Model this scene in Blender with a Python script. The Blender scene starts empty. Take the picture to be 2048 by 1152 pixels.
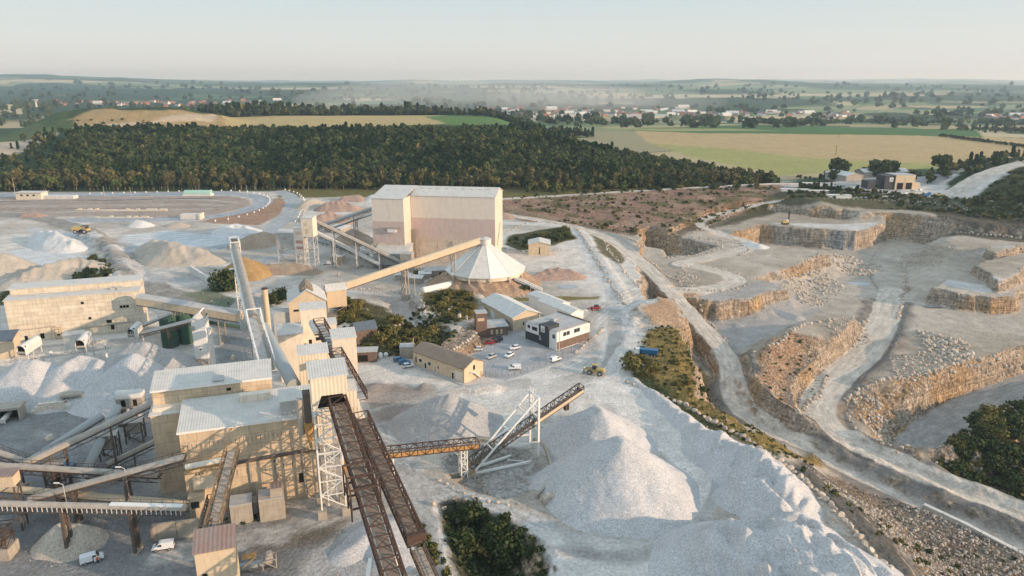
import bpy, bmesh, math, random
import numpy as np
from mathutils import Vector, Matrix
R = math.radians
random.seed(7)
rng = np.random.default_rng(11)
SC = bpy.context.scene
COL = SC.collection

# ------------------------------------------------------------------ camera and surveying helpers
F, HC = 1450.0, 95.0                       # focal length in photo pixels, height of the drone
PH = math.atan(418 / 1450)
sP, cP = math.sin(PH), math.cos(PH)
cam = bpy.data.cameras.new('camera'); camo = bpy.data.objects.new('camera', cam); COL.objects.link(camo)
camo.location = (0, 0, HC); camo.rotation_euler = (math.pi / 2 - PH, 0, 0)
cam.sensor_width = 36; cam.lens = 36 * F / 2048; cam.clip_start = 1; cam.clip_end = 60000
SC.camera = camo

def U(px, py, z=0.0):                       # where the ground of height z lies under a photo point
    u = (px - 1024) / F; v = (576 - py) / F; t = (HC - z) / (sP - v * cP)
    return (u * t, (cP + v * sP) * t)
def ZT(y, py):
    v = (576 - py) / F; return HC + y * (v * cP - sP) / (cP + v * sP)
def PJ(x, y, z):
    Z = z - HC; d = y * cP - Z * sP
    return (1024 + F * x / d, 576 - F * (Z * cP + y * sP) / d)

# ------------------------------------------------------------------ noise
_lat = [np.random.default_rng(s).random((256, 256)) for s in range(8)]
def vn(x, y, s=0):
    L = _lat[s % 8]; xi = np.floor(x).astype(int); yi = np.floor(y).astype(int)
    fx = x - xi; fy = y - yi; fx = fx * fx * (3 - 2 * fx); fy = fy * fy * (3 - 2 * fy)
    a = L[xi & 255, yi & 255]; b = L[(xi + 1) & 255, yi & 255]; c = L[xi & 255, (yi + 1) & 255]; d = L[(xi + 1) & 255, (yi + 1) & 255]
    return (a * (1 - fx) + b * fx) * (1 - fy) + (c * (1 - fx) + d * fx) * fy
def fbm(x, y, sc, o=4, s=0):
    t = 0; a = .5; n = 0
    for i in range(o):
        t = t + a * vn(x / sc + 13.7 * i, y / sc + 7.1 * i, s + i); n += a; a *= .5; sc = sc / 2.03
    return t / n * 2 - 1
def ss(a, b, x):
    t = np.clip((x - a) / (b - a), 0, 1); return t * t * (3 - 2 * t)

# ------------------------------------------------------------------ the terrain grid (a fan, finer near the quarry)
TH = R(49); NC = 1150
RR = [92.0]
while RR[-1] < 950: RR.append(RR[-1] * 1.0021)
while RR[-1] < 26000: RR.append(RR[-1] * 1.0055)
RR = np.array(RR); NR = len(RR)
th = np.linspace(-TH, TH, NC)
GX = RR[:, None] * np.sin(th)[None, :]; GY = RR[:, None] * np.cos(th)[None, :]
LR = np.log(RR)
def Hf(x, y):
    x = np.asarray(x, float); y = np.asarray(y, float)
    r = np.hypot(x, y); a = np.arctan2(x, y)
    ci = np.clip((a + TH) / (2 * TH) * (NC - 1), 0, NC - 1.001); ri = np.interp(np.log(np.maximum(r, 1)), LR, np.arange(NR)); ri = np.clip(ri, 0, NR - 1.001)
    c0 = ci.astype(int); r0 = ri.astype(int); fc = ci - c0; fr = ri - r0
    v = (GZ[r0, c0] * (1 - fc) + GZ[r0, c0 + 1] * fc) * (1 - fr) + (GZ[r0 + 1, c0] * (1 - fc) + GZ[r0 + 1, c0 + 1] * fc) * fr
    return float(v) if v.ndim == 0 else v
def G(px, py, z0=0.0):                      # photo point to the terrain itself (ray march)
    u = (px - 1024) / F; v = (576 - py) / F
    dx, dy, dz = u, cP + v * sP, -sP + v * cP
    t = 60.0; st = 1.0
    ts = np.exp(np.linspace(math.log(90), math.log(9000), 3000))
    d = HC + dz * ts - Hf(dx * ts, dy * ts)
    k = int(np.argmax(d < 0))
    if d[k] >= 0: return U(px, py, z0)
    f = d[k - 1] / (d[k - 1] - d[k]); t = ts[k - 1] + f * (ts[k] - ts[k - 1])
    return (dx * t, dy * t)

def poly_w(pts, z=0.0):
    if z == 'G': return np.array([G(p[0], min(p[1], 1160)) if p[0] < 2080 else U(p[0], p[1], -24) for p in pts])
    return np.array([U(p[0], p[1], p[2] if len(p) > 2 else z) for p in pts])
def bbox_sel(P, m):
    x0, y0 = P.min(0) - m; x1, y1 = P.max(0) + m
    return np.nonzero((GX > x0) & (GX < x1) & (GY > y0) & (GY < y1))
def seg_d(X, Y, P, closed):
    D = np.full(X.shape, 1e9); S = np.zeros(X.shape); n = len(P); k = n if closed else n - 1
    for i in range(k):
        a = P[i]; b = P[(i + 1) % n]; e = b - a; L = max(e @ e, 1e-9)
        t = np.clip(((X - a[0]) * e[0] + (Y - a[1]) * e[1]) / L, 0, 1)
        d = np.hypot(X - a[0] - t * e[0], Y - a[1] - t * e[1])
        m = d < D; D[m] = d[m]; S[m] = i + t[m]
    return D, S
def inside(X, Y, P):
    c = np.zeros(X.shape, bool); n = len(P); j = n - 1
    for i in range(n):
        xi, yi = P[i]; xj, yj = P[j]
        if yi != yj:
            c ^= ((yi > Y) != (yj > Y)) & (X < (xj - xi) * (Y - yi) / (yj - yi) + xi)
        j = i
    return c
def sdist(X, Y, P):
    D, _ = seg_d(X, Y, P, True); return np.where(inside(X, Y, P), D, -D)
def smooth(P, n=3):
    for _ in range(n):
        Q = [P[0]]
        for a, b in zip(P[:-1], P[1:]): Q += [a * .75 + b * .25, a * .25 + b * .75]
        P = np.array(Q + [P[-1]])
    return P

# base relief -------------------------------------------------------
X, Y = GX, GY
rr = np.hypot(X, Y)
GZ = np.zeros_like(X)
plant_flat = 1 - ss(560, 700, Y)
hx = np.interp(Y, [600, 650, 700, 800, 900, 1000, 1150, 1400, 1700], [245, 243, 226, 190, 142, 114, 92, 60, 40])
hill = ss(0, 120, hx - X + fbm(X, Y, 120, 3, 1) * 18) * ss(640, 960, Y) * (1 - ss(1500, 1850, Y)) * ss(-760, -560, X + (Y - 900) * .35)
GZ += 27 * hill * (1 + .12 * fbm(X, Y, 300, 3, 2))
# spoil heaps beyond and left of the wood
def bump(cx, cy, rx, ry, h, e=1.6, rot=0):
    c, s = math.cos(rot), math.sin(rot); dx = (X - cx) * c + (Y - cy) * s; dy = -(X - cx) * s + (Y - cy) * c
    return h * (1 - ss(.35, 1, np.sqrt((dx / rx) ** 2 + (dy / ry) ** 2)))
GZ += bump(-610, 1170, 215, 170, 22) * (1 + .25 * fbm(X, Y, 40, 4, 3))
GZ += bump(-1050, 1150, 280, 200, 34) * (1 + .15 * fbm(X, Y, 60, 4, 3))
GZ += bump(-760, 800, 240, 190, 21)
# valley and far hills
far = ss(1350, 2300, Y + .12 * np.abs(X))
GZ += -24 * far + fbm(X, Y, 900, 3, 4) * 8 * ss(1000, 2500, Y)
rise = ss(2600, 11000, rr)
GZ += rise * (60 + 60 * fbm(X, Y, 2600, 3, 5)) + ss(2600, 5000, rr) * fbm(X, Y, 1500, 3, 6) * 20
GZ += ss(7500, 12000, rr) * 110 * fbm(X, Y, 4200, 3, 2) + ss(9000, 14000, rr) * 6 + 44 * np.exp(-(((X - 3500) / 900) ** 2 + ((Y - 9800) / 1500) ** 2)) + 16 * np.exp(-(((X + 5800) / 2600) ** 2 + ((Y - 11500) / 2500) ** 2)) + 30 * np.exp(-(((X - 6500) / 3000) ** 2 + ((Y - 9000) / 2500) ** 2))
rightfield = ss(300, 500, X) * ss(620, 900, Y)
GZ += fbm(X, Y, 260, 2, 7) * 1.5 * ss(620, 900, Y)
# small unevenness of the worked ground
GZ += (fbm(X, Y, 45, 4, 2) * .7 + fbm(X, Y, 9, 3, 5) * .18) * plant_flat

# ------------------------------------------------------------------ relief features
def plane(P, zs):
    A = np.c_[P, np.ones(len(P))]; c, *_ = np.linalg.lstsq(A, zs, rcond=None); return c
def bench(pts, w, z=None, zu=None, jag=1.2, mode='out', sm=0, js=9.0):
    zs = np.array([p[2] if len(p) > 2 else z for p in pts], float)
    P = np.array([U(p[0], p[1], (zu if zu is not None else zz)) for p, zz in zip(pts, zs)])
    m = bbox_sel(P, w + 6); x, y = X[m], Y[m]
    sd = sdist(x, y, P) + (fbm(x, y, js, 4, 3)) * jag * min(w, 6) * .9
    if z is None:
        c = plane(P, zs); zz = c[0] * x + c[1] * y + c[2]; zz = np.clip(zz, zs.min() - 1, zs.max() + 1)
    else: zz = z
    a = ss(-w, 0, sd) if mode == 'out' else ss(0, w, sd)
    if w > 8: a = np.clip((sd + w) / w, 0, 1) if mode == 'out' else np.clip(sd / w, 0, 1); a = a * .6 + .4 * a * a * (3 - 2 * a)
    new = GZ[m] * (1 - a) + (zz + fbm(x, y, 14, 3, 6) * .25) * a
    GZ[m] = np.where(a > 0, new, GZ[m])
def pit(pts, floor, w, jag=1.2, js=9.0):
    P = poly_w(pts); m = bbox_sel(P, 2); x, y = X[m], Y[m]
    sd = sdist(x, y, P) + fbm(x, y, js, 4, 3) * jag * min(w, 8) * .8
    a = np.clip(sd / w, 0, 1); a = a * .5 + .5 * a * a * (3 - 2 * a)
    GZ[m] = np.minimum(GZ[m], GZ[m] * (1 - a) + (floor + fbm(x, y, 30, 4, 6) * .8) * a)
ROADS = []
def road(pts, hw, w=4.0, carve=True, cls=True, col=None):
    P3 = np.array([(*U(p[0], p[1], p[2]), p[2]) for p in pts]); P3 = smooth(P3, 2)
    m = bbox_sel(P3[:, :2], hw + w + 2); x, y = X[m], Y[m]
    D, S = seg_d(x, y, P3[:, :2], False); z = np.interp(S, np.arange(len(P3)), P3[:, 2])
    a = 1 - ss(hw, hw + w, D + fbm(x, y, 12, 3, 2) * 1.2)
    if carve: GZ[m] = GZ[m] * (1 - a) + z * a
    ROADS.append((P3, hw, col))

# scrubby embankment between the plant and the wood road, then the quarry itself
bench([(1000, 400, 7), (1200, 386, 7), (1400, 374, 7), (1560, 366, 7), (1640, 375, 6), (1560, 396, 0), (1420, 430, -2), (1270, 462, -2), (1150, 440, 1), (1010, 418, 3)], 14, jag=.4)
bench([(1560, 372), (1640, 366), (1750, 355), (1900, 352), (2048, 352), (2300, 352), (2300, 400), (2048, 408), (1900, 398), (1750, 398), (1640, 400), (1580, 392)], 16, z=5, jag=.3)
bench([(1935, 372, 8), (1985, 340, 18), (2048, 322, 24), (2200, 300, 30), (2300, 380, 30), (2048, 378, 16), (1990, 385, 8)], 26, jag=.4)
bench([(1880, 352, 8), (1940, 325, 16), (2048, 305, 22), (2200, 295, 24), (2200, 312, 26), (2048, 318, 24), (1960, 345, 12), (1915, 362, 7)], 20, jag=.4)
# lower part of the excavation (soft edge), then upper part (rock edge)
pit([(1425, 815), (1445, 835), (1505, 872), (1565, 930), (1650, 1010), (1730, 1085), (1810, 1160), (1950, 1330), (2900, 1330, -5), (2900, 700, -5), (1600, 700, -18), (1470, 740, -17)], -23, 40, .35)
pit([(1290, 596), (1330, 640), (1345, 648), (1364, 690), (1378, 740), (1386, 790), (1432, 834), (1560, 900, -12), (2900, 900, -12), (2900, 470, 4), (2300, 440, 4), (2048, 432, 5), (1960, 428, 5), (1870, 417, 5), (1790, 412, 5), (1700, 408, 5), (1662, 407, 4), (1610, 412, 1), (1560, 408, 0), (1480, 420, -2), (1445, 428, -2), (1380, 452, -2), (1330, 462, -2), (1290, 500, -2), (1275, 540, -1)], -18, 7, 1.0)
# benches standing above the floor
bench([(1446, 471), (1521, 449), (1540, 450), (1600, 455), (1712, 463), (1773, 445), (1765, 441), (1650, 437), (1560, 424), (1480, 420), (1430, 434), (1380, 452), (1340, 470), (1345, 500), (1400, 500)], 2.2, z=-5)
TAL = [(1500, 592, -12), (1560, 578, -12), (1530, 556, -12), (1570, 540, -12), (1655, 505, -12), (1600, 520, -12)]
bench(TAL, 20, z=-12, jag=.8)
B1 = [(1350, 580, -9), (1372, 596, -9), (1440, 602, -9), (1510, 593, -9), (1562, 576, -9), (1512, 554, -8), (1560, 540, -8), (1610, 520, -8), (1650, 506, -7.5), (1646, 500, -7.5), (1590, 494, -7), (1500, 490, -7), (1446, 474, -6.5), (1380, 470, -6), (1290, 480, -6), (1280, 530, -6)]
bench(B1, 3.2)
pit([(1276, 468, -5), (1302, 460, -5), (1345, 468, -5), (1400, 482, -6), (1440, 490, -6), (1400, 506, -7), (1330, 516, -7), (1326, 500, -7), (1292, 492, -6)], -17, 5, .6)
# stepped benches on the right side
bench([(1890, 560), (1950, 566), (2020, 566), (2300, 560), (2300, 480), (2048, 480), (1930, 480), (1890, 500)], 24, z=-10, jag=.3)
bench([(1925, 500), (1965, 510), (2048, 520), (2300, 520), (2300, 455), (2048, 462), (1930, 464), (1890, 480)], 20, z=-6, jag=.3)
bench([(1975, 500), (2000, 508), (2048, 516), (2300, 520), (2300, 490), (2048, 486), (1990, 492)], 3, z=-2)
bench([(1866, 577, -10), (1895, 582, -10), (1945, 590, -10), (1985, 595, -10), (2024, 592, -10), (2035, 575, -9), (2060, 560, -9), (2300, 545, -9), (2300, 512, -8), (2048, 510, -8), (1975, 535, -8), (1905, 556, -9)], 3)
bench([(1945, 531, -4), (1972, 541, -4), (1996, 563, -4), (2034, 548, -4), (2040, 532, -4), (2300, 520, -3), (2300, 500, -3), (2048, 508, -3), (1990, 516, -3)], 3)
bench([(1720, 422), (1790, 424), (1880, 432), (1960, 445), (2048, 452), (2300, 455), (2300, 440), (2048, 436), (1960, 430), (1860, 418)], 10, z=1, jag=.6)
# mound between the two haul roads
bench([(1528, 704, -9), (1578, 664, -8), (1625, 648, -9), (1735, 640, -10), (1738, 650, -10), (1640, 668, -10), (1590, 672, -9), (1552, 696, -9), (1530, 735, -10), (1526, 780, -12), (1560, 826, -15), (1640, 869, -19), (1596, 862, -18), (1530, 812, -14), (1508, 765, -11)], 17, jag=.5)
bench([(1578, 664, -9), (1625, 648, -9), (1735, 640, -10), (1738, 650, -10), (1640, 668, -10), (1600, 684, -10)], 7, jag=1.0)
# grassy outcrop with a cliff, and orange bank
bench([(1262, 672), (1300, 660), (1335, 656), (1343, 655), (1360, 690), (1373, 740), (1378, 775), (1360, 775), (1325, 765), (1262, 735)], 6, z=1.5)
bench([(1288, 622, 3), (1318, 592, 3), (1348, 600, 1), (1368, 622, -1), (1345, 640, 1), (1300, 642, 2)], 8)
# deep pit at the far right
pit([(1700, 812, -19), (1722, 785, -18), (1760, 764, -18), (1850, 745, -18), (1950, 728, -18), (2048, 716, -17), (2400, 680, -16), (2700, 1000, -20), (2300, 1120, -23), (2048, 1020, -23), (1900, 955, -22), (1810, 905, -22), (1740, 865, -21)], -34, 19, .6)
bench([(1866, 890), (1892, 858), (1950, 822), (2048, 788), (2300, 720), (2300, 800), (2048, 835), (1960, 862), (1900, 895)], 13, z=-24)
# haul roads
road([(1000, 428, 1), (1080, 440, 0), (1160, 455, 0), (1230, 482, -1), (1290, 530, -3), (1340, 580, -6), (1385, 632, -10), (1440, 690, -13), (1466, 740, -15), (1462, 795, -17), (1510, 850, -20), (1640, 910, -22), (1800, 985, -24), (2048, 1088, -25), (2300, 1200, -26)], 4.2, 3.5)
road([(1785, 580, -18), (1768, 640, -18.5), (1740, 700, -19.5), (1680, 748, -20.5), (1632, 800, -21), (1638, 845, -21.5), (1700, 893, -22), (1850, 963, -23), (2048, 1040, -24), (2300, 1140, -25)], 6.3, 3.5)
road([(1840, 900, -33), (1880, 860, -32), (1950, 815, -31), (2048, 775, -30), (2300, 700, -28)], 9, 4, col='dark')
road([(1000, 398, 7), (1200, 386, 7), (1400, 374, 7), (1560, 366, 7), (1640, 368, 6), (1760, 378, 5)], 3.5, 3)
road([(1905, 392, 5), (1930, 372, 8), (1975, 345, 17), (2048, 324, 24), (2200, 300, 30)], 8, 4)
road([(1450, 468, -6), (1400, 455, -5), (1400, 440, -4), (1470, 420, -3), (1540, 404, 0), (1620, 396, 3), (1700, 396, 5), (1800, 390, 5), (1905, 392, 5), (2048, 402, 5)], 3, 3)
road([(1340, 580, -6), (1400, 580, -8), (1440, 574, -8.5), (1480, 562, -8.5), (1450, 545, -8), (1380, 530, -7), (1350, 528, -6.5), (1440, 510, -7), (1500, 498, -7), (1500, 482, -7), (1440, 470, -6.5)], 5, 2)
for i_, (a_, b_) in enumerate(((1820, 905), (1860, 925))): pass
def ridge(pts, h, w, z=0.0, jag=.3):
    P = smooth(poly_w(pts, z), 2); m = bbox_sel(P, w + 2); x, y = X[m], Y[m]
    D, _ = seg_d(x, y, P, False); D = D + fbm(x, y, 6, 3, 1) * jag * w
    GZ[m] += h * (1 - ss(.15 * w, w, D)) * (1 + .3 * fbm(x, y, 5, 3, 2))
# berms of spoil along the haul roads
ridge([(1475, 790, -20), (1500, 812, -20), (1545, 852, -21), (1640, 888, -22), (1700, 915, -22), (1850, 985, -23), (2048, 1062, -24), (2200, 1120, -24)], 3.0, 7)
ridge([(1725, 870, -21), (1800, 908, -22), (1900, 950, -22), (2048, 1008, -23), (2300, 1100, -24)], 2.2, 6)
ridge([(1620, 925), (1700, 1000), (1760, 1070), (1800, 1120), (1815, 1160)], 1.2, 5)
ridge([(1560, 905), (1640, 985), (1700, 1060), (1760, 1150)], 1.0, 4)
ridge([(1475, 655, -19), (1490, 680, -19), (1466, 700, -19)], .6, 3)
# dust banks and shallow heaps of the yard
ridge([(180, 470), (215, 500), (240, 530), (250, 560)], 3.5, 10)
ridge([(1160, 460), (1190, 500), (1230, 560), (1250, 600)], .8, 4)
ridge([(850, 775), (900, 782), (990, 780)], 1.5, 4)
ridge([(720, 870), (700, 800), (760, 770)], .5, 5)
# terrace of the grassy bank in the middle of the plant, and pit below the trees at the bottom
bench([(672, 612), (715, 600), (752, 605), (790, 640), (740, 675), (700, 665)], 7, z=3.0)
bench([(840, 588), (900, 580), (950, 590), (945, 640), (900, 650), (860, 625)], 7, z=4.0)
bench([(885, 690), (900, 668), (950, 660), (962, 676), (905, 704)], 1.5, z=3.2)
pit([(872, 1000), (920, 992), (1010, 1030), (1080, 1075), (1110, 1110), (1130, 1200), (960, 1300), (900, 1150)], -9, 9, .4)
pit([(880, 930), (905, 905), (960, 895), (1060, 905), (1085, 935), (1080, 975), (1010, 1000), (940, 985), (895, 960)], -1.6, 3, .3)
CZ = GZ.copy()

# ------------------------------------------------------------------ colours and ground classes, as albedo, with the bottom left yard's shade painted in
CR = np.zeros((NR, NC, 3)); RG = np.zeros((NR, NC)); CL = np.zeros((NR, NC), int)
n1 = fbm(X, Y, 70, 4, 1); n2 = fbm(X, Y, 14, 4, 2); n3 = fbm(X, Y, 3.5, 3, 4)
C = lambda *a: np.array(a, float)
WD, GD, PK, TN, BR = C(.61, .57, .515), C(.44, .395, .34), C(.40, .34, .30), C(.34, .265, .19), C(.20, .155, .115)
GR, DGR, SCR = C(.115, .115, .035), C(.035, .05, .02), C(.27, .175, .13)
GOLD, LGR, MGR = C(.40, .30, .155), C(.25, .25, .10), C(.075, .125, .045)
def mixc(a, b, t): return a * (1 - t[..., None]) + b * t[..., None]
w0 = ss(-.35, .35, n1 + .5 * n2)
CR[:] = mixc(GD, WD, w0)
# streaks left by wheels and wash over the yard
st = fbm(X + 30 * fbm(X, Y, 60, 2, 3), Y * .25 + 20 * fbm(X, Y, 50, 2, 5), 5, 3, 6)
CR *= (1 + .20 * st + .06 * n3)[..., None]
def paint(pts, col, soft=3.0, z=0.0, cls=None, rg=None, amt=1.0, wob=1.0, only=None):
    P = poly_w(pts, z); m = bbox_sel(P, soft * 2 + 4); x, y = X[m], Y[m]
    sd = sdist(x, y, P) + fbm(x, y, 4 + soft * 2, 4, 5) * soft * wob
    a = ss(-soft * .5, soft * .5, sd) * amt
    if only is not None: a = a * only[m]
    CR[m] = mixc(CR[m], C(*col) * (1 + .12 * n2[m] + .08 * n3[m])[:, None], a)
    if rg is not None: RG[m] = RG[m] * (1 - a) + rg * a
    if cls is not None: CL[m] = np.where(a > .5, cls, CL[m])
def pline(pts, col, hw, soft=1.5, z=0.0, cls=None, amt=1.0, tracks=.12, rg=0.0):
    P = smooth(poly_w(pts, z), 2); m = bbox_sel(P, hw + soft * 2); x, y = X[m], Y[m]
    D, S = seg_d(x, y, P, False); D2 = D + fbm(x, y, 7, 3, 3) * soft * .8
    a = (1 - ss(hw - soft * .5, hw + soft * .5, D2)) * amt
    tr = 1 + tracks * (vn(D * 1.1 + 5, S * 2.0, 2) - .5) * 2 + .05 * n3[m]
    CR[m] = mixc(CR[m], C(*col) * tr[:, None], a); RG[m] = RG[m] * (1 - a) + rg * a
    if cls is not None: CL[m] = np.where(a > .5, cls, CL[m])
# zones by world position
forest = ss(632, 648, Y - .02 * X) ; front = ss(606, 618, Y + 8 * n1) * (1 - ss(600, 700, X - 0 * Y)) * (Y < 700)
CR = mixc(CR, DGR * 1.4, forest * ss(0, 1, 1.0 * (hx - X > -30)))
CL[(forest > .5) & (hx - X > -20)] = 4
# countryside: field cells
cell = np.zeros_like(X); fcol = np.zeros_like(CR)
sx = np.where(Y < 2500, 1, 1.0)
ang = .35; xr = X * math.cos(ang) + Y * math.sin(ang); yr = -X * math.sin(ang) + Y * math.cos(ang)
def vor(x, y, s):
    xi = np.floor(x / s).astype(int); yi = np.floor(y / s).astype(int); best = np.full(x.shape, 1e9); b2 = best.copy(); idv = np.zeros(x.shape)
    for i in (-1, 0, 1):
        for j in (-1, 0, 1):
            cx, cy = xi + i, yi + j
            jx = _lat[1][cx & 255, cy & 255]; jy = _lat[2][cx & 255, cy & 255]
            d = np.abs(x / s - cx - jx) * .7 + np.abs(y / s - cy - jy) * 1.0
            m = d < best; b2 = np.where(m, best, np.minimum(b2, d)); best = np.where(m, d, best); idv = np.where(m, _lat[3][cx & 255, cy & 255], idv)
    return idv, b2 - best
wx = xr + 60 * fbm(X, Y, 400, 2, 2); wy = yr + 60 * fbm(X, Y, 400, 2, 4)
id1, e1 = vor(wx, wy, 330); id2, e2 = vor(wx, wy, 700)
idv = np.where(rr > 4200, id2, id1); ee = np.where(rr > 4200, e2, e1)
pal = [C(.42, .34, .20), C(.10, .16, .07), C(.09, .14, .07), C(.48, .40, .25), C(.19, .23, .11), C(.08, .12, .06), C(.30, .27, .16), C(.24, .27, .14)]
fc = np.zeros_like(CR)
for k, p in enumerate(pal): fc[(idv * 8).astype(int) == k] = p
wood = ss(.14, .24, fbm(X, Y, 800, 4, 6) + .12 * fbm(X, Y, 120, 3, 1) + .17 * ss(2300, 4500, rr))
fc = mixc(fc, C(.045, .07, .035), np.maximum(wood, (ee < .02) * .7))
land = ss(1500, 1650, Y)
land = np.maximum(land, ss(hx + 10, hx + 40, X) * ss(690, 720, Y))
CR = mixc(CR, fc, land); CL[land > .5] = 6
GZ += 9 * wood * land * (rr > 2400) * (1 + .6 * fbm(X, Y, 40, 3, 3))
# plateau fields behind the wood
paint([(440, 256), (640, 252), (900, 250), (1100, 246), (1180, 244), (1050, 236), (880, 226), (640, 226), (540, 224), (445, 232)], (.44, .34, .16), 8, 27, 3)
paint([(900, 252), (1080, 248), (1180, 243), (1060, 237), (900, 228), (850, 233)], (.11, .19, .055), 10, 27, 3)
paint([(60, 262), (130, 262), (460, 256), (440, 232), (330, 220), (200, 218), (150, 235)], (.36, .26, .13), 8, 'G', 5, rg=.4)
paint([(160, 262), (260, 252), (430, 244), (450, 232), (420, 230), (300, 244), (140, 256)], (.48, .38, .27), 5, 'G', 1)
paint([(-200, 330), (60, 290), (150, 250), (130, 225), (-300, 225)], (.08, .115, .045), 8, 'G', 5)
paint([(-200, 345), (0, 318), (60, 300), (120, 270), (110, 262), (60, 280), (-200, 310)], (.42, .36, .28), 5, 'G', 5)
paint([(-200, 290), (60, 280), (110, 262), (70, 246), (-200, 256)], (.12, .14, .06), 6, 'G', 5)
paint([(-200, 232), (50, 228), (35, 210), (-200, 210)], (.50, .41, .25), 6, 'G', 3)
# big fields at the right
paint([(1268, 262), (1560, 268), (1960, 274), (2400, 300), (2400, 330), (2048, 318), (1960, 330), (1640, 346), (1560, 350), (1480, 330), (1380, 306), (1290, 284)], (.44, .33, .17), 5, -1, 3)
paint([(1300, 288), (1420, 296), (1640, 318), (1900, 330), (1960, 335), (1640, 348), (1560, 352), (1400, 318)], (.33, .32, .12), 12, -1, 3)
paint([(1200, 252), (1290, 250), (1400, 246), (1760, 248), (1950, 256), (1965, 276), (1700, 271), (1400, 268), (1268, 262)], (.075, .15, .05), 5, -1, 3)
paint([(1190, 250), (1260, 246), (1380, 240), (1500, 240), (1380, 250), (1290, 252), (1230, 256)], (.42, .35, .19), 6, -1, 3)
paint([(1200, 254), (1240, 254), (1460, 256), (1560, 262), (1330, 263), (1260, 260)], (.28, .29, .12), 6, -1, 3)
paint([(1470, 236), (1560, 232), (1730, 235), (1900, 240), (1700, 241), (1500, 241)], (.38, .30, .15), 6, -2, 3)
paint([(1820, 248), (1950, 248), (1955, 253), (1850, 254)], (.40, .32, .16), 6, -2, 3)
paint([(1660, 348), (1900, 332), (2048, 318), (2400, 300), (2400, 345), (2048, 345), (1900, 352), (1700, 362), (1560, 362)], DGR * 1.6, 8, 2, 5)
# quarry surfaces
pitm = ss(0, 3, CZ * 0 + 1) * 0
Pq = poly_w([(1270, 470), (1330, 450), (1450, 425), (1560, 405), (1662, 404), (1960, 425), (2400, 440), (2900, 470), (2900, 1330, -12), (1900, 1330), (1720, 1085), (1640, 1005), (1565, 930), (1505, 872), (1445, 838), (1430, 790), (1432, 740), (1405, 688), (1372, 640), (1330, 600), (1285, 560)], 0)
mq = inside(X, Y, Pq) & (Y > 60) ; qs = mq.astype(float)
qc = mixc(C(.46, .405, .34), C(.35, .30, .24), ss(-.4, .4, n1 + .4 * n2))
qc = mixc(qc, C(.50, .48, .45), ss(.42, .62, fbm(X, Y, 30, 4, 7)) * .55)
qc *= (1 + .12 * st + .07 * n3)[..., None]
CR = mixc(CR, qc, qs); CL[mq] = 7
paint([(1540, 447), (1720, 462), (1765, 443), (1700, 448), (1560, 446)], (.55, .53, .50), 3, -5)
paint([(1880, 568), (1960, 583), (2020, 586), (2020, 580), (1900, 560)], (.58, .57, .55), 2, -9.5, amt=.8)
paint([(1400, 620), (1530, 590), (1640, 615), (1610, 640), (1575, 660), (1540, 690), (1470, 700)], (.38, .355, .33), 5, -18)
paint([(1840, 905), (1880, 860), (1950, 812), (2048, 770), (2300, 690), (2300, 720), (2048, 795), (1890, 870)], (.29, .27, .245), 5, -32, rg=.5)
# embankment scrub and its road edge
paint([(990, 398), (1200, 386), (1400, 374), (1560, 366), (1600, 380), (1545, 400), (1450, 420), (1330, 450), (1270, 465), (1150, 442), (1060, 428), (1005, 416)], SCR, 6, 3, 5, rg=.9)
paint([(1010, 400), (1200, 388), (1400, 376), (1560, 368), (1545, 398), (1450, 420), (1330, 448), (1270, 462), (1150, 440), (1060, 428)], (.12, .115, .055), 3, 3, amt=.85, only=ss(.0, .22, fbm(X, Y * 1.6, 22, 4, 3)))
paint([(1010, 400), (1200, 388), (1400, 376), (1560, 368), (1545, 398), (1450, 420), (1330, 448), (1270, 462), (1150, 440), (1060, 428)], (.36, .26, .19), 3, 3, amt=.6, only=ss(.12, .3, fbm(X, Y * 1.6, 14, 4, 6)))
paint([(1100, 440), (1270, 468), (1330, 452), (1450, 424), (1560, 398), (1620, 402), (1500, 430), (1380, 455), (1290, 475)], (.13, .105, .07), 6, -1, rg=.9, amt=.8)
paint([(1000, 418), (1150, 442), (1180, 452), (1120, 448), (1005, 432)], (.30, .21, .14), 4, 1, rg=.6)
paint([(1560, 372), (1700, 358), (1900, 350), (1900, 365), (1800, 380), (1640, 392), (1580, 388)], (.40, .385, .36), 6, 5, 0)
paint([(1600, 378), (1700, 382), (1800, 396), (1900, 402), (2048, 405), (2300, 405), (2300, 445), (2048, 440), (1960, 430), (1800, 414), (1660, 408), (1560, 404), (1480, 420), (1440, 430), (1500, 404)], (.085, .085, .045), 5, 3, rg=.6, amt=.92)
paint([(1930, 372), (2048, 335), (2300, 320), (2300, 400), (2048, 400), (1960, 390)], (.075, .08, .035), 6, 18, 5, rg=.6)
paint([(1900, 340), (1960, 322), (2048, 306), (2300, 290), (2300, 300), (2048, 316), (1960, 346), (1915, 366)], DGR, 6, 18, 5)
paint([(1860, 420), (1960, 430), (2048, 440), (2300, 445), (2300, 475), (2048, 470), (1900, 455)], (.10, .085, .06), 5, -1, rg=.8, amt=.9)
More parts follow.
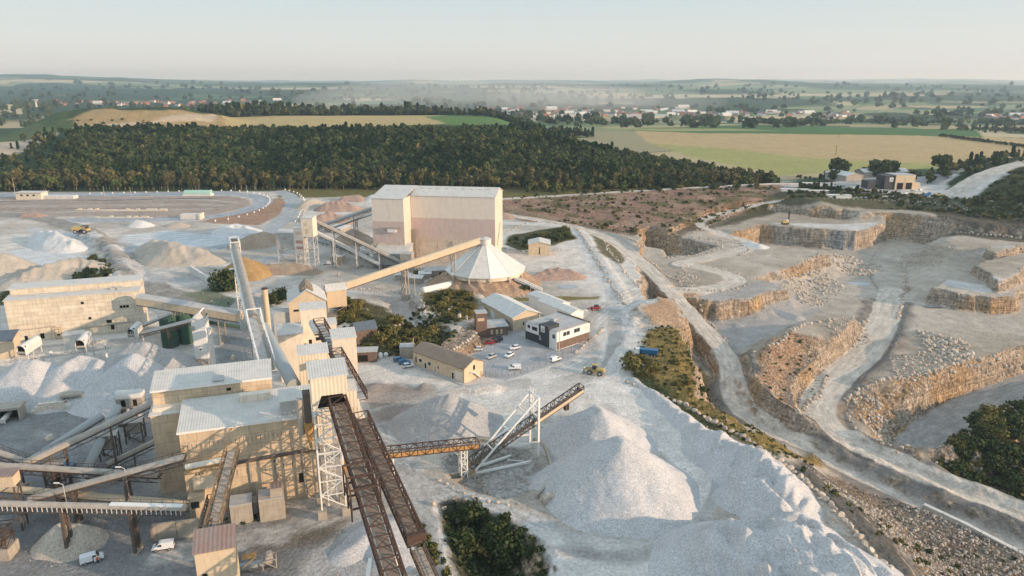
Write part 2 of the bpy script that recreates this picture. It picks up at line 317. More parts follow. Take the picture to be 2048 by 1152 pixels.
# middle and lower banks
paint([(1343, 648), (1362, 640), (1400, 690), (1425, 750), (1440, 830), (1428, 834), (1386, 790), (1378, 740), (1364, 690)], (.50, .40, .29), 1.5, 'G', 2, rg=.7)
paint([(1285, 625), (1320, 590), (1350, 600), (1375, 635), (1350, 645), (1300, 645)], (.38, .26, .17), 3, 2, rg=.4)
paint([(1255, 700), (1300, 660), (1350, 655), (1380, 690), (1400, 740), (1435, 800), (1500, 862), (1640, 915), (1650, 930), (1560, 915), (1480, 890), (1400, 838), (1330, 790), (1262, 748)], (.23, .165, .06), 3, 'G', 5, rg=.6)
paint([(1262, 735), (1330, 780), (1400, 832), (1480, 885), (1560, 915), (1540, 925), (1460, 895), (1380, 835), (1262, 760)], (.09, .09, .04), 3, 'G', 5, rg=.6)
paint([(1600, 930), (1680, 960), (1850, 1010), (2048, 1105), (2400, 1250), (2400, 1500), (1800, 1500), (1850, 1160), (1740, 1040)], (.21, .165, .125), 4, 'G', 5, rg=1.0)
paint([(1560, 935), (1620, 930), (1720, 1000), (1800, 1100), (1840, 1160), (1780, 1160), (1700, 1060)], (.11, .105, .095), 4, 'G', 5, rg=.3)
paint([(1500, 800), (1540, 840), (1640, 885), (1850, 980), (2048, 1060), (2300, 1150), (2300, 1130), (2048, 1040), (1850, 965), (1700, 905), (1620, 880), (1560, 845), (1520, 800)], (.17, .155, .135), 3, 'G', 5, rg=.7)
paint([(1510, 700), (1575, 664), (1655, 700), (1660, 745), (1620, 800), (1640, 860), (1600, 850), (1540, 815), (1505, 770)], (.34, .225, .145), 4, 'G', rg=.8)
paint([(1700, 800), (1760, 764), (1900, 735), (2048, 714), (2400, 680), (2400, 700), (2048, 765), (1920, 815), (1860, 870), (1830, 920), (1760, 885)], (.34, .235, .14), 4, 'G', rg=.9)
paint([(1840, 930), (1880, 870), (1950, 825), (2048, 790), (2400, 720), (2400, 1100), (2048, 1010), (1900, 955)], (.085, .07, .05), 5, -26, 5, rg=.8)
# plant yard
paint([(560, 375), (760, 375), (900, 368), (1200, 358), (1560, 358), (1560, 368), (1400, 374), (1200, 386), (1000, 400), (900, 395), (745, 392), (560, 392)], (.15, .135, .05), 6, 1, 5, rg=.5)
paint([(-200, 395), (460, 392), (500, 400), (498, 412), (440, 428), (300, 440), (180, 432), (-200, 440)], (.38, .31, .26), 5, 0, rg=.3)
for k_ in range(5): pline([(-100, 402 + k_ * 6), (200, 400 + k_ * 6), (400, 398 + k_ * 5), (470 - k_ * 12, 405 + k_ * 3)], ((.50, .48, .45), (.22, .19, .165))[k_ % 2], 1.6, 2, 0, None, .6)
paint([(480, 425), (560, 394), (578, 402), (560, 430), (520, 450), (430, 448), (400, 442)], (.36, .235, .165), 3, 0, rg=.4)
paint([(-200, 385), (300, 385), (470, 382), (470, 391), (300, 393), (-200, 397)], (.42, .42, .41), 3, 0)
pline([(-200, 405), (100, 402), (420, 397), (440, 396)], (.12, .12, .12), 1.5, 2, 0)
pline([(-200, 395), (150, 393), (330, 390)], (.14, .14, .14), 1.2, 2, 0)
pline([(-100, 390), (300, 387), (430, 386), (500, 390), (530, 399), (520, 413), (470, 427), (400, 436), (250, 442), (150, 440)], (.36, .385, .41), 7, 2, 0, 1)
pline([(560, 383), (582, 392), (590, 408), (578, 428), (555, 448), (520, 470), (470, 490), (400, 500)], (.38, .40, .41), 6.5, 2, 0, 1)
pline([(-100, 425), (60, 432), (140, 450), (200, 480), (240, 510), (260, 545), (300, 575), (380, 605), (450, 640), (480, 665)], (.30, .28, .25), 7, 3, 0, 1, tracks=.2)
pline([(260, 530), (300, 560), (400, 560), (520, 525), (600, 500)], (.44, .43, .42), 5, 3, 0, 1)
pline([(240, 505), (300, 480), (420, 470), (560, 468)], (.46, .46, .46), 6, 4, 0)
paint([(230, 470), (330, 462), (480, 470), (520, 480), (420, 492), (280, 500)], (.60, .61, .61), 5, 0)
paint([(20, 500), (110, 495), (190, 515), (150, 545), (40, 530)], (.58, .59, .59), 5, 0)
paint([(60, 455), (160, 465), (220, 480), (160, 500), (60, 480)], (.5, .5, .5), 4, 0)
paint([(372, 590), (420, 575), (470, 600), (480, 625), (420, 615)], (.17, .19, .13), 4, 0)
paint([(0, 585), (60, 565), (190, 560), (205, 545), (215, 540), (220, 580), (120, 590), (0, 610)], (.07, .085, .04), 5, 0)
pline([(1005, 445), (1090, 448), (1150, 455), (1165, 480), (1185, 520), (1215, 570), (1238, 615), (1225, 655), (1180, 695), (1110, 735), (960, 775), (800, 800), (720, 770)], (.60, .57, .53), 6.0, 3, 0, 1)
pline([(1225, 640), (1250, 690), (1230, 740), (1150, 770), (980, 790)], (.60, .57, .53), 9, 5, 0, 1)
pline([(760, 830), (800, 900), (830, 960), (850, 1010), (900, 1090), (940, 1200)], (.44, .43, .41), 4, 2, 0, 1, tracks=.25)
pline([(850, 975), (930, 1000), (1020, 1030), (1120, 1075), (1200, 1130), (1300, 1180)], (.46, .45, .43), 4, 2, 0, 1, tracks=.25)
paint([(1180, 760), (1260, 755), (1360, 830), (1400, 880), (1410, 950), (1400, 1000), (1370, 960), (1300, 880), (1200, 800)], (.66, .62, .57), 3, 0)
paint([(1380, 880), (1420, 950), (1430, 1020), (1390, 1050), (1370, 1000), (1380, 950)], (.64, .60, .55), 3, 0)
paint([(1060, 1060), (1200, 1080), (1400, 1060), (1500, 1060), (1400, 1160), (1100, 1200)], (.64, .61, .57), 5, 0)
paint([(905, 700), (950, 660), (1050, 640), (1110, 660), (1165, 690), (1150, 715), (1010, 762), (962, 752), (962, 722)], (.36, .365, .37), 1, 0, 0, wob=.2)
paint([(720, 775), (790, 765), (850, 778), (880, 800), (860, 830), (760, 840), (735, 815)], (.30, .255, .225), 4, 0)
paint([(660, 605), (715, 598), (760, 615), (800, 640), (860, 640), (890, 655), (905, 690), (840, 700), (720, 700), (700, 660)], (.10, .09, .045), 4, 2, rg=.5)
paint([(835, 590), (905, 578), (955, 590), (950, 640), (900, 655), (850, 625)], (.16, .12, .045), 4, 3, rg=.4)
paint([(900, 672), (950, 660), (962, 676), (905, 704), (885, 690)], (.42, .30, .21), 2, 3)
paint([(700, 590), (800, 585), (840, 620), (850, 650), (770, 620), (720, 605)], (.43, .38, .34), 4, 0)
paint([(1020, 470), (1140, 450), (1150, 478), (1110, 490), (1040, 500), (1005, 490)], (.09, .09, .04), 3, 0, rg=.5)
paint([(1180, 465), (1220, 480), (1250, 520), (1240, 530), (1200, 505)], (.20, .165, .10), 3, 0, rg=.4)
paint([(1000, 595), (1100, 592), (1200, 592), (1200, 598), (1100, 602), (1000, 602)], (.20, .16, .06), 2, 0)
# bottom left yard
paint([(-100, 830), (300, 800), (330, 1000), (400, 1050), (640, 1040), (700, 1060), (600, 1200), (-100, 1300)], (.19, .195, .2), 12, 0, rg=.2, amt=.85)  # shade of the buildings painted into the ground as a dark bluish tone
paint([(420, 690), (480, 640), (500, 720), (540, 740), (430, 760)], (.28, .29, .29), 5, 0)
paint([(540, 1040), (650, 1020), (700, 1040), (640, 1090), (500, 1100)], (.17, .145, .115), 5, 0)
pline([(330, 1110), (480, 1080), (620, 1040), (760, 1000)], (.42, .40, .37), 3.5, 3, 0, tracks=.25)
paint([(620, 1100), (720, 1030), (790, 1040), (800, 1160), (600, 1160)], (.40, .39, .38), 3, 0, rg=.1)
paint([(880, 1010), (920, 1000), (1010, 1035), (1080, 1085), (1090, 1155), (915, 1155)], (.10, .10, .065), 2, 'G', rg=.8)
paint([(885, 925), (960, 895), (1060, 905), (1085, 940), (1075, 980), (1000, 1000), (930, 985)], (.29, .265, .235), 3, -1, rg=.6)
paint([(850, 735), (905, 690), (960, 655), (1000, 675), (960, 700), (900, 735)], (.36, .27, .20), 2, 0, rg=1.0)
paint([(985, 935), (1070, 920), (1075, 970), (1010, 990)], (.45, .44, .42), 4, -1, amt=.6)
# wheel marks on the quarry floor
for k_ in range(9):
    o_ = k_ * 3.2
    pline([(1712 + o_, 592 + o_), (1735 + o_, 612 + o_ * .5), (1762 + o_ * .4, 628), (1785, 650 + o_ * .4)], (.25, .22, .18), .45, .5, -18, None, .5)
    pline([(1790 - o_, 470 + o_ * 2), (1740 - o_ * .6, 510 + o_), (1742, 560), (1765 + o_ * .5, 600)], (.30, .265, .22), .5, .8, -18, None, .3)
for k_ in range(7):
    o_ = k_ * 9
    pline([(700 + o_, 830 - o_ * .3), (780 + o_, 812 - o_ * .3), (900, 795 - o_ * .4), (1060, 775 - o_ * .3)], (.42, .40, .37), .5, .8, 0, None, .6)
    pline([(1240 - o_ * .4, 620), (1244 - o_ * .5, 680), (1200 + o_ * .2, 735 + o_ * .3), (1100, 760 + o_ * .5)], (.38, .355, .32), .6, .8, 0, None, .55)
    pline([(1105 + o_, 1050 + o_), (1250, 1085 + o_), (1390, 1050 + o_ * .6), (1440 + o_ * .3, 960)], (.42, .41, .39), .6, .8, 0, None, .55)
for pp_ in ([(1290, 560), (1150, 640), (1180, 700), (1100, 740)], [(660, 780), (800, 790), (900, 770)], [(1100, 1090), (1250, 1110), (1360, 1080)], [(380, 900), (250, 880), (60, 860)], [(60, 480), (220, 470), (400, 460)], [(480, 600), (620, 560), (760, 540)]):
    for k_ in range(5): pline([(a + k_ * 7, b + k_ * 4) for a, b in pp_], (.34, .325, .30), .7, 1.0, 0, None, .45)
# haul roads
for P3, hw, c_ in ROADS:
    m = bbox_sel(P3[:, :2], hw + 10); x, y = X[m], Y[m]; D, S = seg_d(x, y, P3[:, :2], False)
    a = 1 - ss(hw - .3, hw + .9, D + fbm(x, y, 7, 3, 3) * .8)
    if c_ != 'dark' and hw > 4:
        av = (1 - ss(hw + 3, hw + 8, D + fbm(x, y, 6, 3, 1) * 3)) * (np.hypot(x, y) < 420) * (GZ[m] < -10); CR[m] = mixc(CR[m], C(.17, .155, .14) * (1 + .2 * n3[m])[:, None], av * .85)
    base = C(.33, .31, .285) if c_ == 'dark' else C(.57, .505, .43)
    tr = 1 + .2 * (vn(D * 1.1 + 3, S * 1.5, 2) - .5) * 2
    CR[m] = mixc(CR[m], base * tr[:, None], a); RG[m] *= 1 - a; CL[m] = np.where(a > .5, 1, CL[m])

# rock where it is steep
dr = np.gradient(GZ, axis=0) / np.gradient(RR)[:, None]; dt = np.gradient(GZ, axis=1) / (RR[:, None] * (th[1] - th[0]))
SL = np.hypot(dr, dt)
strat = fbm(X * .4 + Y * .25, GZ * 4, 5, 3, 3)
rc = mixc(C(.47, .385, .30), C(.48, .33, .19), ss(-.1, .5, fbm(X, Y, 26, 3, 5) + .25 * strat))
rc = mixc(rc, C(.40, .385, .37), ss(.0, .25, fbm(X, Y, 60, 2, 2)) * ((X > 160) & (X < 235) & (Y > 450)))
rc *= (1 + .16 * fbm(X * .6 + Y * .3, GZ * 1.6, 3, 3, 5) + .14 * strat)[..., None]
cliff = ss(.75, 1.25, SL) * (mq | (np.abs(X - 60) < 60)) * (rr < 800)
near0 = (Y < 620).astype(float)
CR = mixc(CR, rc, cliff * near0)
CL[(cliff > .5) & mq] = 2
RG = np.maximum(RG, cliff * .5)
GZ += cliff * fbm(X + GZ, Y - GZ, 3.2, 3, 2) * 1.3
GZ += RG * near0 * (fbm(X, Y, 2.6, 3, 6) * .45)

def build_terrain():
    idx = np.arange(NR * NC).reshape(NR, NC)
    fcls = CL[:-1, :-1].ravel()
    quad = np.stack([idx[:-1, :-1], idx[:-1, 1:], idx[1:, 1:], idx[1:, :-1]], -1).reshape(-1, 4)[:, ::-1]
    co = np.stack([X, Y, GZ], -1).reshape(-1, 3).astype('f4'); cc = np.c_[CR.reshape(-1, 3), np.ones(NR * NC)].astype('f4'); rg = RG.ravel().astype('f4')
    names = {0: 'ground', 1: 'dirt_road', 2: 'quarry_rock_face', 3: 'farm_field', 4: 'hillside', 5: 'bank', 6: 'countryside', 7: 'quarry_floor'}
    mat = terrain_mat()
    for k, nm in names.items():
        q = quad[fcls == k]
        if not len(q): continue
        used, inv = np.unique(q, return_inverse=True); q = inv.reshape(-1, 4)
        me = bpy.data.meshes.new(nm); me.vertices.add(len(used)); me.vertices.foreach_set('co', co[used].ravel())
        me.loops.add(q.size); me.loops.foreach_set('vertex_index', q.ravel().astype('i4'))
        me.polygons.add(len(q)); me.polygons.foreach_set('loop_start', np.arange(0, q.size, 4, dtype='i4'))
        me.polygons.foreach_set('use_smooth', np.ones(len(q), bool))
        me.update(calc_edges=True)
        at = me.color_attributes.new('Col', 'FLOAT_COLOR', 'POINT'); at.data.foreach_set('color', cc[used].ravel())
        a2 = me.attributes.new('Rgh', 'FLOAT', 'POINT'); a2.data.foreach_set('value', rg[used])
        me.materials.append(mat)
        o = bpy.data.objects.new(nm, me); COL.objects.link(o); o['kind'] = 'structure'
# ------------------------------------------------------------------ materials
def newmat(name):
    m = bpy.data.materials.new(name); m.use_nodes = True; nt = m.node_tree; b = nt.nodes['Principled BSDF']
    b.inputs['Roughness'].default_value = .85; b.inputs['Specular IOR Level'].default_value = .2
    return m, nt, b
def nd(nt, t, **k):
    n = nt.nodes.new(t)
    for a, v in k.items():
        if a in n.inputs: n.inputs[a].default_value = v
        else: setattr(n, a, v)
    return n
def mixn(nt, a, b, f, mode='MIX'):
    n = nt.nodes.new('ShaderNodeMix'); n.data_type = 'RGBA'; n.blend_type = mode
    for s, v in ((0, f), (6, a), (7, b)):
        if hasattr(v, 'is_linked') or hasattr(v, 'links'): nt.links.new(v, n.inputs[s])
        else: n.inputs[s].default_value = (*v, 1) if isinstance(v, (tuple, list, np.ndarray)) and len(v) == 3 else v
    return n.outputs[2]
def ramp(nt, fac, p0, p1, v0=0.0, v1=1.0):
    n = nt.nodes.new('ShaderNodeMapRange'); nt.links.new(fac, n.inputs[0])
    for i, v in ((1, p0), (2, p1), (3, v0), (4, v1)): n.inputs[i].default_value = v
    return n.outputs[0]
def noise(nt, vec, sc, det=4, rough=.55):
    n = nd(nt, 'ShaderNodeTexNoise'); n.inputs['Scale'].default_value = sc; n.inputs['Detail'].default_value = det; n.inputs['Roughness'].default_value = rough
    nt.links.new(vec, n.inputs['Vector']); return n.outputs['Fac']
def pos(nt): return nd(nt, 'ShaderNodeNewGeometry').outputs['Position']
def objc(nt): return nd(nt, 'ShaderNodeTexCoord').outputs['Object']
def scaled(nt, vec, s):
    n = nt.nodes.new('ShaderNodeMapping'); nt.links.new(vec, n.inputs[0]); n.inputs['Scale'].default_value = s; return n.outputs[0]
def mth(nt, op, a, b):
    n = nt.nodes.new('ShaderNodeMath'); n.operation = op
    for i, v in enumerate((a, b)):
        if isinstance(v, (int, float)): n.inputs[i].default_value = v
        else: nt.links.new(v, n.inputs[i])
    return n.outputs[0]
def bump_to(nt, b, h, strength, dist=1.0):
    n = nt.nodes.new('ShaderNodeBump'); n.inputs['Strength'].default_value = 1.0; n.inputs['Distance'].default_value = dist
    if isinstance(strength, float): n.inputs['Strength'].default_value = strength
    else: nt.links.new(strength, n.inputs['Strength'])
    nt.links.new(h, n.inputs['Height']); nt.links.new(n.outputs[0], b.inputs['Normal'])
def terrain_mat():
    m, nt, b = newmat('terrain_surface'); p = pos(nt)
    col = nd(nt, 'ShaderNodeVertexColor', layer_name='Col').outputs['Color']
    rgh = nd(nt, 'ShaderNodeAttribute', attribute_name='Rgh').outputs['Fac']
    vo = nt.nodes.new('ShaderNodeTexVoronoi'); vo.inputs['Scale'].default_value = 1.1; nt.links.new(p, vo.inputs['Vector'])
    na = noise(nt, p, 1.3, 5, .65); nb = noise(nt, p, .18, 5, .6)
    c1 = mixn(nt, col, (1, 1, 1), 0.0)
    k = mth(nt, 'MULTIPLY', ramp(nt, na, .3, .7, .74, 1.24), ramp(nt, nb, .3, .7, .84, 1.14))
    vs = mth(nt, 'ADD', mth(nt, 'MULTIPLY', mth(nt, 'SUBTRACT', nd_sep(nt, vo.outputs['Color']), .5), mth(nt, 'MULTIPLY', rgh, .9)), 1.0)
    k = mth(nt, 'MULTIPLY', k, vs)
    gn = nd(nt, 'ShaderNodeNewGeometry').outputs['Normal']; gz = nt.nodes.new('ShaderNodeSeparateXYZ'); nt.links.new(gn, gz.inputs[0])
    steep = ramp(nt, gz.outputs[2], .88, .62, 0, 1); bed = noise(nt, scaled(nt, p, (.06, .06, 1.3)), 1.0, 5, .7); frac = noise(nt, scaled(nt, p, (.75, .75, .13)), 1.0, 5, .75)
    bf = mth(nt, 'MULTIPLY', ramp(nt, bed, .38, .62, .72, 1.2), ramp(nt, frac, .36, .62, .55, 1.25)); one = mth(nt, 'SUBTRACT', 1.0, steep)
    k = mth(nt, 'MULTIPLY', k, mth(nt, 'ADD', mth(nt, 'MULTIPLY', bf, steep), one))
    cm = nt.nodes.new('ShaderNodeVectorMath'); cm.operation = 'SCALE'; nt.links.new(col, cm.inputs[0]); nt.links.new(k, cm.inputs['Scale'])
    nt.links.new(cm.outputs[0], b.inputs['Base Color'])
    hgt0 = mth(nt, 'MULTIPLY', mth(nt, 'ADD', mth(nt, 'MULTIPLY', frac, 1.6), bed), steep)
    hgt = mth(nt, 'ADD', mth(nt, 'ADD', hgt0, mth(nt, 'MULTIPLY', na, .25)), mth(nt, 'MULTIPLY', mth(nt, 'MULTIPLY', vo.outputs['Distance'], rgh), -.8))
    bump_to(nt, b, hgt, .9, 1.2); b.inputs['Roughness'].default_value = .95; b.inputs['Specular IOR Level'].default_value = .08
    return m
def nd_sep(nt, c):
    n = nt.nodes.new('ShaderNodeSeparateColor'); nt.links.new(c, n.inputs[0]); return n.outputs[0]
def plain(name, c, rough=.8, n=.12, sc=.6, metal=0.0, streak=None, c2=None, bump=0.0, spec=.2):
    # paint, concrete or metal with blotches, vertical dirt streaks and a little bump, in object space
    m, nt, b = newmat(name); o = objc(nt); rnd = nd(nt, 'ShaderNodeObjectInfo').outputs['Random']
    nn = noise(nt, o, sc, 5, .6); c = tuple(c); c2 = c2 or tuple(x * .62 for x in c)
    col = mixn(nt, tuple(min(1, x * (1 + n)) for x in c), c2, ramp(nt, nn, .35, .8, 0, min(1, n * 4)))
    if streak:
        s = noise(nt, scaled(nt, o, (1.3, 1.3, .12)), 1.6, 4, .7); col = mixn(nt, col, tuple(x * .5 for x in c2), ramp(nt, s, .5, .8, 0, streak))
    nt.links.new(col, b.inputs['Base Color']); b.inputs['Roughness'].default_value = rough; b.inputs['Metallic'].default_value = metal; b.inputs['Specular IOR Level'].default_value = spec
    if bump: bump_to(nt, b, nn, bump, .3)
    return m
def ribbed(name, c, pitch=1.0, axis=0, n=.12, streak=.5, depth=.12, dark=.82, c2=None, panel=None):
    # corrugated sheet: ribs as real-looking bump plus a darker colour stripe on every rib and weathering streaks
    m, nt, b = newmat(name); o = objc(nt); sx = nt.nodes.new('ShaderNodeSeparateXYZ'); nt.links.new(o, sx.inputs[0]); x = sx.outputs[axis]
    w = mth(nt, 'SINE', mth(nt, 'MULTIPLY', x, 2 * math.pi / pitch), 0); c = tuple(c); c2 = c2 or tuple(v * .6 for v in c)
    nn = noise(nt, o, .35, 5, .6); col = mixn(nt, c, c2, ramp(nt, nn, .4, .85, 0, min(1, n * 4)))
    s = noise(nt, scaled(nt, o, (1, 1, .1) if axis == 0 else (.3, 1, 1)), 1.4, 4, .7); col = mixn(nt, col, tuple(v * .55 for v in c2), ramp(nt, s, .5, .85, 0, streak))
    col = mixn(nt, col, (dark, dark, dark), ramp(nt, w, .2, .9, 0, .55), 'MULTIPLY')
    if panel:
        fl = nt.nodes.new('ShaderNodeTexBrick'); nt.links.new(scaled(nt, o, (1, 1, 1)), fl.inputs['Vector'])
        # boards laid in courses on the wall plane: use x+y for length and z for height
        cb = nt.nodes.new('ShaderNodeCombineXYZ'); nt.links.new(mth(nt, 'ADD', sx.outputs[0], sx.outputs[1]), cb.inputs[0]); nt.links.new(sx.outputs[2], cb.inputs[1]); nt.links.new(cb.outputs[0], fl.inputs['Vector'])
        fl.inputs['Scale'].default_value = 1; fl.inputs['Brick Width'].default_value = panel[0]; fl.inputs['Row Height'].default_value = panel[1]; fl.inputs['Mortar Size'].default_value = .05; fl.inputs['Bias'].default_value = -.2
        fl.inputs['Color1'].default_value = (1, 1, 1, 1); fl.inputs['Color2'].default_value = (panel[2],) * 3 + (1,); fl.inputs['Mortar'].default_value = (.6, .6, .6, 1)
        col = mixn(nt, col, fl.outputs['Color'], 1.0, 'MULTIPLY')
    nt.links.new(col, b.inputs['Base Color']); b.inputs['Roughness'].default_value = .6; b.inputs['Specular IOR Level'].default_value = .25
    if depth: bump_to(nt, b, w, .9, depth)
    return m
def gravel(name, c, c2, sc=2.2):
    m, nt, b = newmat(name); p = pos(nt)
    vo = nt.nodes.new('ShaderNodeTexVoronoi'); vo.inputs['Scale'].default_value = sc; nt.links.new(p, vo.inputs['Vector'])
    n1_ = noise(nt, p, .12, 4, .6); n2_ = noise(nt, p, 3.5, 3, .7)
    col = mixn(nt, c, c2, ramp(nt, n1_, .35, .65, 0, 1))
    k = mth(nt, 'MULTIPLY', ramp(nt, nd_sep(nt, vo.outputs['Color']), 0, 1, .76, 1.22), ramp(nt, n2_, .3, .7, .85, 1.15))
    cm = nt.nodes.new('ShaderNodeVectorMath'); cm.operation = 'SCALE'; nt.links.new(col, cm.inputs[0]); nt.links.new(k, cm.inputs['Scale'])
    nt.links.new(cm.outputs[0], b.inputs['Base Color']); b.inputs['Roughness'].default_value = .95; b.inputs['Specular IOR Level'].default_value = .08
    bump_to(nt, b, mth(nt, 'SUBTRACT', mth(nt, 'MULTIPLY', n2_, .5), vo.outputs['Distance']), .45, .08)
    return m
def leafmat(name, c, c2, c3=None):
    m, nt, b = newmat(name); rnd = nd(nt, 'ShaderNodeAttribute', attribute_name='tint').outputs['Fac']
    col = mixn(nt, c, c2, ramp(nt, rnd, 0, 1, 0, 1))
    n_ = noise(nt, pos(nt), .5, 3); col = mixn(nt, col, c3 or tuple(x * .6 for x in c), ramp(nt, n_, .4, .7, 0, .6))
    nt.links.new(col, b.inputs['Base Color']); b.inputs['Roughness'].default_value = .8; b.inputs['Specular IOR Level'].default_value = .05
    return m
# ------------------------------------------------------------------ things, parts and mesh building
def tag(o, label=None, cat=None, group=None, kind=None):
    for k, v in (('label', label), ('category', cat), ('group', group), ('kind', kind)):
        if v: o[k] = v
    return o
def thing(name, label, cat, loc=(0, 0, 0), rz=0.0, group=None):
    o = bpy.data.objects.new(name, None); COL.objects.link(o); o.location = loc; o.rotation_euler = (0, 0, rz); o.empty_display_size = .5
    return tag(o, label, cat, group)
def copy_tree(o, parent=None):
    c = o.copy(); COL.objects.link(c); c.parent = parent
    for ch in list(o.children): copy_tree(ch, c)
    return c
class MB:
    def __init__(s): s.v = []; s.f = []; s.sm = []
    def add(s, vs, fs, smooth=False):
        n = len(s.v); s.v += [tuple(p) for p in vs]; s.f += [tuple(i + n for i in f) for f in fs]; s.sm += [smooth] * len(fs); return s
    def box(s, x0, x1, y0, y1, z0, z1):
        return s.add([(x0, y0, z0), (x1, y0, z0), (x1, y1, z0), (x0, y1, z0), (x0, y0, z1), (x1, y0, z1), (x1, y1, z1), (x0, y1, z1)],
                     [(0, 3, 2, 1), (4, 5, 6, 7), (0, 1, 5, 4), (1, 2, 6, 5), (2, 3, 7, 6), (3, 0, 4, 7)])
    def bar(s, a, b, w=.15, h=None):
        a = Vector(a); b = Vector(b); h = h or w; d = b - a
        if d.length < 1e-4: return s
        d.normalize(); up = Vector((0, 0, 1)) if abs(d.z) < .95 else Vector((0, 1, 0)); r = d.cross(up).normalized() * w / 2; u = r.cross(d).normalized() * h / 2
        return s.add([a - r - u, a + r - u, a + r + u, a - r + u, b - r - u, b + r - u, b + r + u, b - r + u], [(0, 1, 2, 3), (7, 6, 5, 4), (0, 4, 5, 1), (1, 5, 6, 2), (2, 6, 7, 3), (3, 7, 4, 0)])
    def tube(s, a, b, r, n=12, r2=None, caps=True, half=False):
        a = Vector(a); b = Vector(b); r2 = r if r2 is None else r2; d = (b - a).normalized(); up = Vector((0, 0, 1)) if abs(d.z) < .95 else Vector((0, 1, 0))
        x = d.cross(up).normalized(); u = x.cross(d).normalized(); vs = []
        ks = [math.pi * k / n for k in range(n + 1)] if half else [2 * math.pi * k / n for k in range(n)]
        for p, q in ((a, r), (b, r2)):
            for t in ks: vs.append(p + x * math.cos(t) * q + u * math.sin(t) * q)
        m = len(ks); fs = [(k, (k + 1) % m, m + (k + 1) % m, m + k) for k in range(m - (1 if half else 0))]
        s.add(vs, fs, True)
        if caps: s.add(vs[:m], [tuple(range(m))][::-1]); s.add(vs[m:], [tuple(range(m))])
        return s
    def build(s, name, mat, parent=None, bevel=0.0):
        me = bpy.data.meshes.new(name); me.from_pydata([tuple(map(float, p)) for p in s.v], [], s.f); me.polygons.foreach_set('use_smooth', s.sm); me.update()
        if mat is not None: me.materials.append(mat)
        bm = bmesh.new(); bm.from_mesh(me); bmesh.ops.recalc_face_normals(bm, faces=bm.faces); bm.to_mesh(me); bm.free()
        o = bpy.data.objects.new(name, me); COL.objects.link(o); o.parent = parent
        if bevel:
            bv = o.modifiers.new('edge', 'BEVEL'); bv.width = bevel; bv.segments = 2
        return o
def wR(A, ang, z, px):
    u = (px - 1024) / F; Z = z - HC; ca, sa = math.cos(ang), math.sin(ang)
    return (u * (A[1] * cP - Z * sP) - A[0]) / (ca - u * cP * sa)
def dB(A, ang, z, py):
    v = (576 - py) / F; k = (v * cP - sP) / (cP + v * sP); return ((z - HC) / k - A[1]) / math.cos(ang)
def W3(px, py, z): return Vector((*U(px, py, z), z))
def lean(px, py, pyt, z0=None):             # ground point under (px,py) and the height that reaches row pyt above it
    z0 = Hf(*U(px, py, 0)) if z0 is None else z0; a = U(px, py, z0); return a, z0, ZT(a[1], pyt)

M = {}
M['cream'] = ribbed('cream_sheeting', (.72, .63, .49), .8, 0, .08, .35, .03, .93)
M['white_sheet'] = ribbed('white_roof_sheeting', (.62, .60, .555), .6, 0, .14, .45, .02, .955)
M['pale_wall'] = plain('pale_render', (.70, .62, .51), .85, .10, .25, streak=.6)
M['beige'] = ribbed('beige_concrete_panels', (.66, .52, .36), 40, 0, .2, .9, 0, 1.0, panel=(3.6, 2.6, .84))
M['whiteboard'] = ribbed('whitewashed_panels', (.76, .68, .55), 40, 0, .2, .8, 0, 1.0, c2=(.50, .40, .26), panel=(5.0, 1.5, .82))
M['white'] = plain('white_steel', (.74, .73, .69), .5, .06, .8, streak=.3)
M['dustwhite'] = plain('dusty_white', (.62, .60, .56), .8, .12, .5, streak=.4)
M['rust'] = plain('rusty_steel', (.07, .046, .036), .85, .3, 1.2, c2=(.05, .03, .025))
M['darksteel'] = plain('dark_steel', (.07, .062, .055), .7, .3, 1.0, c2=(.16, .11, .08))
M['ochre'] = plain('ochre_belt_cover', (.42, .24, .09), .7, .2, .8, streak=.5)
M['belt'] = plain('belt_rubber', (.14, .115, .095), .9, .25, .8, c2=(.26, .20, .15))
M['cover'] = plain('dusty_conveyor_cover', (.36, .33, .29), .7, .2, .5, streak=.4, c2=(.26, .22, .18))
M['greycover'] = plain('blue_grey_conveyor_cover', (.27, .30, .31), .5, .2, .5, c2=(.40, .38, .34))
M['concrete'] = plain('concrete', (.38, .34, .28), .9, .15, .7, streak=.5, bump=.3)
M['tanwall'] = plain('tan_wall', (.58, .47, .33), .85, .12, .4, streak=.5)
M['brick'] = plain('red_brown_cladding', (.17, .12, .095), .85, .2, .8, streak=.3)
M['greenpaint'] = plain('green_painted_steel', (.045, .095, .07), .5, .2, .5, streak=.5, c2=(.05, .10, .06))
M['dark'] = plain('dark_opening', (.015, .014, .013), .9, .1)
M['glass'] = plain('window_glass', (.03, .035, .04), .12, .1, spec=.6)
M['rustroof'] = ribbed('rusty_roof_sheets', (.28, .19, .16), .8, 0, .3, .7, .03, .93, c2=(.30, .27, .25))
M['tiles'] = ribbed('brown_fibre_roof', (.28, .22, .17), .9, 0, .2, .4, .10, .85)
M['slate'] = plain('slate_roof', (.10, .13, .16), .6, .15, .8)
M['charcoal'] = plain('charcoal_cladding', (.055, .06, .065), .6, .1, .8)
M['greyroof'] = plain('grey_flat_roof', (.42, .42, .41), .9, .15, .5)
M['yellow'] = plain('yellow_machine_paint', (.44, .33, .12), .6, .15, 1.0, c2=(.36, .28, .18))
M['tyre'] = plain('tyre_rubber', (.03, .03, .03), .9, .2, 1.0, c2=(.10, .09, .08))
M['carwhite'] = plain('white_car_paint', (.72, .73, .74), .25, .03, 1.0, spec=.5)
M['carred'] = plain('red_car_paint', (.30, .02, .02), .3, .03, spec=.5)
M['carblack'] = plain('black_car_paint', (.02, .02, .025), .25, .03, spec=.5)
M['carblue'] = plain('blue_car_paint', (.05, .20, .38), .35, .03, spec=.5)
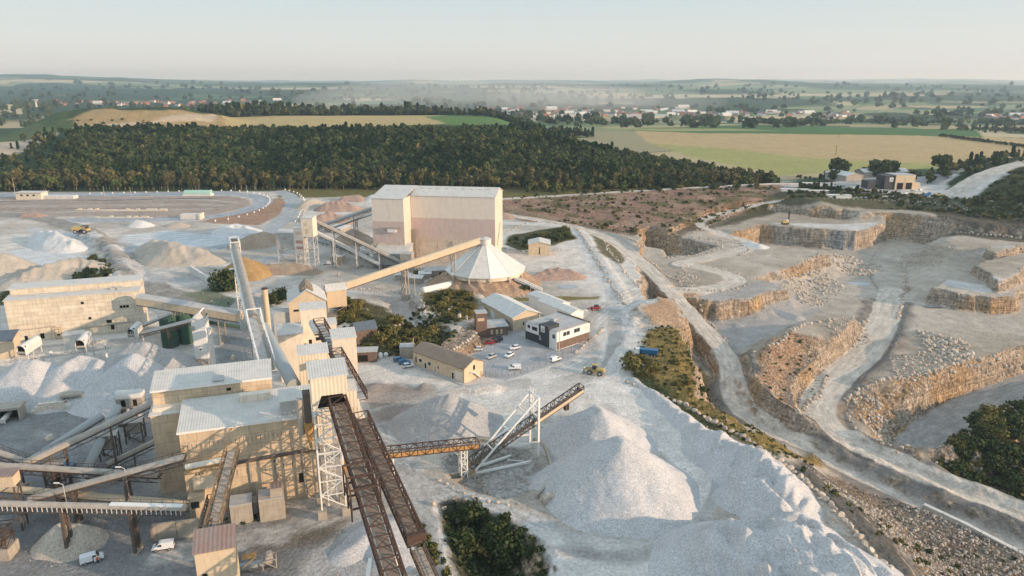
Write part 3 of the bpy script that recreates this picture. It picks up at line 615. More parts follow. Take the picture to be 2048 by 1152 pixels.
M['carsilver'] = plain('silver_car_paint', (.40, .41, .42), .3, .03, spec=.5)
M['truckblue'] = plain('blue_tipper_paint', (.02, .12, .26), .4, .1, spec=.4)
M['hiviz'] = plain('orange_jacket', (.65, .14, .03), .8, .1)
M['navy'] = plain('dark_trousers', (.02, .025, .04), .9, .1)
M['skin'] = plain('skin', (.45, .26, .18), .6, .05)
M['hazegreen'] = plain('pale_green_canopy', (.35, .55, .47), .6, .05)
M['limestone'] = gravel('limestone_boulder', (.52, .46, .39), (.42, .355, .29), .9)
M['gravel_pale'] = gravel('pale_limestone_gravel', (.53, .52, .515), (.455, .45, .445), 4.5)
M['gravel_grey'] = gravel('grey_limestone_gravel', (.42, .41, .40), (.365, .355, .345), 4.5)
M['sand_tan'] = gravel('tan_crushed_stone', (.50, .44, .37), (.42, .365, .30), 4)
M['sand_brown'] = gravel('brown_crushed_stone', (.40, .31, .23), (.33, .25, .18), 3)
M['sand_ochre'] = gravel('ochre_sand', (.42, .28, .13), (.34, .22, .10), 3)
M['sand_white'] = gravel('white_powdery_stone', (.66, .645, .625), (.58, .56, .53), 4)
M['sand_pink'] = gravel('pinkish_rubble', (.42, .30, .24), (.36, .25, .20), 2)

def merge_into(o, m, mat):
    # surface detail joined to its part's own mesh
    me = o.data; bm = bmesh.new(); bm.from_mesh(me); n0 = len(bm.faces); vs = [bm.verts.new(v) for v in m.v]
    for f in m.f:
        fc_ = bm.faces.new([vs[i] for i in f]); fc_.material_index = len(me.materials)
    bm.to_mesh(me); bm.free(); me.materials.append(mat)
# ------------------------------------------------------------------ stockpiles
TOE = []
def pkz(py, pyb, k=.72):                     # height of a heap whose tip shows at row py and whose foot in front shows at row pyb
    yb = U(1024, pyb, 0)[1]; h = 5.0
    for _ in range(30): h = .5 * h + .5 * ZT(yb + h / k, py)
    return max(h, .5)
def pile(name, label, ridge_pts, mat, k=.72, rip=0.0, rd=.0, step=None, group=None, cat='stockpile', ns=1, crater=None, ra=.5, rw=5.0, hum=0.0, hs=5.0):
    P = []
    for p in ridge_pts:
        if len(p) == 4: z = p[2]             # explicit height
        else: z = pkz(p[1], p[2], k)
        P.append((*U(p[0], p[1], z), z))
    P = np.array(P); zmax = P[:, 2].max(); zg = min(Hf(p[0], p[1]) for p in P); rad = (zmax - zg) / k * 1.25 + 3
    x0, y0 = P[:, :2].min(0) - rad; x1, y1 = P[:, :2].max(0) + rad
    d0 = math.hypot(P[0, 0], P[0, 1]); step = step or max(.35, d0 / 520)
    gx = np.arange(x0, x1, step); gy = np.arange(y0, y1, step); xx, yy = np.meshgrid(gx, gy)
    wxx = xx + fbm(xx, yy, 11, 3, ns) * 1.6; wyy = yy + fbm(xx, yy, 11, 3, ns + 2) * 1.6
    z = np.full(xx.shape, -99.0)
    Q = [P[0]]
    for a, b in zip(P[:-1], P[1:]):
        n = max(2, int(math.dist(a[:2], b[:2]) / 1.5)); Q += [a + (b - a) * t / n for t in range(1, n + 1)]
    for i, q in enumerate(Q):
        d = np.sqrt((wxx - q[0]) ** 2 + (wyy - q[1]) ** 2 + 1.2)
        hj = q[2] + (fbm(np.array([q[0]]), np.array([q[1]]), 7, 3, ns)[0]) * rd
        z = np.maximum(z, hj - k * d + .8 * k * np.exp(-d))
    ht = z - Hf(xx, yy)
    foot = ss(0, 3, ht)
    z = z + fbm(xx, yy, 5, 3, ns + 3) * .5 * foot + fbm(xx, yy, 1.4, 2, ns + 4) * .12 * foot
    if rip:                                  # tipped truck loads leave hummocks along the top
        z = z - rip * foot * np.abs(np.sin((xx * math.cos(ra) + yy * math.sin(ra) + 4 * fbm(xx, yy, 14, 3, 3)) * math.pi / rw)) * ss(zmax * .15, zmax * .6, z) * (.6 + .8 * vn(xx / 6, yy / 6, 2))
    if hum:
        c_, s_ = math.cos(ra), math.sin(ra); u_ = (xx * c_ + yy * s_) / hs; v_ = (-xx * s_ + yy * c_) / (hs * 3)
        rn = 1 - np.abs(2 * vn(u_, v_, 3) - 1); rn2 = 1 - np.abs(2 * vn(u_ * 2.1 + 9, v_ * 2.1, 5) - 1); z = z + hum * foot * ss(.1, .55, z / zmax) * (rn + .45 * rn2 - .9)
    if crater:
        c = U(crater[0], crater[1], crater[2]); dd = np.hypot(xx - c[0], yy - c[1]); z = z - crater[4] * (1 - ss(.2, 1, dd / crater[3]))
    g = Hf(xx, yy); keep = z > g - .35; z = np.maximum(z, g - .4)
    idx = np.arange(xx.size).reshape(xx.shape)
    kq = keep[:-1, :-1] | keep[1:, :-1] | keep[:-1, 1:] | keep[1:, 1:]
    q = np.stack([idx[:-1, :-1], idx[:-1, 1:], idx[1:, 1:], idx[1:, :-1]], -1)[kq]
    used, inv = np.unique(q, return_inverse=True); q = inv.reshape(-1, 4)
    tm_ = (z - g > -.3) & (z - g < .35); ty, tx = np.nonzero(tm_)
    if len(ty):
        for i_ in rng.integers(0, len(ty), int(min(130, len(ty) * .015 + 15))): TOE.append((xx[ty[i_], tx[i_]] + rng.normal() * .9, yy[ty[i_], tx[i_]] + rng.normal() * .9, float(rng.uniform(.10, .34)) * (1 if d0 < 230 else 1.15)))
    cx, cy = float(P[:, 0].mean()), float(P[:, 1].mean()); cz = float(Hf(cx, cy))
    co = np.stack([xx, yy, z], -1).reshape(-1, 3)[used] - np.array([cx, cy, cz])
    me = bpy.data.meshes.new(name); me.vertices.add(len(used)); me.vertices.foreach_set('co', co.astype('f4').ravel())
    me.loops.add(q.size); me.loops.foreach_set('vertex_index', q.ravel().astype('i4')); me.polygons.add(len(q)); me.polygons.foreach_set('loop_start', np.arange(0, q.size, 4, dtype='i4'))
    me.polygons.foreach_set('use_smooth', np.ones(len(q), bool)); me.update(calc_edges=True); me.materials.append(mat)
    o = bpy.data.objects.new(name, me); COL.objects.link(o); o.location = (cx, cy, cz)
    return tag(o, label, cat, group)
gp = 'gravel_pile'
pile(gp, 'gravel cone with a sunlit tip partly hidden behind the tallest cone', [(1190, 808, 11.4, 0), (1200, 816, 11.2, 0)], M['gravel_pale'], k=.72, ns=5)
pile(gp, 'tallest white gravel cone in the foreground beyond the radial stacker', [(1236, 868, 13.8, 0), (1242, 874, 13.8, 0)], M['gravel_pale'], k=.71, ns=1)
pile(gp, 'grey gravel cone beside the white dust track behind the stacker truss', [(868, 792, 8.6, 0), (897, 786, 9.8, 0), (935, 800, 7.5, 0)], M['gravel_grey'], k=.66, ns=2)
pile(gp, 'long pale gravel ridge tipped against the boulder row above the haul road', [(1262, 752, 1.5, 0), (1330, 792, 2.6, 0), (1400, 840, 4.4, 0), (1450, 866, 6.6, 0), (1505, 890, 7.4, 0), (1550, 930, 7.0, 0), (1592, 990, 5.4, 0)], M['gravel_pale'], k=.74, rip=.6, rd=1.2, ra=-.6, rw=6.5, hum=1.7, hs=2.5, ns=3)
pile(gp, 'rounded pale gravel heap on the side of the long ridge', [(1488, 954, 5.6, 0), (1525, 952, 6.6, 0), (1560, 989, 6.2, 0)], M['gravel_pale'], k=.8, rip=.4, rw=4, hum=1.0, hs=3, ns=4)
pile(gp, 'small gravel heap with a hollow top behind the rippled heap', [(1545, 1040, 4, 0), (1585, 1022, 6, 0), (1625, 1040, 6, 0), (1640, 1075, 5, 0)], M['gravel_pale'], k=.7, ns=5, crater=(1605, 1052, 5, 4.5, 4))
pile(gp, 'wide rippled bluish gravel heap at the very front of the yard', [(1360, 1105, 3.5, 0), (1430, 1078, 7, 0), (1500, 1052, 10.5, 0), (1575, 1052, 12, 0), (1640, 1075, 12, 0), (1690, 1110, 12, 0), (1640, 1150, 11, 0), (1540, 1140, 9.5, 0)], M['gravel_pale'], k=.60, rip=.8, rd=1.2, ns=6, ra=.1, rw=8, hum=2.8, hs=2.9)
pile(gp, 'low bluish gravel spread under the twin truss conveyors', [(690, 1095, 1.4, 0), (735, 1060, 1.8, 0), (775, 1045, 1.8, 0), (790, 1100, 2.0, 0)], M['gravel_pale'], k=.4, ns=7)
pile(gp, 'pale gravel cone below the leftmost covered belt head of the white plant', [(36, 716, 11, 0), (62, 716, 11, 0)], M['gravel_pale'], k=.68, ns=1)
pile(gp, 'gravel cone with a ring shaped crest below the middle belt head', [(135, 718, 10.5, 0), (165, 706, 11.5, 0), (195, 716, 10.5, 0)], M['gravel_pale'], k=.66, ns=2, crater=(165, 728, 9, 5, 1.8))
pile(gp, 'highest grey gravel cone leaning on the green silos', [(262, 682, 14, 0), (285, 680, 14.5, 0)], M['gravel_grey'], k=.66, ns=3)
pile(gp, 'sunlit small cone growing on the front of the highest grey cone', [(264, 704, 13, 0), (282, 710, 12, 0)], M['gravel_pale'], k=.66, ns=4)
pile(gp, 'ochre sand cone under the tall lattice stacker head', [(487, 512, 565), (494, 516, 562)], M['sand_ochre'], k=.62, ns=5)
pile(gp, 'small grey cone by the round brown chimney', [(508, 582, 622)], M['gravel_grey'], k=.6, ns=6)
sp = 'stone_pile'
pile(sp, 'long flat topped tan heap in the middle of the far yard', [(300, 478, 503), (345, 479, 533), (395, 492, 534), (430, 510, 531)], M['sand_tan'], k=.62, rip=.4, rd=1, ns=1, hum=1.8, hs=6)
pile(sp, 'double peaked white heap beside the dump truck road', [(84, 459, 485), (112, 463, 505), (140, 480, 508)], M['sand_white'], k=.66, rip=.3, rd=1.2, ns=2, hum=1.6, hs=6)
pile(sp, 'broad low tan heap behind the dark hedge of the white plant', [(50, 540, 580), (110, 520, 572), (155, 511, 560), (180, 522, 560)], M['sand_tan'], k=.5, rip=.8, ns=3)
pile(sp, 'tan heap cut by the frame edge west of the white heaps', [(-30, 500, 560), (5, 505, 560)], M['sand_tan'], k=.6, ns=4)
pile(sp, 'long brownish heap between the lattice stacker and the screening towers', [(530, 524, 552), (575, 523, 552), (618, 530, 552)], M['sand_brown'], k=.6, rip=.5, ns=5)
pile(sp, 'rounded brown heap just left of the screening towers', [(500, 468, 500), (530, 462, 492), (545, 466, 488)], M['sand_brown'], k=.5, ns=6)
pile(sp, 'white powdery heap at the foot of the banked track', [(445, 452, 470), (470, 446, 468), (495, 450, 470)], M['sand_white'], k=.5, rip=.5, ns=7)
pile(sp, 'pointed whitish heap on the open dusty flat', [(276, 438, 456), (285, 440, 456)], M['sand_white'], k=.6, ns=1)
pile(sp, 'low ragged heap beside the concrete kerb of the far yard', [(340, 446, 456), (362, 444, 456)], M['sand_tan'], k=.5, ns=2)
pile(sp, 'pinkish rubble heap nearest the hall among the back heaps', [(640, 424, 452), (660, 420, 450), (680, 428, 450)], M['sand_pink'], k=.6, rip=.8, rd=1.5, ns=3)
pile(sp, 'lumpy pink heap in the middle of the back heaps', [(655, 400, 424), (685, 397, 424), (705, 408, 424)], M['sand_pink'], k=.6, rip=.8, rd=1.5, ns=4)
pile(sp, 'farthest pink heap below the wood', [(690, 390, 404), (715, 388, 404)], M['sand_pink'], k=.6, rd=1, ns=5)
pile(sp, 'white cone tucked against the back corner of the hall', [(745, 388, 404), (752, 388, 404)], M['sand_white'], k=.6, ns=6)
pile(sp, 'brown pointed heap under the hall feed conveyor', [(705, 456, 492), (715, 460, 492)], M['sand_brown'], k=.62, ns=7)
pile(sp, 'pale slope of stone left of the back heaps', [(610, 402, 420), (625, 395, 418)], M['sand_tan'], k=.5, ns=1)
pile(sp, 'pinkish heap east of the conical store', [(1070, 545, 560), (1100, 533, 560), (1125, 532, 560), (1145, 538, 560)], M['sand_pink'], k=.6, rip=.6, ns=2)
pile(sp, 'small heap beside the road at the right end of the hall', [(1010, 424, 438), (1020, 428, 438)], M['sand_pink'], k=.5, ns=3)
pile(sp, 'grey heap on the sunken quarry pad', [(1530, 612, -15.5, 0), (1565, 618, -15.5, 0), (1590, 628, -16, 0)], M['gravel_grey'], k=.45, ns=4)
pile(sp, 'small light heap on the upper quarry bench', [(1500, 482, -4.6, 0), (1520, 486, -4.6, 0)], M['sand_white'], k=.4, ns=5)
pile(sp, 'sunlit tan cone under the conveyor trestle in the near left corner', [(118, 1042, 5.5, 0), (140, 1046, 5.5, 0)], M['sand_tan'], k=.9, ns=6)
pile(sp, 'low rubble mound at the head of the far left haul road', [(50, 425, 436), (75, 424, 436)], M['sand_pink'], k=.5, ns=7)
# ------------------------------------------------------------------ buildings
A18 = R(18.0)
def opening(t, mb_mat, face, w, d, x, z, ww, hh, frame=None, name='window', proud=.06):
    m = MB()
    if face == 'f': m.box(x, x + ww, -proud, .1, z, z + hh)
    elif face == 'r': m.box(w - .1, w + proud, x, x + ww, z, z + hh)
    elif face == 'l': m.box(-proud, .1, x, x + ww, z, z + hh)
    o = m.build(name, mb_mat, t)
    if frame:
        f = MB(); e = .14; p2 = proud + .05
        for a in ((x - e, z - e, ww + 2 * e, e), (x - e, z + hh, ww + 2 * e, e), (x - e, z, e, hh), (x + ww, z, e, hh)):
            if face == 'f': f.box(a[0], a[0] + a[2], -p2, .05, a[1], a[1] + a[3])
            elif face == 'r': f.box(w - .05, w + p2, a[0], a[0] + a[2], a[1], a[1] + a[3])
            else: f.box(-p2, .05, a[0], a[0] + a[2], a[1], a[1] + a[3])
        f.build('frame', frame, o)
    return o
def building(name, label, cat, A, ang, w, d, h, wall, roof, z0=None, kind='shed', rise=.6, over=.3, wins=(), bands=None, group=None, zb=0.0, th=.25, trim=None):
    """A: front left corner on the ground; roof kinds: shed (up to the back), flat, gx (ridge along the front), gy (ridge front to back)"""
    z0 = Hf(A[0], A[1]) if z0 is None else z0
    t = thing(name, label, cat, (A[0], A[1], z0), ang, group); h = h - z0; sk = -2.0 if zb == 0 else zb
    m = MB()
    def wallpts(hh):
        return
    if kind == 'flat': zf = zbk = h
    if kind in ('flat', 'shed'):
        hb = h + (rise if kind == 'shed' else 0)
        v = [(0, 0, sk), (w, 0, sk), (w, d, sk), (0, d, sk), (0, 0, h), (w, 0, h), (w, d, hb), (0, d, hb)]
        m.add(v, [(0, 3, 2, 1), (4, 5, 6, 7), (0, 1, 5, 4), (1, 2, 6, 5), (2, 3, 7, 6), (3, 0, 4, 7)])
    elif kind == 'gx':
        v = [(0, 0, sk), (w, 0, sk), (w, d, sk), (0, d, sk), (0, 0, h), (w, 0, h), (w, d, h), (0, d, h), (0, d / 2, h + rise), (w, d / 2, h + rise)]
        m.add(v, [(0, 3, 2, 1), (0, 1, 5, 4), (2, 3, 7, 6), (1, 2, 6, 9, 5), (3, 0, 4, 8, 7), (4, 5, 9, 8), (6, 7, 8, 9)])
    elif kind == 'gy':
        v = [(0, 0, sk), (w, 0, sk), (w, d, sk), (0, d, sk), (0, 0, h), (w, 0, h), (w, d, h), (0, d, h), (w / 2, 0, h + rise), (w / 2, d, h + rise)]
        m.add(v, [(0, 3, 2, 1), (1, 2, 6, 5), (3, 0, 4, 7), (0, 1, 5, 8, 4), (2, 3, 7, 9, 6), (5, 6, 9, 8), (7, 4, 8, 9)])
    if bands:
        # wall sheets in horizontal bands of different age, one part each
        zz = [sk] + [b[0] * h for b in bands[:-1]] + [h]
        m.build('wall', wall, t)
        for (a, b_), (_, bm_) in zip(zip(zz[:-1], zz[1:]), bands):
            MB().box(-.12, w + .12, -.12, d + .12, a + .02, b_).build('wall_band', bm_, t)
    else: m.build('wall', wall, t)
    r = MB(); o = over
    def slab(p):                              # four corner points, given thickness upwards
        r.add(list(p) + [(a, b, c + th) for a, b, c in p], [(3, 2, 1, 0), (4, 5, 6, 7), (0, 1, 5, 4), (1, 2, 6, 5), (2, 3, 7, 6), (3, 0, 4, 7)])
    e = .03
    if kind == 'flat': slab([(-o, -o, h + e), (w + o, -o, h + e), (w + o, d + o, h + e), (-o, d + o, h + e)])
    elif kind == 'shed':
        k = rise / d; slab([(-o, -o, h - o * k + e), (w + o, -o, h - o * k + e), (w + o, d + o, h + rise + o * k + e), (-o, d + o, h + rise + o * k + e)])
    elif kind == 'gx':
        k = rise / (d / 2); slab([(-o, -o, h - o * k + e), (w + o, -o, h - o * k + e), (w + o, d / 2, h + rise + e), (-o, d / 2, h + rise + e)])
        slab([(-o, d / 2, h + rise + e), (w + o, d / 2, h + rise + e), (w + o, d + o, h - o * k + e), (-o, d + o, h - o * k + e)])
    elif kind == 'gy':
        k = rise / (w / 2); slab([(-o, -o, h - o * k + e), (w / 2, -o, h + rise + e), (w / 2, d + o, h + rise + e), (-o, d + o, h - o * k + e)])
        slab([(w / 2, -o, h + rise + e), (w + o, -o, h - o * k + e), (w + o, d + o, h - o * k + e), (w / 2, d + o, h + rise + e)])
    r.build('roof', roof, t)
    if trim:
        g = MB(); g.box(-o - .05, w + o + .05, -o - .12, -o, h - .25, h + .15); g.build('gutter', trim, t)
    for wn in wins:
        f, x, z, ww, hh = wn[:5]; opening(t, M[wn[5]] if len(wn) > 5 else M['dark'], f, w, d, x, z, ww, hh, M[wn[6]] if len(wn) > 6 else None, wn[7] if len(wn) > 7 else 'window')
    t['_w'] = w; t['_d'] = d; t['_h'] = h
    del t['_w'], t['_d'], t['_h']
    return t
def atE(px, py, z): return U(px, py, z)       # ground point under an eave corner of height z

# --- white screening plant at the left edge
A = U(25, 692); hE = ZT(A[1], 603); wW = wR(A, A18, hE, 277)
wl = building('screening_plant', 'long whitewashed panel building with a raised roof strip beside the green silos', 'building', A, A18, wW, 12.5, hE, M['whiteboard'], M['white_sheet'], kind='shed', rise=.5,
    wins=[('f', 24.5, 13.5, 1.0, 1.0), ('f', 26.2, 7.3, 1.0, 1.0), ('f', 37.3, 10.8, .9, 1.0), ('f', 38.4, 10.8, .9, 1.0), ('f', 39.5, 10.8, .9, 1.0), ('f', 32.0, 5.3, 1.8, 1.2), ('f', 33.2, 2.6, 1.2, 1.8), ('f', 4.4, 1.0, 1.0, 2.2), ('f', 9.5, 1.6, 1.3, 2.0), ('f', 15.0, 2.2, .9, .6)])
h0 = hE - Hf(*A)
MB().box(.6, wW - .2, 6.0, 12.3, h0 + .3, h0 + 2.6).build('clerestory', M['whiteboard'], wl)
mb = MB(); mb.add([(-.2, 5.6, h0 + 2.65), (wW + .3, 5.6, h0 + 2.65), (wW + .3, 12.8, h0 + 3.1), (-.2, 12.8, h0 + 3.1), (-.2, 5.6, h0 + 2.9), (wW + .3, 5.6, h0 + 2.9), (wW + .3, 12.8, h0 + 3.35), (-.2, 12.8, h0 + 3.35)], [(3, 2, 1, 0), (4, 5, 6, 7), (0, 1, 5, 4), (1, 2, 6, 5), (2, 3, 7, 6), (3, 0, 4, 7)]); mb.build('clerestory_roof', M['white_sheet'], wl)
for x in (34.5, 36.8):
    MB().box(x, x + 1.6, 2.5, 4.2, h0 + .4, h0 + 1.3).build('roof_vent', M['greyroof'], wl)
mb = MB()
for x in (14.6, 16.8):
    mb.bar((x, -.9, 0), (x, -.9, 5.6), .14)
for z in (1.2, 2.4, 3.6, 4.8, 5.6): mb.bar((14.6, -.9, z), (16.8, -.9, z), .12); mb.bar((14.6, -.1, z), (14.6, -.9, z), .12)
mb.build('access_ladder', M['ochre'], wl)
mb = MB(); mb.bar((0, -.35, 5.4), (15, -.35, 6.0), .22); mb.bar((18, -.25, 3.6), (41, -.25, 5.2), .25); mb.build('pipe', M['cover'], wl)
mb = MB(); mb.box(.5, wW, -6.5, -.2, -1, .9); mb.build('loading_deck', M['dustwhite'], wl)
def belt_hood(px, py, z, L, ang, label, mark=False, r=1.5):
    # covered belt end: a half-round hood on side sheets with a dark mouth towards the heap
    p = U(px, py, z); t = thing('belt_hood', label, 'conveyor hood', (p[0], p[1], z), ang, 'covered belt heads of the white plant')
    m = MB(); m.tube((0, 0, 1.0), (0, L, 1.6), r, 10, half=True, caps=False); m.tube((0, 0, 1.02), (0, L, 1.62), r - .12, 10, half=True, caps=False); m.build('hood', M['dustwhite'], t)
    m = MB()
    for s in (-1, 1): m.add([(s * r, 0, -.9), (s * r, L, -.3), (s * r, L, 1.6), (s * r, 0, 1.0), (s * (r - .1), 0, -.9), (s * (r - .1), L, -.3), (s * (r - .1), L, 1.6), (s * (r - .1), 0, 1.0)], [(0, 1, 2, 3), (7, 6, 5, 4), (0, 3, 7, 4)])
    m.build('side_sheet', M['dustwhite'], t)
    MB().box(-r + .15, r - .15, .7, 1.0, -.9, 2.2).build('mouth', M['dark'], t)
    MB().tube((-r + .2, .35, -.1), (r - .2, .35, -.1), .45, 10).build('head_drum', M['cover'], t)
    m = MB()
    for y in (.8, L - 1):
        for s in (-1, 1): m.bar((s * r, y, -.6), (s * r, y, -z + Hf(*p) - 1), .3)
    m.build('trestle', M['dustwhite'], t)
    if mark:
        m = MB()
        for x, zz, w_, h_ in ((-.5, 0, 1.0, .14), (-.5, 1.0, 1.0, .14), (-.5, .5, .8, .14), (-.5, 0, .14, 1.1), (.4, 0, .14, 1.1)): m.box(x, x + w_, .60, .66, zz - .1, zz - .1 + h_)
        m.build('painted_mark', M['white'], t)
belt_hood(42, 706, 7.2, 9, A18 + R(-18), 'dusty covered belt head nearest the olive tank with its mouth over the leftmost cone')
belt_hood(160, 694, 7.2, 8, A18 + R(-6), 'dusty covered belt head beside the flat white cabin')
belt_hood(262, 670, 8.5, 7, A18 + R(-14), 'short covered belt head with black gaps and a white ring mark', True, 1.2)
p = U(128, 690, 3); building('cabin', 'flat white cabin on the deck between two covered belt heads', 'cabin', p, A18, 6.2, 4.5, 6.4, M['dustwhite'], M['white_sheet'], z0=0, kind='flat')
p = U(-14, 712, 2); t = building('olive_tank', 'olive rendered tank building with blue roof at the frame edge of the white plant', 'building', p, A18, 6.4, 8, 7.0, M['tanwall'], M['slate'], z0=0, kind='shed', rise=1.2)
# gantry in front of the hoods
a = W3(-10, 725, 4.2); b = W3(222, 692, 4.2)
t = thing('gantry', 'white lattice walkway running in front of the covered belt heads', 'walkway', (a.x, a.y, 0), math.atan2(b.y - a.y, b.x - a.x)); L = (b.xy - a.xy).length
m = MB()
for y in (0, 1.2):
    for z in (3.2, 4.4): m.bar((0, y, z), (L, y, z), .16)
    k = 0
    for x in np.arange(0, L, 1.8): m.bar((x, y, 3.2), (x, y, 4.4), .1); m.bar((x, y, 3.2 if k % 2 else 4.4), (min(L, x + 1.8), y, 4.4 if k % 2 else 3.2), .1); k += 1
m.build('railing', M['dustwhite'], t); MB().box(0, L, 0, 1.2, 3.1, 3.25).build('deck', M['cover'], t)
for x, s in ((L * .47, 1), (L * .95, 1)):
    o = MB().box(x - .4, x + .4, -.5, .3, -1, 5.4).build('pier', M['white'], t)
    mm = MB()
    for zz in (4.4, 3.6):
        for q in ((0, 0, .4, .1), (0, .45, .4, .1), (0, 0, .1, .5)): mm.box(x - .2 + q[0], x - .2 + q[0] + q[2], -.56, -.52, zz + q[1], zz + q[1] + q[3])
    mm.build('painted_mark', M['dark'], o)

# --- green silos and the slender white tower
def silo(px, py, pyt, r, lab):
    a, z0, zt = lean(px, py, pyt); t = thing('silo', lab, 'silo', (a[0], a[1], z0), 0, 'green silos'); h = zt - z0
    MB().tube((0, 0, 0), (0, 0, h), r, 24).build('shell', M['greenpaint'], t); MB().tube((0, 0, h), (0, 0, h + .8), r, 24, .4).build('roof', M['greenpaint'], t)
    m = MB()
    for k in range(16):
        x, y = r * math.cos(k * math.pi / 8), r * math.sin(k * math.pi / 8); m.bar((x, y, h), (x, y, h + 1.1), .08)
        x2, y2 = r * math.cos((k + 1) * math.pi / 8), r * math.sin((k + 1) * math.pi / 8); m.bar((x, y, h + 1.1), (x2, y2, h + 1.1), .08)
    m.build('railing', M['cover'], t)
silo(342, 692, 634, 2.9, 'green silo nearest the white plant'); silo(376, 684, 627, 2.9, 'tallest green silo beside the slender white tower'); silo(366, 668, 619, 2.9, 'green silo standing behind the other two')
a, z0, zt = lean(408, 745, 645); t = thing('white_tower', 'slender white tower with slatted pitched top beside the silos', 'tower', (a[0], a[1], z0), R(8)); h = zt - z0 + 1
MB().box(-2.1, 2.1, 0, 5, 5, h).build('wall', M['white'], t)
m = MB(); m.add([(-2.2, -.1, h), (2.2, -.1, h), (2.2, 5.1, h), (-2.2, 5.1, h), (.9, -.1, h + 2.6), (.9, 5.1, h + 2.6)], [(0, 1, 4), (2, 3, 5), (1, 2, 5, 4), (3, 0, 4, 5)]); m.build('roof', M['white'], t)
m = MB()
for k in range(6): m.bar((1.1, .5 + k * .8, h + 2.25), (2.1, .5 + k * .8, h + .25), .35, .15)
m.build('roof_slat', M['dark'], t)
m = MB()
for x in (-1.9, 1.9):
    for y in (.2, 4.8): m.bar((x, y, -1), (x, y, 5), .35)
for z in (.5, 2.5, 4.6): m.bar((-1.9, .2, z), (1.9, .2, z), .2); m.bar((-1.9, .2, z - 2), (1.9, .2, z), .15)
m.build('stand', M['cover'], t); MB().box(-2.16, -1.2, -.3, 1.5, h - 3.6, h - 2.2).build('service_hatch', M['cover'], t)
MB().box(-.4, .1, -.05, .05, 8, 8.5).build('window', M['dark'], t)

# --- big beige crushing building
A = U(380, 1030); hB = ZT(A[1], 866); w_ = wR(A, A18, hB, 634)
cb = building('crushing_plant', 'big beige panelled building with white ribbed roof and a diagonal truss conveyor on its front', 'building', A, A18, w_, 13.5, hB, M['beige'], M['white_sheet'], kind='shed', rise=1.6, over=.35, trim=M['white'])
h0 = hB - Hf(*A)
for x in (8.2, 13.6, 19.4, 25.4): MB().box(x, x + .45, -.45, -.02, 0, h0 * .62).build('pilaster', M['concrete'], cb)
MB().box(.2, w_, -.5, -.02, h0 * .56, h0 * .56 + .35).build('ledge', M['darksteel'], cb)
m = MB()
for k, x in enumerate(np.arange(.5, w_, .9)): m.box(x, x + .06, -.06, -.01, h0 * .80, h0 * .80 + 1.1) if k % 3 != 1 else m.box(x, x + .06, -.06, -.01, h0 * .78, h0 * .78 + 1.4)
for k, x in enumerate(np.arange(9, w_, 2.0)): m.box(x, x + .07, -.06, -.01, h0 * .40, h0 * .40 + 1.5)
merge_into([c for c in cb.children if c.name.startswith('wall')][0], m, M['darksteel'])
for x, z, a_, b_ in ((3.6, 10.0, .35, .3), (2.2, 10.0, .3, .3), (2.9, 9.9, .3, .3), (19.0, 10.3, .7, .5), (24.2, 4.0, 1.0, 2.4)): opening(cb, M['dark'], 'f', w_, 13, x, z, a_, b_)
MB().box(1.6, 7.0, -.75, -.02, 6.6, 9.4).build('side_cabin', M['cream'], cb)
MB().box(.4, 3.8, -2.6, -.02, 0, 6.0).build('lean_to', M['tanwall'], cb)
MB().box(.9, 2.6, -2.7, -2.55, 3.2, 4.8).build('window', M['glass'], cb)
A2 = U(300, 832, hB - .2); x2 = wR(A2, A18, hB - .2, 362)
building('crusher_annex', 'shadowed beige side block set back at the end of the crushing building', 'building', A2, A18, x2 + .8, 6.0, hB - .3, M['beige'], M['white_sheet'], kind='shed', rise=.4, over=.3, wins=[('f', 2.5, 9, .35, .3), ('f', 3.1, 8.4, .3, .3)])
A3 = U(303, 783, 25); w3 = wR(A3, A18, 25, 541)
lb = building('back_hall', 'long narrow hall with white ribbed roof rising behind the crushing building', 'building', (A3[0], A3[1]), A18, w3, 8.5, 25, M['beige'], M['white_sheet'], kind='shed', rise=1.4, over=.3, trim=M['white'], wins=[('f', 16.2, 23.0, 1.0, .7)])
MB().box(-.0, w3, -2.2, -.05, 19.5, 21.6).build('lower_wall', M['pale_wall'], lb)
MB().box(13.2, 15.8, .4, 8.2, 25.62, 25.9).build('rooflight', M['greyroof'], lb).rotation_euler[0] = 0
p = U(480, 805, 22); building('roof_box', 'flat pale box cabin standing on the ribbed roof', 'roof cabin', p, A18, 7.0, 2.0, 23.5, M['pale_wall'], M['pale_wall'], z0=20.2, kind='flat', over=.05, zb=-.3, th=.1)
p = U(560, 805, 24.2); t = building('roof_house', 'grey ribbed roof house wedged between the ribbed roof and the head house', 'roof cabin', p, A18, 4.9, 4.6, 24.2, M['greyroof'], M['white_sheet'], z0=16, kind='shed', rise=.8, over=.25, zb=-.3)
# low concrete rooms along the foot
p = U(463, 1048); building('concrete_room', 'low concrete room with flat pink-grey roof against the crushing building', 'outbuilding', p, A18, 4.6, 4.5, 4.2, M['concrete'], M['greyroof'], kind='flat', over=.05)
p = U(521, 1042); t = building('concrete_room', 'taller concrete room with a raised machine box on its roof', 'outbuilding', p, A18, 5.4, 4.5, 4.9, M['concrete'], M['greyroof'], kind='flat', over=.05)
MB().box(2.6, 5.2, .4, 3.4, 5.4, 7.6).build('machine_box', M['concrete'], t); MB().box(2.6, 5.2, .4, 3.4, 7.62, 7.75).build('box_roof', M['rustroof'], t)
m = MB()
for x in (0.1, 1.3, 2.5): m.bar((x, .1, 5.1), (x, .1, 6.2), .08)
m.bar((.1, .1, 6.2), (2.5, .1, 6.2), .08); m.build('railing', M['ochre'], t)
p = U(498, 1030); building('concrete_stair_block', 'narrow green-grey block between the two concrete rooms', 'outbuilding', p, A18, 1.9, 3, 2.6, M['cover'], M['cover'], kind='flat', over=.02)
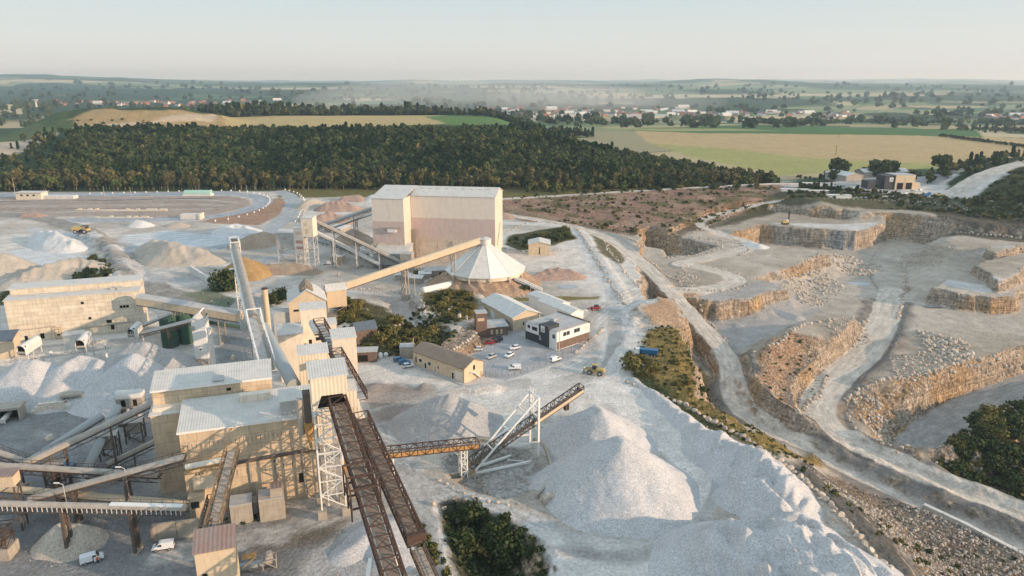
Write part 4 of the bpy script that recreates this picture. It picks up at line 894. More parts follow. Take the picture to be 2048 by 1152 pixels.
# bunker walls and the rusty-roofed shed
p = U(308, 1082); t = thing('bunker_wall', 'two-bay concrete bunker wall standing in the shade by the crushing building', 'wall', (p[0], p[1], 0), R(14))
for k in range(2): MB().box(k * 4.7, k * 4.7 + 4.6, 0, .5, -1, 3.9).build('wall_panel', M['concrete'], t)
MB().box(9.4, 9.9, 0, 4.5, -1, 3.7).build('return_wall', M['concrete'], t); MB().box(-.35, -.02, -.1, .6, -1, 3.3).build('end_post', M['rustroof'], t)
p = U(393, 1192, 0); hS = 10.8; p = U(388, 1108, hS)
t = building('transfer_house', 'yellowish shed with rusty ribbed roof where two truss conveyors start', 'shed', p, A18, wR(p, A18, hS, 468), 5.0, hS, M['tanwall'], M['rustroof'], z0=0, kind='shed', rise=1.4, over=.3, wins=[('f', .9, 4.0, .9, 2.2)])
m = MB(); m.box(7.9, 10.5, 1, 2.2, 7.0, 7.2); m.bar((7.9, 1.2, 5), (10.3, 1.2, 7), .15); m.bar((7.9, 1, 8.2), (10.5, 1, 8.2), .08); m.bar((10.5, 1, 7.2), (10.5, 1, 8.2), .08); m.build('side_platform', M['ochre'], t)

# --- head house on its lattice tower
A = U(643, 1036); zT = ZT(A[1], 758); wh = wR(A, A18, zT, 693)
A_ = (A[0], A[1]); zbh = ZT(A[1], 822)
hh = thing('head_house', 'cream ribbed tower house on white lattice legs that takes in the twin truss conveyors', 'tower', (A[0], A[1], 0), A18)
m = MB(); D_ = 7.2
m.add([(0, 0, zbh), (.9, 0, zbh), (wh * .27, 0, zbh + 3.2), (wh * .86, 0, zbh + 3.2), (wh, 0, zbh), (wh, D_, zbh), (0, D_, zbh), (0, 0, zT), (wh, 0, zT), (wh, D_, zT + .9), (0, D_, zT + .9)],
      [(0, 1, 2, 7), (2, 3, 8, 7), (3, 4, 8), (4, 5, 9, 8), (5, 6, 10, 9), (6, 0, 7, 10), (7, 8, 9, 10)])
m.build('wall', M['cream'], hh)
m = MB(); m.box(.3, wh - .3, 1.0, 1.3, zbh, zT - .5); m.build('inner_wall', M['dark'], hh)
m = MB(); m.add([(-.4, -.4, zT), (wh + .4, -.4, zT), (wh + .4, D_ + .4, zT + .95), (-.4, D_ + .4, zT + .95), (-.4, -.4, zT + .25), (wh + .4, -.4, zT + .25), (wh + .4, D_ + .4, zT + 1.2), (-.4, D_ + .4, zT + 1.2)], [(3, 2, 1, 0), (4, 5, 6, 7), (0, 1, 5, 4), (1, 2, 6, 5), (2, 3, 7, 6), (3, 0, 4, 7)]); m.build('roof', M['white_sheet'], hh)
MB().box(wh + .02, wh + 2.0, .3, D_ - 1, zbh - .5, zT - 4.0).build('side_annex', M['cream'], hh)
m = MB(); m.box(wh - .02, wh + 2.2, 0, D_ - .8, zT - 3.98, zT - 3.8); m.build('annex_roof', M['white_sheet'], hh)
m = MB(); m.add([(wh + .2, -.4, zbh - 3.6), (wh + 3.4, -.4, zbh - 3.6), (wh + 2.6, 4.4, zbh - .7), (wh - .6, 4.4, zbh - .7), (wh + .2, -.4, zbh - 3.4), (wh + 3.4, -.4, zbh - 3.4), (wh + 2.6, 4.4, zbh - .5), (wh - .6, 4.4, zbh - .5)], [(3, 2, 1, 0), (4, 5, 6, 7), (0, 1, 5, 4), (1, 2, 6, 5), (2, 3, 7, 6), (3, 0, 4, 7)]); m.build('canopy', M['cream'], hh)
def lattice(m, x0, x1, y0, y1, z0, z1, n, r=.2, rb=.13):
    cs = [(x0, y0), (x1, y0), (x1, y1), (x0, y1)]
    for x, y in cs: m.bar((x, y, z0), (x, y, z1), r)
    dz = (z1 - z0) / n
    for k in range(n):
        a, b = z0 + k * dz, z0 + (k + 1) * dz
        for i in range(4):
            p, q = cs[i], cs[(i + 1) % 4]; m.bar((*p, b), (*q, b), rb)
            if (k + i) % 2: m.bar((*p, a), (*q, b), rb)
            else: m.bar((*q, a), (*p, b), rb)
m = MB(); lattice(m, .3, 5.6, .3, 6.4, 1.8, zbh, 7, .34, .19); lattice(m, 1.9, 4.0, 1.5, 5.0, 1.8, zbh, 9, .2, .12); m.build('lattice_leg', M['white'], hh)
m = MB(); lattice(m, 6.2, 8.4, 3.4, 6.4, 1.0, zbh, 9, .2, .13); m.build('stair_tower', M['ochre'], hh)
for x, y in ((.3, .3), (5.6, .3), (.3, 6.4), (5.6, 6.4)): MB().box(x - 1, x + 1, y - 1, y + 1, -1, 1.8).build('footing', M['concrete'], hh)
MB().box(-1.8, -.2, 1.5, 4.0, zbh - 6, zT - 4).build('duct', M['darksteel'], hh); m = MB(); m.tube((-1.0, .6, zbh - 9), (-1.0, .6, zbh - 3.4), .15, 10, 1.1); m.build('hopper', M['ochre'], hh)
MB().tube((-2.6, 2, zbh - 6), (-2.6, 2, zT - 5.2), .7, 12).build('dust_pipe', M['concrete'], hh)

# --- second tower, white silo block and the blocks behind
zt = 27.0
def towerblk(name, label, px, py, z, pxr, dep, z0, wall, roof, kind='shed', rise=.8, wins=(), cat='building', over=.25, ang=A18, zb=0.0):
    p = U(px, py, z); return building(name, label, cat, p, ang, wR(p, ang, z, pxr), dep, z, wall, roof, z0=z0, kind=kind, rise=rise, wins=wins, over=over, zb=zb)
t = towerblk('transfer_tower', 'cream ribbed transfer tower with grey ribbed roof and an open mouth for a covered belt', 597, 712, 26, 656, 5.0, 0, M['cream'], M['white_sheet'], wins=[('f', 2.0, 18.0, 1.6, 3.2), ('f', 3.4, 17.5, 2.2, 3.6)])
t = towerblk('bin_block', 'tall plain cream block with ribbed grey roof beside the truss gallery', 664, 680, 22, 712, 6.0, 0, M['pale_wall'], M['white_sheet'], rise=1.0)
t = towerblk('mixing_block', 'pinkish block with pale blue-grey roof behind the second tube conveyor', 555, 672, 16, 607, 7, 0, M['pale_wall'], M['white_sheet'], rise=1.4, wins=[('f', 8.0, 9, .7, 3.5)])
t = towerblk('upper_block', 'square cream block with a pale shed roof above the truss gallery mouth', 600, 622, 22, 652, 5.5, 0, M['pale_wall'], M['white_sheet'], wins=[('f', 2.0, 9.8, 1.0, 2.0), ('f', 4.3, 11.2, 2.2, 1.2), ('f', 8.6, 10.8, 1.1, 1.8)])
t = towerblk('low_block', 'small low block with a dusty white roof right of the upper block', 652, 650, 12, 673, 4.5, 0, M['pale_wall'], M['white_sheet'])
t = towerblk('grey_lean_to', 'low grey roofed room left of the gabled plant house', 546, 628, 9, 582, 4, 0, M['greyroof'], M['greyroof'], rise=.4)
p = U(577, 607, 13); t = building('gabled_plant_house', 'gabled plant house with grey ribbed roof and a raised ridge hood', 'building', p, A18, wR(p, A18, 13, 652), 15, 13, M['tanwall'], M['white_sheet'], z0=0, kind='gy', rise=4.6, over=.4, wins=[('f', 1.6, 9.5, 2.0, .8), ('f', 4.0, 9.5, 2.0, .8)])
wg = wR(p, A18, 13, 652); m = MB(); m.add([(wg / 2 - 2.6, 2, 16.6), (wg / 2 + 2.6, 2, 16.6), (wg / 2 + 2.6, 12, 16.6), (wg / 2 - 2.6, 12, 16.6), (wg / 2, 2, 19.4), (wg / 2, 12, 19.4)], [(0, 1, 4), (2, 3, 5), (1, 2, 5, 4), (3, 0, 4, 5)]); m.build('ridge_hood', M['tiles'], t)
p = U(653, 583, 13); t = building('drive_house', 'small gabled house on stilts where the long tan gallery begins', 'building', p, A18 + R(4), 7.8, 6.0, 13, M['tanwall'], M['white_sheet'], z0=0, kind='gx', rise=2.0, over=.3, zb=6.0)
m = MB(); lattice(m, .3, 7.4, .3, 5.6, -1, 6, 2, .3, .2); m.build('stilt', M['cover'], t); MB().box(0, 7.6, -.4, 5.5, -1, 3.0).build('plinth', M['pale_wall'], t)
# round brown chimney
a, z0, zt = lean(541, 700, 578); t = thing('chimney', 'slim round brown dust chimney behind the lattice stacker', 'chimney', (a[0], a[1], 0)); MB().tube((0, 0, 0), (0, 0, zt), 1.15, 16, 1.0).build('shaft', M['tanwall'], t); MB().tube((0, 0, zt), (0, 0, zt + .3), 1.15, 16).build('collar', M['rust'], t)

# --- big storage hall with projecting left block
A = U(826, 517); hH = ZT(A[1], 391); an = R(-8.6); wH = wR(A, an, hH, 990)
bands = [(.33, plain('stained_concrete_band', (.56, .48, .39), .9, .2, .25, streak=1.0, c2=(.42, .32, .23))), (.66, ribbed('pinkish_sheet_band', (.58, .46, .42), 1.6, 0, .1, .4, .01, .97)), (1, ribbed('cream_sheet_band', (.70, .63, .55), 1.6, 0, .06, .35, .01, .98))]
mW = plain('hall_side', (.62, .55, .46), .85, .08, .3, streak=.4)
hall = building('storage_hall', 'huge pale storage hall with white roof and a projecting left block behind the conical store', 'building', A, an, wH, 24, hH, mW, M['white_sheet'], kind='gx', rise=3.4, over=.5)
h0 = hH - Hf(*A); LB = 17.5
for (f0, f1), (nm, mt) in zip(((-.02, .33), (.33, .66), (.66, 1.0)), bands):
    MB().box(0.0, wH - .02, -.14, -.01, max(0, f0) * h0 - (1 if f0 < 0 else 0), f1 * h0).build('wall_band', mt, hall)
    MB().box(-LB, -.2, -13.14, -13.01, max(0, f0) * h0 - (1 if f0 < 0 else 0), f1 * h0).build('wall_band', mt, hall)
MB().box(-LB, -.2, -13, 23.9, -1, h0).build('side_block', mW, hall)
m = MB(); m.add([(-LB - .5, -13.5, h0), (.2, -13.5, h0), (.2, 12, h0 + 3.5), (-LB - .5, 12, h0 + 3.5), (-LB - .5, -13.5, h0 + .3), (.2, -13.5, h0 + .3), (.2, 12, h0 + 3.8), (-LB - .5, 12, h0 + 3.8), (-LB - .5, 24.5, h0), (.2, 24.5, h0)],
    [(3, 2, 1, 0), (4, 5, 6, 7), (0, 1, 5, 4), (1, 2, 6, 5), (3, 0, 4, 7), (7, 6, 9, 8)]); m.build('block_roof', M['white_sheet'], hall)
for k in range(9): MB().box(3 + k * 4.6, 5 + k * 4.6, 8.4, 10.2, h0 + 2.62, h0 + 2.95).build('rooflight', M['greyroof'], hall)
for k in range(3): MB().box(-14 + k * 4.4, -12 + k * 4.4, 2, 4, h0 + 2.3, h0 + 2.55).build('rooflight', M['greyroof'], hall)
m = MB(); lattice(m, 1.0, 2.6, -2.0, -.5, 0, h0 * .48, 8, .2, .14); m.build('stair_tower', M['concrete'], hall)
m = MB(); m.box(-9, -4.5, -14.6, -13.2, h0 * .50, h0 * .50 + 2.2); m.build('inlet_box', M['white'], hall); MB().box(-11.5, -1.5, -15.0, -13.2, h0 * .5 + 2.25, h0 * .5 + 2.6).build('inlet_canopy', M['cover'], hall)
m = MB()
for k in range(5): m.bar((wH + .3, 5 + k * 2, 8 + k * 2.2), (wH + .3, 7 + k * 2, 10.2 + k * 2.2), .3)
m.build('outside_stair', M['cover'], hall)
MB().box(22, 23, -.5, -.2, 1, h0 * .3).build('drain_pipe', M['cover'], hall)
p = U(746, 507, 7.5); t = building('hall_annex', 'low grey annex with white roof at the foot of the hall', 'building', p, R(-8.6), 18, 12, 7.5, M['greyroof'], M['white_sheet'], z0=0, kind='shed', rise=3.2, over=.3, zb=1.5)
m = MB()
for x in range(0, 19, 3): m.bar((x, .2, -.5), (x, .2, 1.5), .35)
m.bar((0, .2, .9), (18, .2, .9), .3); m.build('stand', M['cover'], t)
p = U(800, 512, 8); building('bag_house', 'dusty filter house beside the hall stair', 'building', p, R(-8.6), 6, 5, 9, M['cover'], M['greyroof'], z0=0, kind='flat', over=.1)
p = U(850, 545, 2.5); building('flat_store', 'flat dusty concrete store between the hall and the conical store', 'building', p, R(10), 11, 8, 3.0, M['concrete'], M['greyroof'], z0=0, kind='flat', over=.3, wins=[('f', 7, .8, 1.2, 1.5)])
for px, py, w1 in ((790, 560, 6), (815, 566, 7), (838, 558, 6)):
    p = U(px, py, 0); building('tin_shelter', 'low dusty roofed shelter among scrap near the conical store', 'shelter', p, R(random.uniform(-10, 15)), w1, 4, 2.4, M['cover'], M['dustwhite'], z0=0, kind='shed', rise=.5, group='low shelters near the conical store')

# --- conical store
zr = 7.4; c0 = U(968, 556, zr); cc = (c0[0], c0[1] + 18.0); za = ZT(cc[1], 484)
ring = [(*(cc[0] + 16.5 * math.cos(t_), cc[1] + 16.5 * math.sin(t_)),) for t_ in np.linspace(0, 2 * math.pi, 15)[:-1]]
rp = []
for x, y in ring:
    q = PJ(x, y, 6.6); rp.append((q[0], q[1], 6.6, 0))
pile('stone_ring', 'brown rubble bank ringing the foot of the conical store', rp, gravel('brown_rubble', (.42, .29, .20), (.32, .22, .15), 1.6), k=.62, rip=.7, rd=1, ns=3)
cs = thing('conical_store', 'white faceted conical store on a rubble bank in front of the hall', 'building', (cc[0], cc[1], 0)); n = 12; RZ = 19.5
rim = [(RZ * math.cos(2 * math.pi * (k + .3) / n), RZ * math.sin(2 * math.pi * (k + .3) / n)) for k in range(n)]
for k in range(n):
    a, b = rim[k], rim[(k + 1) % n]; m = MB()
    ta, tb = (a[0] * .12, a[1] * .12), (b[0] * .12, b[1] * .12)
    m.add([(*a, zr), (*b, zr), (*tb, za - 1.0), (*ta, za - 1.0), (*a, zr - .25), (*b, zr - .25)], [(0, 1, 2, 3), (4, 5, 1, 0)])
    m.build('roof_panel', M['dustwhite'] if k % 3 else M['white'], cs)
m = MB()
for k in range(n):
    a = rim[k]; m.bar((*a, zr + .05), (a[0] * .12, a[1] * .12, za - .95), .12)
m.build('rib', M['white'], cs)
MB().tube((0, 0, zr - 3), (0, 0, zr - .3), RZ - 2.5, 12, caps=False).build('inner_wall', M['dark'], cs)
m = MB()
for k in range(n): a = rim[k]; m.bar((a[0] * .97, a[1] * .97, zr - 4), (a[0] * .97, a[1] * .97, zr), .6)
m.build('post', M['pale_wall'], cs)
MB().tube((0, 0, zr - 2.0), (0, 0, zr - .3), RZ * .95, 12, caps=False).build('skirt', M['pale_wall'], cs)
MB().tube((0, 0, za - 1.2), (0, 0, za + 1.6), 2.9, 8).build('cap', M['dustwhite'], cs); MB().tube((0, 0, za + 1.6), (0, 0, za + 2.6), 3.3, 8, .3).build('cap_roof', M['white_sheet'], cs)
m = MB()
for s in (-1, 1): m.bar((14, -10.5 + s * 1.6, zr - 2), (27, -14 + s * 1.6, .3), .9, 1.2)
m.build('ramp_wall', M['dustwhite'], cs); MB().bar((14, -10.5, zr - 2.6), (27, -14, .0), 2.4, .3).build('ramp', M['tanwall'], cs)
p = U(1057, 582); t = thing('doorway_frame', 'small white tunnel portal in the bank below the conical store', 'portal', (p[0], p[1], Hf(*p))); m = MB(); m.box(-1.2, -.8, 0, 1, -.3, 2.4); m.box(.8, 1.2, 0, 1, -.3, 2.4); m.box(-1.2, 1.2, 0, 1, 2.4, 2.8); m.build('portal', M['white'], t); MB().box(-.8, .8, .6, .9, 0, 2.4).build('dark_mouth', M['dark'], t)

# --- screening towers at the far yard
def stilt_house(name, label, px, py, zt, pxr, dep, zb_, wall, ang=R(-6), wins=(), rise=.8):
    p = U(px, py, zt); w = wR(p, ang, zt, pxr); t = building(name, label, 'tower', p, ang, w, dep, zt, wall, M['white_sheet'], z0=0, kind='shed', rise=rise, over=.2, zb=zb_, wins=wins)
    m = MB(); lattice(m, .3, w - .3, .3, dep - .3, -1, zb_, 3, .3, .18); m.build('stilt', M['dustwhite'], t); return t
stilt_house('screening_tower', 'tallest of the three dusty screening towers with the long brown tube leaving its top', 601, 437, 27, 624, 6, 17.5, M['pale_wall'], wins=[('f', 1.4, 23.2, 1.8, 1.6, 'tanwall'), ('f', 2, 19.2, 1.8, 2.6, 'tanwall')])
stilt_house('screening_tower', 'middle dusty screening tower with three faded rust panels', 586, 456, 22, 605, 6, 8.5, M['greyroof'], wins=[('f', 1, 18.5, 3.6, 1.6, 'cover'), ('f', 1, 14, 3.6, 1.6, 'rustroof'), ('f', 1, 11, 3.6, 1.4, 'rustroof')])
stilt_house('screening_tower', 'lowest and widest dusty screening box left of the towers', 551, 466, 16, 588, 6, 7.0, M['greyroof'], wins=[('f', 1.5, 12.6, 4.6, .9, 'cover')])
p = U(660, 526, 0); building('site_hut', 'small tan block hut beside a parked white van under the screening conveyors', 'hut', p, R(-5), 7.0, 4.5, 3.4, M['tanwall'], M['dustwhite'], z0=0, kind='flat', over=.1, wins=[('f', 2.4, 1.0, .8, 1.2), ('f', .5, 1.6, .5, .6)])
p = U(648, 455, 3); t = building('round_tank_roof', 'low pale roofed bunker beneath the brown tube conveyor', 'shelter', p, R(-30), 14, 9, 3.2, M['cover'], M['dustwhite'], z0=0, kind='shed', rise=.8)

# --- long workshop shed by the car park
A = U(826, 727); A = U(826, 702, 5.0); an = math.atan2(-1, 1.18)
h = 5.0; B = U(928, 738, h); an = math.atan2(B[1] - A[1], B[0] - A[0]); L = math.hypot(B[0] - A[0], B[1] - A[1])
wins = [('f', 1.2, 1.2, .5, 2.0), ('f', 3.0, 1.9, 1.5, 1.2, 'glass', 'white'), ('f', 5.8, .3, .9, 2.0, 'dark', 'white', 'door'), ('f', 7.4, 1.9, 1.5, 1.2, 'glass', 'white'), ('f', 10.6, .2, 1.0, 2.2, 'cover', 'white', 'door'), ('f', 12.2, 1.9, .5, .7), ('f', 13.5, .2, 2.6, 3.0, 'tanwall', None, 'sliding_door'), ('f', 19.0, .2, .9, 2.2, 'dark', 'white', 'door'), ('f', 20.6, .2, 3.4, 3.3, 'pale_wall', None, 'sliding_door')]
wins = [tuple(x for x in w_ if x is not None) if None not in w_ else (*w_[:6], 'cream', w_[7]) for w_ in wins]
ws = building('workshop', 'long cream workshop shed with brown ribbed gable roof beside the car park', 'building', A, an, L, 9.0, h, M['tanwall'], M['tiles'], z0=0, kind='gx', rise=2.0, over=.4, wins=wins + [('r', 4.2, 3.3, .9, 1.6)])
m = MB(); m.bar((L + .6, 3.6, 3.0), (L + .6, 6.6, .2), .9, .15); m.box(L, L + 1.2, 2.6, 3.8, 2.9, 3.05); m.build('outside_stair', M['white'], ws)
MB().box(-.5, L + 1, -1.6, -.1, -.3, .12).build('pavement', M['greyroof'], ws)
p = U(800, 718, 0); building('water_tank_block', 'mossy green concrete tank block at the end of the workshop', 'outbuilding', p, R(5), 5.0, 4, 4.2, M['cover'], M['greyroof'], z0=0, kind='flat', over=.1)
# --- office with dark entrance tower
B = U(1113, 700, 0); zo = ZT(B[1], 666); Lp = U(1052, 644, zo); an = math.atan2(B[1] - Lp[1], B[0] - Lp[0]); L = math.hypot(B[0] - Lp[0], B[1] - Lp[1])
of = building('office', 'flat roofed white and charcoal office with a dark entrance tower on the car park', 'building', Lp, an, L, 17.5, zo, M['white'], M['greyroof'], z0=0, kind='flat', over=-.25,
   wins=[('f', L * .22, 4.6, 1.1, 1.1, 'glass', 'charcoal'), ('f', L * .30, 4.6, 1.1, 1.1, 'glass', 'charcoal'), ('f', L * .07, 4.8, 1.0, .9, 'glass', 'charcoal'), ('f', L * .88, 4.2, .9, 1.2, 'glass', 'charcoal'),
         ('r', 3.5, 4.6, 1.2, 1.2, 'glass', 'charcoal'), ('r', 5.3, 4.6, 1.2, 1.2, 'glass', 'charcoal'), ('r', 9.2, 4.6, 1.1, 1.2, 'glass', 'charcoal'), ('r', 10.8, 4.6, 1.1, 1.2, 'glass', 'charcoal'), ('r', 14.5, 4.4, 2.0, 1.5, 'pale_wall', 'white'), ('r', 9.5, 1.0, 2.4, 1.4, 'glass', 'charcoal'), ('r', 4, 1.0, 2.0, 1.4, 'glass', 'charcoal')])
MB().box(-.12, L * .52, -.12, .3, 0, 3.1).build('lower_cladding', M['charcoal'], of)
MB().box(L - .2, L + .14, .2, 17.4, 0, 2.9).build('lower_cladding', M['brick'], of)
MB().box(L * .46, L * .76, -.5, 5.5, 0, zo + 1.3).build('entrance_tower', M['charcoal'], of)
MB().box(L * .53, L * .65, -.58, -.52, 5.2, 7.6).build('sign_panel', M['white'], of)
m = MB(); x0 = L * .59
for s in (-1, 0, 1): m.bar((x0 + s * .45, -.62, 5.9), (x0 + s * .45 + .3, -.62, 6.9 - abs(s) * .35), .16, .05)
m.box(x0 - .7, x0 + .7, -.64, -.59, 5.6, 5.75); m.build('sign_mark', M['charcoal'], of)
m = MB(); m.box(L * .49, L * .51, -.58, -.52, 2.0, 3.6); m.box(L * .49, L * .54, -.58, -.52, 2.0, 2.3); m.build('letter_sign', M['white'], of)
m = MB()
for k in range(14):
    x = L * .98; m.bar((x, 1 + k * 1.2, zo + .2), (x, 1 + k * 1.2, zo + 1.2), .07)
for zz in (zo + .7, zo + 1.2): m.bar((L * .98, .8, zz), (L * .98, 17.2, zz), .07); m.bar((0, 17.2, zz), (L * .98, 17.2, zz), .07); m.bar((0, .3, zz), (L * .44, .3, zz), .07)
m.bar((L * .98, .3, zo + .7), (L * .98, 1, zo + .7), .07); m.build('railing', M['cover'], of)
MB().box(L * .3, L * .42, 8, 10, zo + .2, zo + 1.0).build('roof_unit', M['greyroof'], of); MB().box(-.3, L + .1, 16.9, 17.6, zo, zo + .6).build('parapet', M['brick'], of)
# workshop barn behind, cabins, brick tower
A = U(1026, 640, 4.6); building('barn', 'wide low barn with a pale dusty roof behind the office', 'building', A, R(30), 12.5, 26, 5.4, M['tanwall'], M['dustwhite'], z0=0, kind='gy', rise=2.4, over=.5, wins=[('f', 4.4, 1.6, .8, 1.6, 'glass', 'white'), ('f', 5.8, 1.6, .8, 1.6, 'glass', 'white')])
A = U(1142, 628, 5.0); building('barn', 'narrow pale barn furthest from the office with white end doors', 'building', A, R(35), 6.5, 22, 5.0, M['white'], M['dustwhite'], z0=0, kind='gy', rise=1.0, over=.3, wins=[('f', 1.5, .1, 3.0, 3.4, 'pale_wall', 'white', 'door')])
A = U(1126, 616, 5.2); building('barn', 'second narrow pale barn tucked behind the white end doors', 'building', (A[0] - 2, A[1] + 3), R(35), 6.5, 20, 5.2, M['white'], M['dustwhite'], z0=0, kind='gy', rise=1.0, over=.3)
A = U(989, 626, 3.4); building('cabin', 'white portable cabin with blue-grey door behind the brick tower', 'cabin', A, R(26), 4.2, 10, 3.6, M['white'], M['white_sheet'], z0=0, kind='flat', over=.1, wins=[('r', 2, 1.4, 1, 1.1, 'glass'), ('r', 7, 1.4, 1, 1.1, 'glass'), ('f', 1, .2, 2.2, 2.4, 'greycover', 'white', 'door')])
A = U(952, 628, 9.5); t = building('brick_tower', 'square red-brown transformer tower with flat roof beside the car park', 'tower', A, R(12), 4.2, 4.2, 9.5, M['brick'], M['greyroof'], z0=0, kind='flat', over=.15, wins=[('f', .6, 6.5, 2.6, 1.2, 'tanwall')])
A = U(960, 657, 3.4); building('substation', 'low flat-roofed red-brown substation in front of the brick tower', 'building', A, R(14), 11, 8.5, 3.4, M['brick'], M['greyroof'], z0=0, kind='flat', over=.4, wins=[('f', 4.2, .6, .8, 1.8, 'tanwall'), ('f', 6.2, .6, .8, 1.8, 'tanwall'), ('f', 8.0, .6, .8, 1.8, 'tanwall')])
A = U(1012, 648, 2.2); building('hut', 'tiny grey hut against the barn wall', 'hut', A, R(14), 3, 2.5, 2.4, M['cover'], M['slate'], z0=0, kind='shed', rise=.4)
A = U(1057, 489, 6.2); building('shed', 'small cream shed with pale blue roof on the scrub patch right of the hall', 'shed', A, R(-2), 12, 12, 6.2, M['tanwall'], M['white_sheet'], z0=0, kind='gy', rise=1.4, over=.4, wins=[('f', 6, .5, .5, 4.2)])
A = U(712, 668, 5); building('house', 'old brick house with slate roof and one rooflight among the bushes', 'house', A, R(28), 8, 6, 6.0, M['brick'], M['slate'], z0=1, kind='gx', rise=2.2, over=.3)
A = U(712, 703, 4); building('outbuilding', 'small brick outbuilding with an open dark bay by the cream block', 'outbuilding', A, R(6), 7, 4.5, 3.6, M['brick'], M['greyroof'], z0=0, kind='flat', over=.3, wins=[('f', .5, .2, 3.4, 2.4, 'dark', 'brick', 'bay')])
A = U(30, 387, 5); t = building('weigh_office', 'low cream office on a mound beside the banked track under the wood', 'building', A, R(0), 21, 9, 5.5, M['pale_wall'], M['white_sheet'], z0=0, kind='flat', over=1.0, wins=[('f', 4, 2.8, 2, 1.3, 'glass'), ('f', 9, 2.8, 2, 1.3, 'glass'), ('f', 14, 2.8, 2, 1.3, 'glass')])
MB().box(21, 46, 2, 9, -1, 2.6).build('ramp_block', M['dustwhite'], t)
A = U(370, 384, 3); t = thing('canopy_shelter', 'pale green domed shelter at the edge of the track', 'shelter', (A[0], A[1], 0)); m = MB(); m.tube((0, 0, 1.5), (22, 0, 1.5), 3.2, 8, half=True); m.build('canopy', M['hazegreen'], t); MB().box(-1, 23, -3, 3, 0, 1.6).build('wall', M['white'], t)
A = U(360, 430, 3); t = building('bunker', 'pale concrete loading bunker under the banked track', 'bunker', A, R(2), 13, 6, 3.0, M['dustwhite'], M['dustwhite'], z0=0, kind='flat', over=0.05); MB().box(13, 14.5, -1, 6, -1, 3.8).build('end_wall', M['pale_wall'], t)
for (px, py, px2, lab) in ((150, 421, 330, 'long low concrete block wall across the far yard'), (190, 436, 300, 'short low concrete block wall in front of the longer one')):
    a = U(px, py); b = U(px2, py + 1); t = thing('block_wall', lab, 'wall', (a[0], a[1], 0), math.atan2(b[1] - a[1], b[0] - a[0])); L2 = math.dist(a, b); m = MB()
    for x in np.arange(0, L2, 2.6): m.box(x, x + 2.5, 0, 1, -.5, random.choice((.8, 1.0, 1.7)))
    m.build('blocks', M['pale_wall'], t)
# concrete ramp walls and bunkers near the ochre cone
a = U(380, 548); b = U(430, 572); t = thing('ramp_wall', 'pale sloping concrete ramp wall left of the ochre cone', 'wall', (a[0], a[1], 0), math.atan2(b[1] - a[1], b[0] - a[0])); L2 = math.dist(a, b); m = MB(); m.add([(0, 0, -1), (L2, 0, -1), (L2, 1.2, -1), (0, 1.2, -1), (0, 0, 4.4), (L2, 0, 2.0), (L2, 1.2, 2.0), (0, 1.2, 4.4)], [(0, 3, 2, 1), (4, 5, 6, 7), (0, 1, 5, 4), (1, 2, 6, 5), (2, 3, 7, 6), (3, 0, 4, 7)]); m.build('wall', M['dustwhite'], t)

# --- the second works at the right, beyond the quarry
def G2(px, py): return G(px, py, 5)
A = U(1789, 379, 5)
t = building('repair_hall', 'tan two-bay repair hall with dark door openings at the far works', 'building', A, R(6), 17.5, 16, ZT(A[1], 351), M['tanwall'], M['greyroof'], z0=5, kind='flat', over=.2, wins=[('f', 1.6, 0, 5.6, 5.6, 'dark', 'tanwall', 'door'), ('f', 9.6, 0, 5.6, 5.6, 'dark', 'tanwall', 'door'), ('f', 8.2, 0.2, .5, 9.8, 'cover', 'tanwall', 'pilaster')])
MB().box(-9, -.1, 1, 14, -1, 11.5).build('grey_wing', M['charcoal'], t); MB().box(-22, -9.1, 4, 14, -1, 7).build('low_wing', M['charcoal'], t)
MB().box(-5, -1.6, .9, 1.05, 6.6, 10).build('sign_panel', M['white'], t)
m = MB(); m.bar((-4.4, .8, 7.3), (-3.3, .8, 9.2), .4, .1); m.bar((-3.3, .8, 9.2), (-2.2, .8, 7.3), .4, .1); m.build('sign_mark', M['charcoal'], t)
MB().box(17.6, 24, 2, 10, -1, 5).build('side_store', M['tanwall'], t)
A = U(1692, 362, 5); building('far_shed', 'grey shed with long pale roof behind the far works yard', 'shed', A, R(14), 18, 30, 9.5, M['cover'], M['dustwhite'], z0=5, kind='gy', rise=2.4, over=.6)
A = U(1735, 360, 5); building('far_shed', 'long low white roofed store linked to the grey shed', 'shed', (A[0] + 8, A[1] + 25), R(6), 46, 16, 9, M['cover'], M['dustwhite'], z0=5, kind='gx', rise=2.4, over=.6)
for px, py, w1, d1, lab in ((1606, 372, 16, 5, 'small white cabin by the wood road at the far works'), (1563, 385, 22, 6, 'white flat cabin row nearest the scrub slope'), (1618, 388, 16, 6, 'white flat cabin behind the dark hedge'), (1655, 397, 18, 6, 'low pale cabin nearest the quarry rim')):
    A = U(px, py, 4); building('site_cabin', lab, 'cabin', A, R(-8), w1, d1, 6.5, M['white'], M['dustwhite'], z0=3.5, kind='flat', over=.3)
A = U(1612, 385, 3); t = thing('retaining_wall', 'long grey retaining wall below the hedge of the far works', 'wall', (A[0], A[1], 1), R(-28)); MB().box(0, 62, 0, 1.5, -1, 5.2).build('wall', M['concrete'], t)
